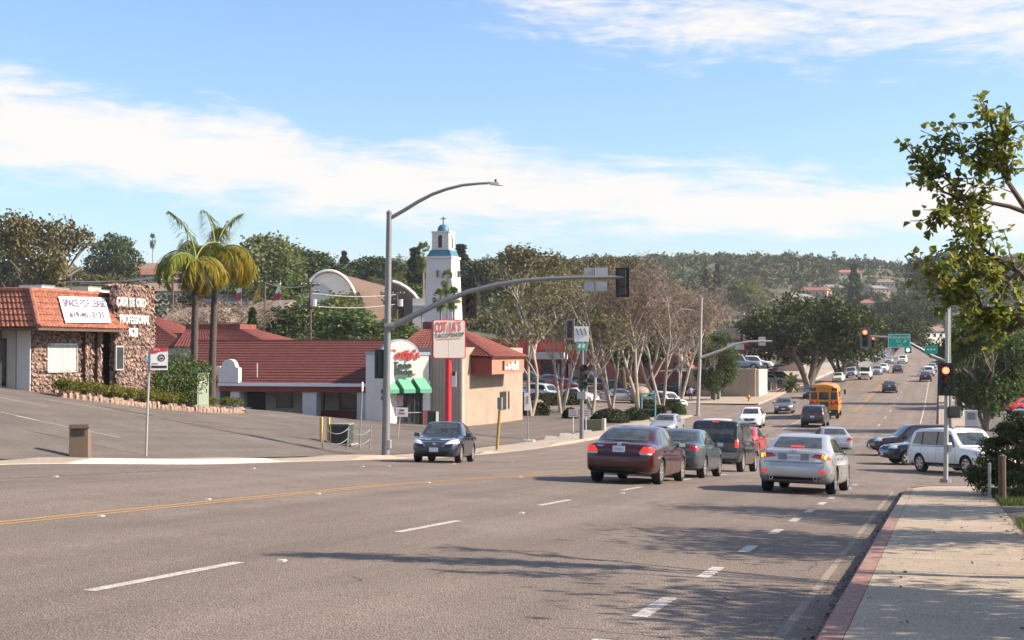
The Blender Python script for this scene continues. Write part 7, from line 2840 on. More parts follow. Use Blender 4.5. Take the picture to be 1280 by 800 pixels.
def build_protos():
    # broad evergreen, unit height 10 m
    for kind, lm, seed, n, sz in (('dark', LDARK, 1, 5200, .36), ('dark2', LDARK, 2, 5200, .36), ('mid', LMID, 3, 5200, .36), ('pale', LPALE, 4, 4200, .36), ('olive', LOLIVE, 5, 8500, .26)):
        rs = np.random.RandomState(seed)
        mb, tips = branch_tree(rs, 4.6, .32, 2, .62, (6, 4), first=.5, up=.5)
        cl = []
        for k in range(17):
            a = rs.rand() * 2 * PI
            rr = 2.9 * math.sqrt(rs.rand())
            z = 3.6 + 5.4 * rs.rand() * (1 - .35 * (rr / 2.9) ** 2)
            if kind == 'olive':
                z = 4.2 + 5.4 * rs.rand()
            cl.append((rr * math.cos(a), rr * math.sin(a), z, rs.uniform(.9, 1.75), .8))
        P = clump_points(cl, n, rs)
        proto(kind, mb.mesh('trunk', BARKG if kind == 'olive' else BARKD, True), quads_mesh('crown', leaf_quads(P, np.full(n, sz), rs, .7), lm))
    # conifer / cypress
    for kind, seed, wid in (('conifer', 11, 2.0), ('cypress', 12, 1.1)):
        rs = np.random.RandomState(seed)
        n = 2200
        z = 1.0 + 9 * rs.rand(n) ** 1.15
        prof = wid * (1 - (z - 1) / 9.2) ** .7 * (.7 + .3 * np.sin(z * 4.0))
        a = rs.rand(n) * 2 * PI
        r = prof * (.45 + .55 * rs.rand(n) ** .5)
        P = np.stack([r * np.cos(a), r * np.sin(a), z], 1)
        mb = MB().tube([(0, 0, -.2), (0, 0, 9.6)], [.22, .04], 7)
        proto(kind, mb.mesh('trunk', BARKD), quads_mesh('crown', leaf_quads(P, np.full(n, .55), rs, .6, .3), LDARK))
    # fan palm, 10 m
    rs = np.random.RandomState(21)
    mb = MB().tube([(0, 0, -.2), (.05, 0, 5), (0, .05, 9.2)], [.26, .19, .2], 8)
    qs = []
    for k in range(46):
        el = R(rs.uniform(-70, 75))
        az = rs.rand() * 2 * PI
        d = np.array([math.cos(az) * math.cos(el), math.sin(az) * math.cos(el), math.sin(el)])
        s = np.cross(d, [0, 0, 1.0])
        s /= np.linalg.norm(s) + 1e-9
        u = np.cross(s, d)
        c = np.array([0, 0, 9.3]) + d * .9
        for q in range(9):
            an = R(-70 + 140 * q / 8)
            t = d * math.cos(an) + s * math.sin(an)
            w = np.cross(t, u) * .07
            tip = c + t * rs.uniform(.75, 1.0) - np.array([0, 0, .25])
            qs.append([c - w * .4, c + t * .5 + w, tip, c + t * .5 - w])
        w = np.cross(d, u) * .03
        o = np.array([0, 0, 9.25])
        qs.append([o - w, o + w, c + w, c - w])
    proto('fanpalm', mb.mesh('trunk', BARKG, True), quads_mesh('crown', np.array(qs), LMID))
    # pale barked street trees with thin foliage, and leafless ones
    for kind, seed, n, lm in (('sycamore', 31, 1500, LSYC), ('sycamore2', 32, 1000, LSYC), ('bare', 33, 700, LSYC), ('bare2', 34, 450, LSYC)):
        rs = np.random.RandomState(seed)
        mb = MB()
        bare = kind.startswith('bare')
        tips = []
        stems = 2 if seed % 2 else 3
        for sidx in range(stems):
            a = 2 * PI * sidx / stems + rs.rand()
            _, tp = branch_tree(rs, 6.3, .125, 3 if not bare else 4, .50 if not bare else .46, (5, 4, 3, 3), lean=(.24 * math.cos(a), .24 * math.sin(a)), first=.38, up=.55, ratio=.52, mb=mb, sides=8)
            tips += tp
        T = np.array([list(t[0]) for t in tips])
        idx = rs.randint(0, len(T), n)
        P = T[idx] + rs.normal(size=(n, 3)) * (.42 if not bare else .3)
        me = mb.mesh('trunk', [BARKW], 40, fix=False)
        if bare:
            # fine twigs
            tw = []
            for q in range(2300):
                p = T[rs.randint(0, len(T))] + rs.normal(size=3) * .28
                d = unit(1, rs)[0]
                d[2] = abs(d[2]) * .8 + .15
                ln = rs.uniform(.4, 1.0)
                w = np.cross(d, unit(1, rs)[0])
                w = w / (np.linalg.norm(w) + 1e-9) * .014
                tw.append([p - w, p + w, p + d * ln + w * .3, p + d * ln - w * .3])
            cm = quads_mesh('crown', np.array(tw), TWIG)
            lq = quads_mesh('leaves', leaf_quads(P, np.full(n, .19), rs, .8), lm)
            PROTO[kind] = (me, cm, lq)
        else:
            proto(kind, me, quads_mesh('crown', leaf_quads(P, np.full(n, .21), rs, .75), lm))
    # fig: wide dense dome
    rs = np.random.RandomState(41)
    mb = MB()
    for k in range(5):
        a = 2 * PI * k / 5 + rs.rand()
        branch_tree(rs, 5.0, .34, 2, .55, (4, 3), lean=(.42 * math.cos(a), .42 * math.sin(a)), first=.5, up=.4, mb=mb)
    cl = []
    for k in range(92):
        a = rs.rand() * 2 * PI
        rr = 6.3 * math.sqrt(rs.rand())
        zt_ = 4.3 + 5.2 * math.sqrt(max(0, 1 - (rr / 7.0) ** 2))
        z = zt_ - rs.uniform(.2, 6.2) * (1 - .45 * rr / 6.3)
        cl.append((rr * math.cos(a), rr * math.sin(a), z, rs.uniform(1.0, 1.7), .8))
    P = clump_points(cl, 22000, rs, .6)
    proto('fig', mb.mesh('trunk', BARKG, True), quads_mesh('crown', leaf_quads(P, np.full(len(P), .36), rs, .7), LFIG))
    # round street tree with many stems
    rs = np.random.RandomState(43)
    mb = MB()
    for k in range(4):
        a = 2 * PI * k / 4 + rs.rand()
        branch_tree(rs, 4.2, .17, 2, .5, (4, 3), lean=(.33 * math.cos(a), .33 * math.sin(a)), first=.4, up=.5, mb=mb)
    cl = []
    for k in range(46):
        a = rs.rand() * 2 * PI
        z = rs.uniform(2.0, 9.0)
        rm = 2.9 * math.sin(PI * min(1, max(.12, (z - .9) / 9.3))) ** .7
        rr = rm * math.sqrt(rs.rand())
        cl.append((rr * math.cos(a), rr * math.sin(a), z, rs.uniform(.7, 1.2), .9))
    P = clump_points(cl, 13000, rs, .45)
    proto('street', mb.mesh('trunk', BARKG, True), quads_mesh('crown', leaf_quads(P, np.full(len(P), .27), rs, .7, .2), LMID))


build_protos()


def plant(kind, label, p, h, rz=0.0, group=None, wide=1.0, name='tree', cat='tree', crown=None):
    t = thing(name, label, cat, p, rz, group)
    pr = PROTO[kind]
    if kind not in PROTO_H:
        PROTO_H[kind] = max(np.max([v.co.z for v in m_.vertices]) for m_ in pr)
    k = h / PROTO_H[kind]
    t.scale = (k * wide, k * wide, k)
    put('trunk', pr[0], t)
    o = put('crown', pr[1], t)
    if crown:
        o.material_slots[0].link = 'OBJECT'
        o.material_slots[0].material = crown
    if len(pr) > 2:
        put('remaining_leaves', pr[2], t)
    return t


rt = random.Random(4)


def tree_px(kind, label, px, ytop, D, wide=1.0, group=None, sink=0.0, **kw):
    b = on(px, D)
    b.z -= sink
    top = PD(px, ytop, D).z
    h = max(2.0, (top - b.z))
    nm = {'fanpalm': 'fan_palm', 'conifer': 'conifer', 'cypress': 'cypress', 'fig': 'fig_tree', 'sycamore': 'sycamore_tree', 'sycamore2': 'sycamore_tree', 'bare': 'leafless_tree', 'bare2': 'leafless_tree'}.get(kind, 'tree')
    return plant(kind, label, b, h, rt.uniform(0, 6.28), group, wide, nm, **kw)


# --- the trees one can tell apart
tree_px('olive', 'large brown olive eucalyptus with pale trunk behind the office', 58, 260, 185, .85)
tree_px('olive', 'lower brownish tree right of the large eucalyptus', 126, 336, 190, 1.5)
tree_px('dark', 'dark round tree on the left ridge', 140, 288, 330, .85)
tree_px('dark2', 'tall dark tree at the edge of the left ridge', 2, 278, 260, 1.0)
tree_px('pale', 'pale grey green tree peeking above the palms', 322, 286, 260, 1.25)
tree_px('dark', 'broad dark tree left of the church gable', 372, 306, 290, 1.6)
tree_px('dark2', 'dark tree beside the church gable', 348, 318, 270, 1.4)
tree_px('mid', 'green tree in front of the church gable', 360, 335, 225, 1.3)
tree_px('fanpalm', 'tall thin fan palm alone on the left ridge', 190, 290, 420, .4)
tree_px('dark', 'broad dark crowned tree behind the church vault', 462, 318, 330, 1.6)
tree_px('conifer', 'feathery conifer on the ridge behind the church', 430, 312, 340, 1.4)
tree_px('cypress', 'dark upright tree left of the fan palm by the bell tower', 519, 308, 290, 2.2)
tree_px('fanpalm', 'tall fan palm just left of the bell tower', 529, 299, 222, .5)
tree_px('fanpalm', 'short fan palm in front of the bell tower', 559, 334, 190, .45)
tree_px('fanpalm', 'low fan palm at the foot of the bell tower', 551, 358, 185, .7)
tree_px('fanpalm', 'low fan palm right at the foot of the bell tower', 567, 357, 187, .7)
tree_px('dark', 'pair of low palms and dark tree left of the tower foot', 512, 352, 250, 1.6)
tree_px('cypress', 'tall dark cypress just right of the bell tower', 576, 304, 330, 2.4)
tree_px('dark', 'dark tree right of the tall cypress', 605, 322, 330, 1.5)
tree_px('pale', 'pale tree on the ridge above the tile hip', 636, 316, 380, 1.5)
tree_px('olive', 'tall clumpy eucalyptus on the ridge behind the pale trunks', 676, 304, 260, 1.2)
tree_px('olive', 'second clumpy eucalyptus left of the grey sign back', 735, 318, 300, 1.0)
tree_px('olive', 'third clumpy eucalyptus right of the grey sign back', 765, 318, 310, 1.0)
tree_px('cypress', 'slim cypress on the ridge between the eucalyptuses', 703, 322, 360, 1.2)
tree_px('cypress', 'slim cypress beside the arm end on the ridge', 718, 324, 380, 1.2)
tree_px('cypress', 'small slim cypress behind the grey sign back', 749, 330, 400, 1.4)
tree_px('mid', 'bright green tree below the church gable', 405, 375, 165, 1.8)
tree_px('pale', 'yellow green tree before the church vault', 432, 362, 185, 1.4)
tree_px('mid', 'bushy green tree beside the dark utility pole', 455, 388, 150, 1.7)
tree_px('dark', 'dark green conical tree right of the leafless hedge', 345, 380, 140, .9)
tree_px('cypress', 'bright cypress at the end of the long red roof', 315, 383, 125, 1.3)
tree_px('bare', 'leafless brown thicket behind the red tile hip', 290, 366, 135, 2.0)
tree_px('bare2', 'second leafless brown thicket behind the red tile hip', 262, 374, 140, 2.0)
tree_px('mid', 'low tree left of the bell tower behind the long roof', 500, 398, 140, 1.6)
# pale barked street trees beyond the driveway
tree_px('sycamore', 'pale barked tree with thin olive leaves at the taco shop corner', 664, 308, 122, 1.0, sink=.1)
tree_px('sycamore2', 'pale barked tree just left of the driveway signal post', 701, 330, 128, 1.0, sink=.1)
tree_px('sycamore', 'leaning pale barked tree just right of the driveway signal post', 740, 322, 126, 1.05, sink=.1)
tree_px('sycamore2', 'pale barked tree behind the parked silver sedan', 764, 330, 134, .95, sink=.1)
tree_px('bare', 'leafless pale barked tree behind the teal rails', 798, 312, 128, 1.1, sink=.1)
tree_px('bare2', 'leafless pale barked tree beside the white hatchback', 827, 318, 132, 1.15, sink=.1)
tree_px('bare', 'leafless pinkish tree left of the corner signal pole', 850, 338, 150, 1.1, sink=.1)
tree_px('bare2', 'leafless pinkish tree beyond the side street', 868, 352, 180, 1.3)
tree_px('dark', 'dark evergreen glimpsed between the leafless trees', 782, 388, 165, 1.0)
tree_px('dark2', 'second dark evergreen low between the leafless trees', 813, 392, 172, 1.0)
# right of the picture
tree_px('fig', 'huge dark fig tree with spreading dome beside the far road', 1010, 362, 196, 1.12)
tree_px('fig', 'smaller fig tree close behind the huge one', 1052, 382, 214, .95)
tree_px('fig', 'distant rounded fig tree behind the hanging red signal', 1112, 388, 345, 1.35)
tree_px('street', 'yellow lit round evergreen above the retaining wall end', 893, 411, 160, 1.0)
tree_px('street', 'broad green street tree with forked trunk right of the kerb signal', 1232, 378, 101, 1.02)
tree_px('street', 'second green street tree behind the newspaper box', 1205, 395, 150, 1.0)
tree_px('mid', 'green tree at the right hand lot edge', 1290, 400, 140, 1.2)
tree_px('dark', 'dark round crown on the far right hill', 1188, 312, 640, 1.7)
for px, yt, lb in ((1043, 313, 'tall thin palm on the right hand ridge, first of three'), (1082, 317, 'tall thin palm on the right hand ridge with bushy head'), (1062, 324, 'short thin palm on the right hand ridge')):
    tree_px('fanpalm', lb, px, yt, 880, .7)
for px, yt, lb in ((897, 328, 'tall dark conifer pair on the middle ridge'), (882, 335, 'dark conifer beside the tall pair on the middle ridge'), (1068, 328, 'slim dark conifer between the ridge palms')):
    tree_px('conifer', lb, px, yt, 640, 1.2)
tree_px('pale', 'yellow green tree half way up the right hand hill', 935, 345, 600, 1.6)
tree_px('fig', 'wide dark crown half way up the right hand hill', 1140, 362, 560, 1.1)

# individual trees scattered over the near slopes
G_LB = {'dark': 'dark evergreen among houses of the hillside', 'mid': 'mid green tree among houses of the hillside', 'pale': 'pale green tree among houses of the hillside', 'olive': 'brownish olive tree among houses of the hillside', 'conifer': 'dark conifer among houses of the hillside'}
rh = random.Random(99)
cnt = 0
while cnt < 150:
    px = rh.uniform(-20, 1290)
    D = rh.uniform(255, 430) if px < 800 else rh.uniform(300, 640)
    b = on(px, D)
    L = -b.x
    if -26 < -L < 8 and D < 900 and L < 30:
        continue
    if px > 560 and D < 250:
        continue
    if 370 < px < 580 and D < 260:
        continue
    if 1090 < px < 1200 and D < 500:
        continue
    k = rh.choice(['dark', 'dark', 'mid', 'mid', 'pale', 'olive', 'olive', 'conifer'])
    plant(k if k != 'dark' else rh.choice(['dark', 'dark2']), G_LB[k], b, rh.uniform(4.5, 9.0), rh.uniform(0, 6), 'hillside trees: ' + k, rh.uniform(1.0, 1.5), 'conifer' if k == 'conifer' else 'tree')
    cnt += 1


def hill_mass():
    """far woods that read as one mass, three tones"""
    rs = np.random.RandomState(77)
    for tone in range(3):
        Q = []
        n = (2300, 2000, 600)[tone]
        c = 0
        while c < n:
            px = rs.uniform(-160, 1440)
            D = 230 + 870 * rs.rand()
            b = on(px, D)
            L = -b.x
            if (-10 < L < 34 and D < 640) or (px > 560 and D < 260) or (px < 560 and D < 250) or (L < 30 and D < 300):
                continue
            r = rs.uniform(2.0, 4.6)
            m = int(45 + 9000 / D * 2)
            d = unit(m, rs)
            d[:, 2] = np.abs(d[:, 2]) * 1.1 - .15
            P = d * (r * (.6 + .4 * rs.rand(m)))[:, None] * (1 + .2 * rs.normal(size=m))[:, None]
            P[:, 2] *= rs.uniform(.75, 1.35)
            P += np.array([b.x, b.y, b.z + r * .7])
            Q.append(leaf_quads(P, np.full(m, max(.7, D * .0021)), rs, .75))
            c += 1
        me = quads_mesh('hillside_woods', np.concatenate(Q), LHILL[tone])
        tag(put('hillside_woods', me), ('dark green woods covering the hills', 'olive green woods covering the hills', 'dry brown scrub covering the hills')[tone], 'woods', None, 'stuff')


hill_mass()


# --- hero palms by the planter
def queen_palm(px, py, ytop, D, seed, label, fronds):
    b = on(px, D)
    top = PD(px + (3 if seed == 1 else 6), ytop, D) - b
    rs = np.random.RandomState(seed)
    t = thing('queen_palm', label, 'palm tree', b)
    MB().tube([(0, 0, -.2), (top.x * .3, top.y * .3, top.z * .35), (top.x * .75, top.y * .75, top.z * .75), top * .9], [.25, .20, .18, .17], 12).build('trunk', mat('palm_trunk_dark', (.065, .05, .043), .95, var=.25, vscale=6), t, True)
    MB().tube([top * .88, top * .96, top], [.18, .21, .10], 10).build('crownshaft', mat('palm_boots', (.24, .17, .09), .9, var=.25, vscale=5), t, True)
    ux = Vector((math.cos(YAW), math.sin(YAW), 0))
    uy = Vector((-math.sin(YAW), math.cos(YAW), 0))
    for (ang, el, ln, sag, yel) in fronds:
        ln *= .88
        a = R(ang)
        d = ux * math.cos(a) + uy * math.sin(a)
        n = 16
        p = top.copy()
        e = R(el)
        pts = [p.copy()]
        for k in range(n):
            e -= R(sag) / n
            p = p + (d * math.cos(e) + Vector((0, 0, math.sin(e)))) * (ln / n)
            pts.append(p.copy())
        f = MB().tube(pts, [.05 * (1 - k / (n + 1)) + .008 for k in range(n + 1)], 5).build('frond', mat('frond_rib', (.16, .18, .04), .7), t, True)
        q = []
        for k in range(1, n + 1):
            tang = (pts[k] - pts[k - 1]).normalized()
            side = tang.cross(Vector((0, 0, 1)))
            if side.length < .1:
                side = ux.copy()
            side.normalize()
            ll = .95 * math.sin(PI * (.12 + .83 * k / n)) + .12
            for s in (-1, 1):
                for j in range(8):
                    o = pts[k - 1] + (pts[k] - pts[k - 1]) * (j / 8)
                    dr = (side * s * rs.uniform(.55, 1.0) + tang * .55 + Vector((rs.normal() * .12, rs.normal() * .12, -rs.uniform(.25, 1.1)))).normalized()
                    tip = o + dr * ll * rs.uniform(.7, 1.0) + Vector((0, 0, -.22 * ll))
                    mid = o + dr * ll * .5
                    w = dr.cross(Vector((0, 0, 1))).normalized() * .024
                    q.append([o - w * .5, mid + w, tip, mid - w])
        put('leaflets', quads_mesh('leaflets', np.array([[list(v) for v in s] for s in q]), LPALMY if yel else LPALM), f)


queen_palm(242, 500, 325, 78, 1, 'left queen palm with green drooping crown beside the green cabinet', [(170, 62, 4.2, 175, 0), (120, 78, 3.8, 120, 0), (60, 75, 3.8, 120, 0), (200, 30, 3.2, 150, 0), (250, 15, 2.6, 150, 1), (310, 5, 2.8, 150, 1), (280, -5, 2.4, 100, 1), (20, 40, 3.0, 150, 1), (150, 85, 4.2, 60, 0), (95, 50, 3, 140, 0), (345, 20, 2.8, 130, 1), (230, 50, 3.4, 150, 0)])
queen_palm(264, 492, 318, 80, 2, 'right queen palm with yellow hanging fronds', [(10, 58, 4.6, 200, 1), (350, 62, 4.4, 190, 1), (25, 50, 4.2, 190, 1), (120, 80, 4.4, 60, 0), (95, 78, 4.4, 95, 1), (60, 84, 4.2, 70, 0), (320, 50, 3.6, 200, 1), (190, 35, 3.2, 160, 0), (215, 20, 3.0, 160, 0), (340, 48, 4.2, 195, 1), (160, 60, 3.4, 150, 0)])


# --- planter with stone edge and golden shrubs
def planter():
    pts = [Vector((-x, y, surf(-x, y))) for x, y in ((36.6, 53.5), (36.3, 55.5), (36.0, 58), (35.9, 61), (35.9, 63), (35.9, 65), (36.0, 67), (36.2, 69), (36.6, 70.6))]
    t = thing('planter_edge', 'low rubble stone edging in front of the golden shrubs', 'planter', pts[4])
    ms = []
    r = random.Random(8)
    for k in range(6):
        b = MB()
        w, d, h = r.uniform(.30, .52), .36, r.uniform(.16, .34)
        vs = []
        for z, s in ((-.15, 1.0), (h * .6, 1.0), (h, .72)):
            for q in range(7):
                a = 2 * PI * q / 7
                vs.append((w / 2 * s * math.cos(a) * r.uniform(.85, 1.15), d / 2 * s * math.sin(a) * r.uniform(.85, 1.15), z))
        fs = [(i * 7 + q, i * 7 + (q + 1) % 7, (i + 1) * 7 + (q + 1) % 7, (i + 1) * 7 + q) for i in range(2) for q in range(7)] + [tuple(range(14, 21))]
        b.add(vs, fs)
        ms.append(b.mesh('stone', STONE))
    for a, c in zip(pts, pts[1:]):
        n = max(1, int((c - a).length / .36))
        ang = math.atan2(c.y - a.y, c.x - a.x)
        for k in range(n):
            p = a + (c - a) * ((k + .5) / n)
            p.z = surf(p.x, p.y)
            o = put('stone', r.choice(ms), t, p - pts[4])
            o.rotation_euler = (0, 0, ang + r.uniform(-.2, .2) + (PI if r.random() < .5 else 0))
    tag(grid_sheet('planting_bed', axis((-38.6, -36.2, .5)), axis((56, 71, .8)), lambda X, Y: surf(X, Y) + .16, LAWN), kind='structure')
    # shrubs
    for k in range(3):
        rs = np.random.RandomState(60 + k)
        cl = [(rs.normal() * .3, rs.normal() * .3, .5 + .3 * rs.rand(), rs.uniform(.25, .42), .9) for _ in range(9)]
        P = clump_points(cl, 700, rs, .5)
        mb = MB()
        for q in range(5):
            a = q * 1.3
            mb.tube([(0, 0, -.1), (.2 * math.cos(a), .2 * math.sin(a), .4)], [.03, .015], 5)
        PROTO['shrub%d' % k] = (mb.mesh('stems', BARKD), quads_mesh('foliage', leaf_quads(P, np.full(700, .13), rs, .6), LGOLD))

    def shrub(px, X, s, lb, grp, m=None, name='shrub', dz=0.14):
        p = PX(px, 490, X)
        p.z = surf(p.x, p.y) + dz
        u = thing(name, lb, 'shrub', p, r.uniform(0, 6), grp)
        u.scale = (s, s, s)
        pr = PROTO['shrub%d' % r.randrange(3)]
        put('stems', pr[0], u)
        o = put('foliage', pr[1], u)
        if m:
            o.material_slots[0].link = 'OBJECT'
            o.material_slots[0].material = m
        return u
    for px in (76, 86, 96, 106, 116, 126, 135, 144, 153, 163, 173, 182, 191, 200, 209, 217, 225):
        shrub(px, -36.45, r.uniform(.60, .72), 'round golden green shrub in the row behind the stone edging', 'golden shrubs in the planter')
    for px in (257, 264, 284, 293):
        shrub(px, -36.9, r.uniform(.58, .7), 'golden shrub between the cabinet and the white end wall', 'golden shrubs beside the cabinet')
    # big dark shrub beside the pylon
    p = PX(208, 480, -37.3)
    p.z = surf(p.x, p.y)
    rs = np.random.RandomState(70)
    cl = [(rs.uniform(-1.0, 1.0), rs.uniform(-2.1, 2.1), rs.uniform(.4, 2.3), rs.uniform(.45, .8), .9) for _ in range(34)]
    P = clump_points(cl, 8000, rs, .5)
    u = thing('oleander', 'tall dark flowering shrub between the stone pylon and the palms', 'shrub', p)
    put('foliage', quads_mesh('foliage', leaf_quads(P, np.full(8000, .17), rs, .45), LMID), u)
    P2 = clump_points(cl, 60, rs, .95)
    put('blossom', quads_mesh('blossom', leaf_quads(P2, np.full(60, .10), rs, .9), mat('coral_blossom', (.45, .10, .07), .7)), u)
    mb = MB()
    for q in range(7):
        a = q * .9
        mb.tube([(0, 0, -.1), (.9 * math.cos(a), .5 * math.sin(a), 1.4)], [.04, .02], 5)
    mb.build('stems', BARKD, u)


planter()


# --- clipped hedges and mounds
def hedge(label, px0, px1, py, h, depth, name='hedge', m=None, dens=260, mound=False, D=None):
    if D:
        a, c = on(px0, D), on(px1, D)
    else:
        a, c = G(px0, py), G(px1, py)
    o = (a + c) / 2
    ln = (c - a).length
    ang = math.atan2(c.y - a.y, c.x - a.x)
    t = thing(name, label, 'hedge' if not mound else 'bush', o, ang)
    rs = np.random.RandomState(int(px0 * 7 + py))
    n = int(dens * (ln * h + ln * depth) * 1.5) + 400
    n = min(n, 9000)
    if mound:
        d = unit(n, rs)
        d[:, 2] = np.abs(d[:, 2])
        P = d * np.array([ln / 2, depth / 2, h]) * (.8 + .22 * rs.rand(n))[:, None]
    else:
        P = (rs.rand(n, 3) - .5)
        ax = rs.choice(3, n, p=[.15, .35, .5])
        P[np.arange(n), ax] = np.sign(P[np.arange(n), ax]) * (.42 + .08 * rs.rand(n))
        P = P * np.array([ln, depth, h])
        P[:, 2] = np.abs(P[:, 2] + h / 2)
        P += rs.normal(size=(n, 3)) * .05
    put('foliage', quads_mesh('foliage', leaf_quads(P, np.full(n, .17), rs, .7), m or LHEDGE), t)
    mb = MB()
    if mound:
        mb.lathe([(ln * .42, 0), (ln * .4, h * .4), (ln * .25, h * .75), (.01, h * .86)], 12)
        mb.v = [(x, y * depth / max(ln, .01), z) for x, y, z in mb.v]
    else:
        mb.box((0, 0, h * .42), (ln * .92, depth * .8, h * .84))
    mb.build('inner_core', mat('hedge_inside', (.012, .016, .008), 1.0), t)  # one solid near-black core behind the leaves
    return t


hedge('long clipped hedge in front of the parked cars', 622, 724, 506, 1.1, 1.2)
hedge('shorter clipped hedge beside the rounded boulder', 626, 683, 519, 1.0, 1.6)
hedge('rounded clipped mound right of the driveway signal post', 738, 786, 528, 1.1, 2.5, 'bush', None, 260, True)
hedge('second rounded mound below the boulder', 776, 812, 525, 1.0, 2.2, 'bush', None, 260, True)
hedge('small dark mound left of the driveway signal post', 703, 722, 523, .9, 1.2, 'bush', None, 260, True)
hedge('clipped hedge along the front of the white hatchback', 800, 846, 513, 1.0, 1.3)
hedge('rounded hedge end beside the corner signal pole', 840, 858, 518, 1.1, 1.6, 'bush', LMID, 260, True)
hedge('squared clipped hedge under the teal rails', 806, 831, 521, .95, 1.3)
hedge('low bushes at the foot of the shop flank', 600, 622, 519, .8, 1.0, 'bush', LOLIVE, 200, True)
hedge('spiky green bush beside the walking person', 852, 860, 492, 1.1, 1.0, 'bush', LPALE, 200, True)
hedge('dark hedge behind the right hand lot', 1236, 1300, 500, 1.3, 2.0, 'hedge', None, 120, False, 150)
hedge('trimmed bushes on the far verge under the fig trees', 1050, 1075, 460, 2.0, 3, 'bush', LMID, 60, True, 260)


# --- cycad by the far kerb
def cycad():
    p = on(988, 180)
    t = thing('cycad', 'spiky green palm bush on the far pavement', 'palm bush', p)
    rs = np.random.RandomState(3)
    q = []
    for k in range(70):
        a = rs.rand() * 2 * PI
        el = R(rs.uniform(0, 80))
        d = Vector((math.cos(a) * math.cos(el), math.sin(a) * math.cos(el), math.sin(el)))
        ln = rs.uniform(1.6, 2.2)
        pr = Vector((0, 0, .6))
        for s in range(6):
            d = (d + Vector((0, 0, -.16))).normalized()
            nx_ = pr + d * ln / 6
            side = d.cross(Vector((0, 0, 1))).normalized() * .17
            q.append([list(pr - side), list(pr + side), list(nx_ + side), list(nx_ - side)])
            pr = nx_
    put('fronds', quads_mesh('fronds', np.array(q), LPALE), t)
    MB().tube([(0, 0, -.2), (0, 0, .7)], [.3, .35], 8).build('stem', BARKG, t)


cycad()


# --- juniper at the right hand pavement edge
def juniper():
    c = G(1262, 622, verge_z)
    t = thing('juniper', 'spreading juniper bush at the pavement edge', 'bush', (c.x + .35, c.y + 1.2, verge_z(c.x + .35, c.y + 1.2)))
    rs = np.random.RandomState(15)
    cl = []
    for k in range(60):
        z = rs.uniform(.15, 1.75)
        rm = 1.35 * (1 - (z / 2.15) ** 1.4)
        a = rs.rand() * 2 * PI
        rr = rm * math.sqrt(rs.rand())
        cl.append((rr * math.cos(a) * 1.0 + .05, rr * math.sin(a) * 1.1, z, rs.uniform(.16, .34), .55))
    P = clump_points(cl, 17000, rs, .4)
    put('foliage', quads_mesh('foliage', leaf_quads(P, np.full(len(P), .085), rs, .4, -.1), LJUN), t)
    mb, _ = branch_tree(rs, 1.2, .07, 2, .7, (6, 4), first=.1, up=.3)
    mb.build('stems', BARKD, t)


juniper()


# --- grass and litter on the ground
def grass():
    rs = np.random.RandomState(23)
    for x0, x1, y0, y1, n, lb in ((1.15, 3.2, 29.4, 37.5, 9000, 'short green grass round the juniper'), (1.16, 2.6, 12, 24.2, 9000, 'thin green grass along the pavement edge')):
        X = x0 + (x1 - x0) * rs.rand(n) ** 1.6
        Y = rs.uniform(y0, y1, n)
        k = np.sin(X * 2.3) + np.sin(Y * 1.1) + rs.normal(size=n) * .6
        X, Y = X[k > -.3], Y[k > -.3]
        n = len(X)
        Z = np.array([verge_z(a, b) for a, b in zip(X, Y)])
        h = rs.uniform(.05, .14, n)
        a = rs.rand(n) * 2 * PI
        w = np.stack([np.cos(a), np.sin(a), np.zeros(n)], 1) * .008
        ln = np.stack([rs.normal(size=n) * .03, rs.normal(size=n) * .03, h], 1)
        P = np.stack([X, Y, Z], 1)
        q = np.stack([P - w, P + w, P + ln + w * .3, P + ln - w * .3], 1)
        tag(put('grass', quads_mesh('grass', q, GRASSM)), lb, 'grass', None, 'stuff')
    LIT = leaf_mat('dry_fallen_leaf', (.05, .025, .012), (.17, .085, .035), .1)
    n = 1500
    Y = rs.uniform(3, 37, n)
    X = -.88 - np.abs(rs.normal(size=n)) * .07
    sel = rs.rand(n) < (.25 + .75 * (np.sin(Y * .55) * .5 + .5))
    X, Y = X[sel], Y[sel]
    m = 260
    X2, Y2 = rs.uniform(-.8, 1.15, m), rs.uniform(4, 38, m)
    m3 = 260
    X3, Y3 = 1.1 - np.abs(rs.normal(size=m3)) * .12, rs.uniform(4, 38, m3)
    pts = [(x, y, road_z(-.9, y) + .012 + rs.rand() * .03) for x, y in zip(X, Y)] + [(x, y, walk_z(x, y) + .012) for x, y in zip(X2, Y2)] + [(x, y, walk_z(x, y) + .012) for x, y in zip(X3, Y3)]
    P = np.array(pts)
    n = len(P)
    a = rs.rand(n) * 2 * PI
    s = rs.uniform(.010, .030, n)[:, None]
    u = np.stack([np.cos(a), np.sin(a), rs.normal(size=n) * .25], 1) * s
    v = np.stack([-np.sin(a), np.cos(a), rs.normal(size=n) * .25], 1) * s * .6
    tag(put('leaf_litter', quads_mesh('leaf_litter', np.stack([P - u, P + v, P + u, P - v], 1), LIT)), 'dry brown leaves lying in the gutter and on the pavement', 'leaf litter', None, 'stuff')


grass()


# --- the street tree whose boughs hang in from the right, and its neighbours along the pavement
def leaf_proto(k):
    r = random.Random(k)
    w = .5 * r.uniform(.85, 1.1)
    fold = r.uniform(.1, .3)
    curl = r.uniform(-.2, .2)
    vs = [(0, 0, 0), (-w * .75, .15, fold * .5), (-w, .42, fold), (-w * .5, .75, fold * .6 + curl * .5), (0, 1.05, curl), (w * .5, .75, fold * .6 + curl * .5), (w, .42, fold), (w * .75, .15, fold * .5), (0, .5, 0)]
    fs = [(0, 8, 2, 1), (8, 4, 3, 2), (0, 7, 6, 8), (8, 6, 5, 4)]
    return np.array(vs), fs


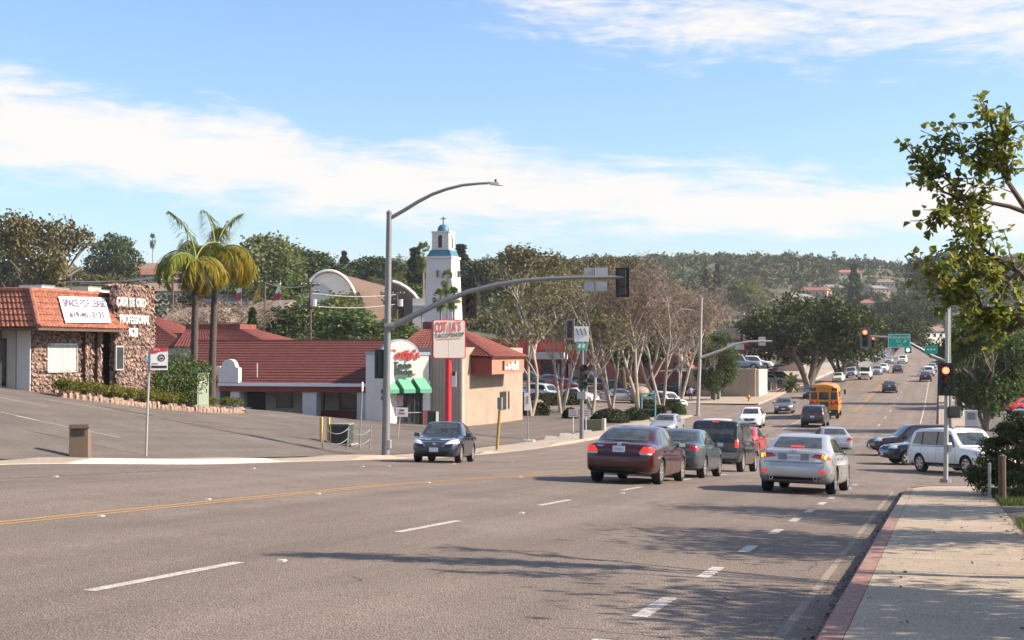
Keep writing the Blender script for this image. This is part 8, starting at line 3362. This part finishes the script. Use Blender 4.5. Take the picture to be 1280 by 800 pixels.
LFRONT = [leaf_mat('broad_leaf_green', (.075, .12, .022), (.23, .26, .05), .5, .45), leaf_mat('broad_leaf_yellowing', (.17, .18, .025), (.38, .33, .05), .5, .45)]


def near_tree():
    base = Vector((3.3, 15.6, 0))
    base.z = verge_z(base.x, base.y)
    t = thing('poplar_tree', 'broad leafed street tree whose boughs hang over the pavement from the right', 'tree', base)
    rs = np.random.RandomState(12)
    mb = MB()
    D0 = 15.2
    W = lambda px, py, dd=0: PD(px, py, D0 + dd) - base
    crotch = Vector((-.05, 0, 1.9))
    mb.tube([(0, 0, -.2), (.02, 0, .9), crotch], [.17, .14, .12], 12)
    limbs = [[crotch, W(1330, 445), W(1280, 402), W(1245, 390), W(1213, 378), W(1188, 362), W(1168, 340)],
             [crotch + Vector((0, 0, .2)), W(1325, 330), W(1290, 268), W(1262, 226), W(1246, 207), W(1226, 203), W(1205, 196), W(1180, 178)],
             [crotch + Vector((0, 0, .1)), W(1320, 390), W(1275, 340), W(1240, 318), W(1222, 300), W(1208, 285)],
             [W(1290, 268), W(1262, 258), W(1232, 252), W(1205, 250), W(1180, 240), W(1160, 215), W(1148, 200)],
             [W(1246, 207), W(1244, 180), W(1240, 155), W(1232, 136)],
             [W(1232, 252), W(1210, 262), W(1190, 262), W(1172, 272)],
             [W(1262, 226), W(1255, 190), W(1262, 160)], [W(1205, 250), W(1185, 225), W(1165, 210)],
             [crotch + Vector((0, 0, .3)), W(1340, 330, .6), W(1325, 260, 1.0), W(1305, 215, 1.2)], [crotch, W(1360, 350, -.6), W(1350, 290, -1), W(1325, 240, -1.2)],
             [W(1280, 402), W(1262, 415), W(1240, 408), W(1222, 400)], [W(1275, 340), W(1260, 352), W(1230, 345), W(1205, 330)]]
    offs = {}
    for i, l in enumerate(limbs):
        n = len(l)
        r0 = .042 if i < 3 else .028 if i < 8 else .035
        l2 = [Vector(p) + Vector((0, (rs.rand() - .5) * .5 if k > 1 else 0, 0)) for k, p in enumerate(l)]
        limbs[i] = l2
        mb.tube(l2, [max(.008, r0 * (1 - .85 * k / (n - 1))) for k in range(n)], 7)
    # twigs with leaves
    places = []

    def along(l, lo, cnt, ln, spread):
        n = len(l)
        for c in range(cnt):
            f = lo + (1 - lo) * rs.rand() ** .8
            f = f * (n - 1)
            i = min(n - 2, int(f))
            p = l[i] + (l[i + 1] - l[i]) * (f - i)
            d = (l[i + 1] - l[i]).normalized()
            e = (d * .5 + Vector(rs.normal(size=3)) * spread + Vector((0, 0, .15))).normalized()
            q = p + e * ln * rs.uniform(.5, 1.1)
            mb.tube([p, (p + q) / 2 + Vector(rs.normal(size=3)) * .02, q], [.008, .006, .003], 4)
            m = rs.randint(6, 9)
            for s in range(m):
                g = p + (q - p) * (.25 + .8 * s / m)
                places.append((g, e))
    spec = [(0, .34, 52, .40, .6), (1, .32, 40, .40, .6), (2, .3, 40, .42, .6), (3, .25, 28, .42, .6), (4, .1, 22, .36, .6), (5, .1, 22, .36, .6), (6, .1, 26, .40, .6), (7, .1, 12, .36, .6), (8, .3, 30, .45, .6), (9, .3, 30, .45, .6), (10, .1, 26, .36, .6), (11, .1, 30, .38, .6)]
    for i, lo, cnt, ln, sp in spec:
        along(limbs[i], lo, cnt, ln, sp)
    mb.build('trunk', mat('poplar_bark', (.11, .08, .058), .9, var=.25, vscale=6), t, True)
    protos = [[], []]
    for k in range(4):
        v, f = leaf_proto(k)
        for c in range(2):
            b = MB()
            b.add([tuple(x) for x in v], f)
            protos[c].append(b.mesh('leaf', LFRONT[c], fix=False))
    rest_v, rest_f = [[], []], [[], []]
    order = list(range(len(places)))
    random.Random(5).shuffle(order)
    made = 0
    for idx in order:
        p, e = places[idx]
        dr = (Vector(rs.normal(size=3)) * .8 + Vector(e) * .5 + Vector((0, 0, -.45))).normalized()
        up = Vector(rs.normal(size=3)) * .5 + Vector((0, 0, 1.0))
        xa = dr.cross(up).normalized()
        za = xa.cross(dr).normalized()
        s = rs.uniform(.055, .095)
        M3 = Matrix(((xa.x, dr.x, za.x), (xa.y, dr.y, za.y), (xa.z, dr.z, za.z))) * s
        c = 1 if rs.rand() < .28 else 0
        pp = p + dr * .03
        w = pp + base
        vx = (w.x * _c + w.y * _s) / (-w.x * _s + w.y * _c) * F + 640
        if made < 300 and vx < 1285:
            o = put('leaf', protos[c][rs.randint(4)], t)
            o.matrix_local = Matrix.Translation(pp) @ M3.to_4x4()
            made += 1
        else:
            v, f = leaf_proto(rs.randint(4))
            n0 = len(rest_v[c])
            rest_v[c] += [tuple(M3 @ Vector(x) + pp) for x in v]
            rest_f[c] += [tuple(i + n0 for i in g) for g in f]
    for c in range(2):
        me = bpy.data.meshes.new('foliage')
        me.from_pydata(rest_v[c], [], rest_f[c])
        me.materials.append(LFRONT[c])
        tag(put('foliage', me, t), kind='stuff')
    return t


near_tree()


def pavement_trees():
    rs = np.random.RandomState(51)
    mb, tips = branch_tree(rs, 2.3, .13, 3, .55, (5, 4, 3), first=.5, up=.5, ratio=.6)
    T = np.array([list(p[0]) for p in tips])
    n = 5200
    P = T[rs.randint(0, len(T), n)] + rs.normal(size=(n, 3)) * .33
    tm, cm = mb.mesh('trunk', BARKG, True), quads_mesh('crown', leaf_quads(P, np.full(n, .12), rs, .8), LFRONT[0])
    for x, y, s, lb in ((4.9, 13.1, 1.0, 'leafy street tree set back beside the overhanging tree'), (5.2, 9.4, .9, 'leafy street tree at the near end of the verge'), (4.4, 21.0, 1.0, 'leafy street tree on the verge beyond the overhanging tree'), (5.4, 28.3, 1.15, 'leafy street tree beside the drive crossing'), (9.0, 36.5, 1.35, 'leafy tree behind the juniper')):
        t = thing('street_tree', lb, 'tree', (x, y, verge_z(x, y)), x * 7)
        t.scale = (s * 1.15,) * 3
        put('trunk', tm, t)
        put('crown', cm, t)


pavement_trees()
# ================================================================== air
def volume_box(name, label, x0, x1, y0, y1, z0, z1, dens, col, aniso=0.0):
    m = bpy.data.materials.new(name)
    m.use_nodes = True
    nt = m.node_tree
    nt.nodes.clear()
    out = nt.nodes.new('ShaderNodeOutputMaterial')
    v = nt.nodes.new('ShaderNodeVolumePrincipled')
    v.inputs['Color'].default_value = (*col, 1)
    v.inputs['Density'].default_value = dens
    v.inputs['Anisotropy'].default_value = aniso
    nt.links.new(v.outputs[0], out.inputs['Volume'])
    o = MB().bb(x0, x1, y0, y1, z0, z1).build(name, m)
    return tag(o, label, 'haze', None, 'stuff')


volume_box('haze', 'thin pale haze over the whole valley', -1350, 1350, -450, 1950, -12, 110, HAZE, (.86, .92, 1.0))


def smoke():
    c = PD(1058, 449, 285)
    bm = bmesh.new()
    bmesh.ops.create_icosphere(bm, subdivisions=3, radius=1)
    r = random.Random(2)
    for v in bm.verts:
        k = 1 + .25 * math.sin(3 * v.co.x + 1) * math.sin(2.5 * v.co.y) + .15 * math.sin(5 * v.co.z + v.co.x * 3)
        v.co = Vector((v.co.x * 9 * k, v.co.y * 26 * k, v.co.z * 3.6 * k))
    me = bpy.data.meshes.new('exhaust_smoke')
    bm.to_mesh(me)
    bm.free()
    m = bpy.data.materials.new('smoke')
    m.use_nodes = True
    nt = m.node_tree
    nt.nodes.clear()
    out = nt.nodes.new('ShaderNodeOutputMaterial')
    v = nt.nodes.new('ShaderNodeVolumePrincipled')
    v.inputs['Color'].default_value = (.85, .9, 1, 1)
    v.inputs['Density'].default_value = .012
    nt.links.new(v.outputs[0], out.inputs['Volume'])
    me.materials.append(m)
    o = put('exhaust_smoke', me, None, (c.x, c.y, surf(c.x, c.y) + 3.4))
    tag(o, 'thin blue exhaust smoke drifting over the far oncoming lane', 'smoke', None, 'stuff')


smoke()
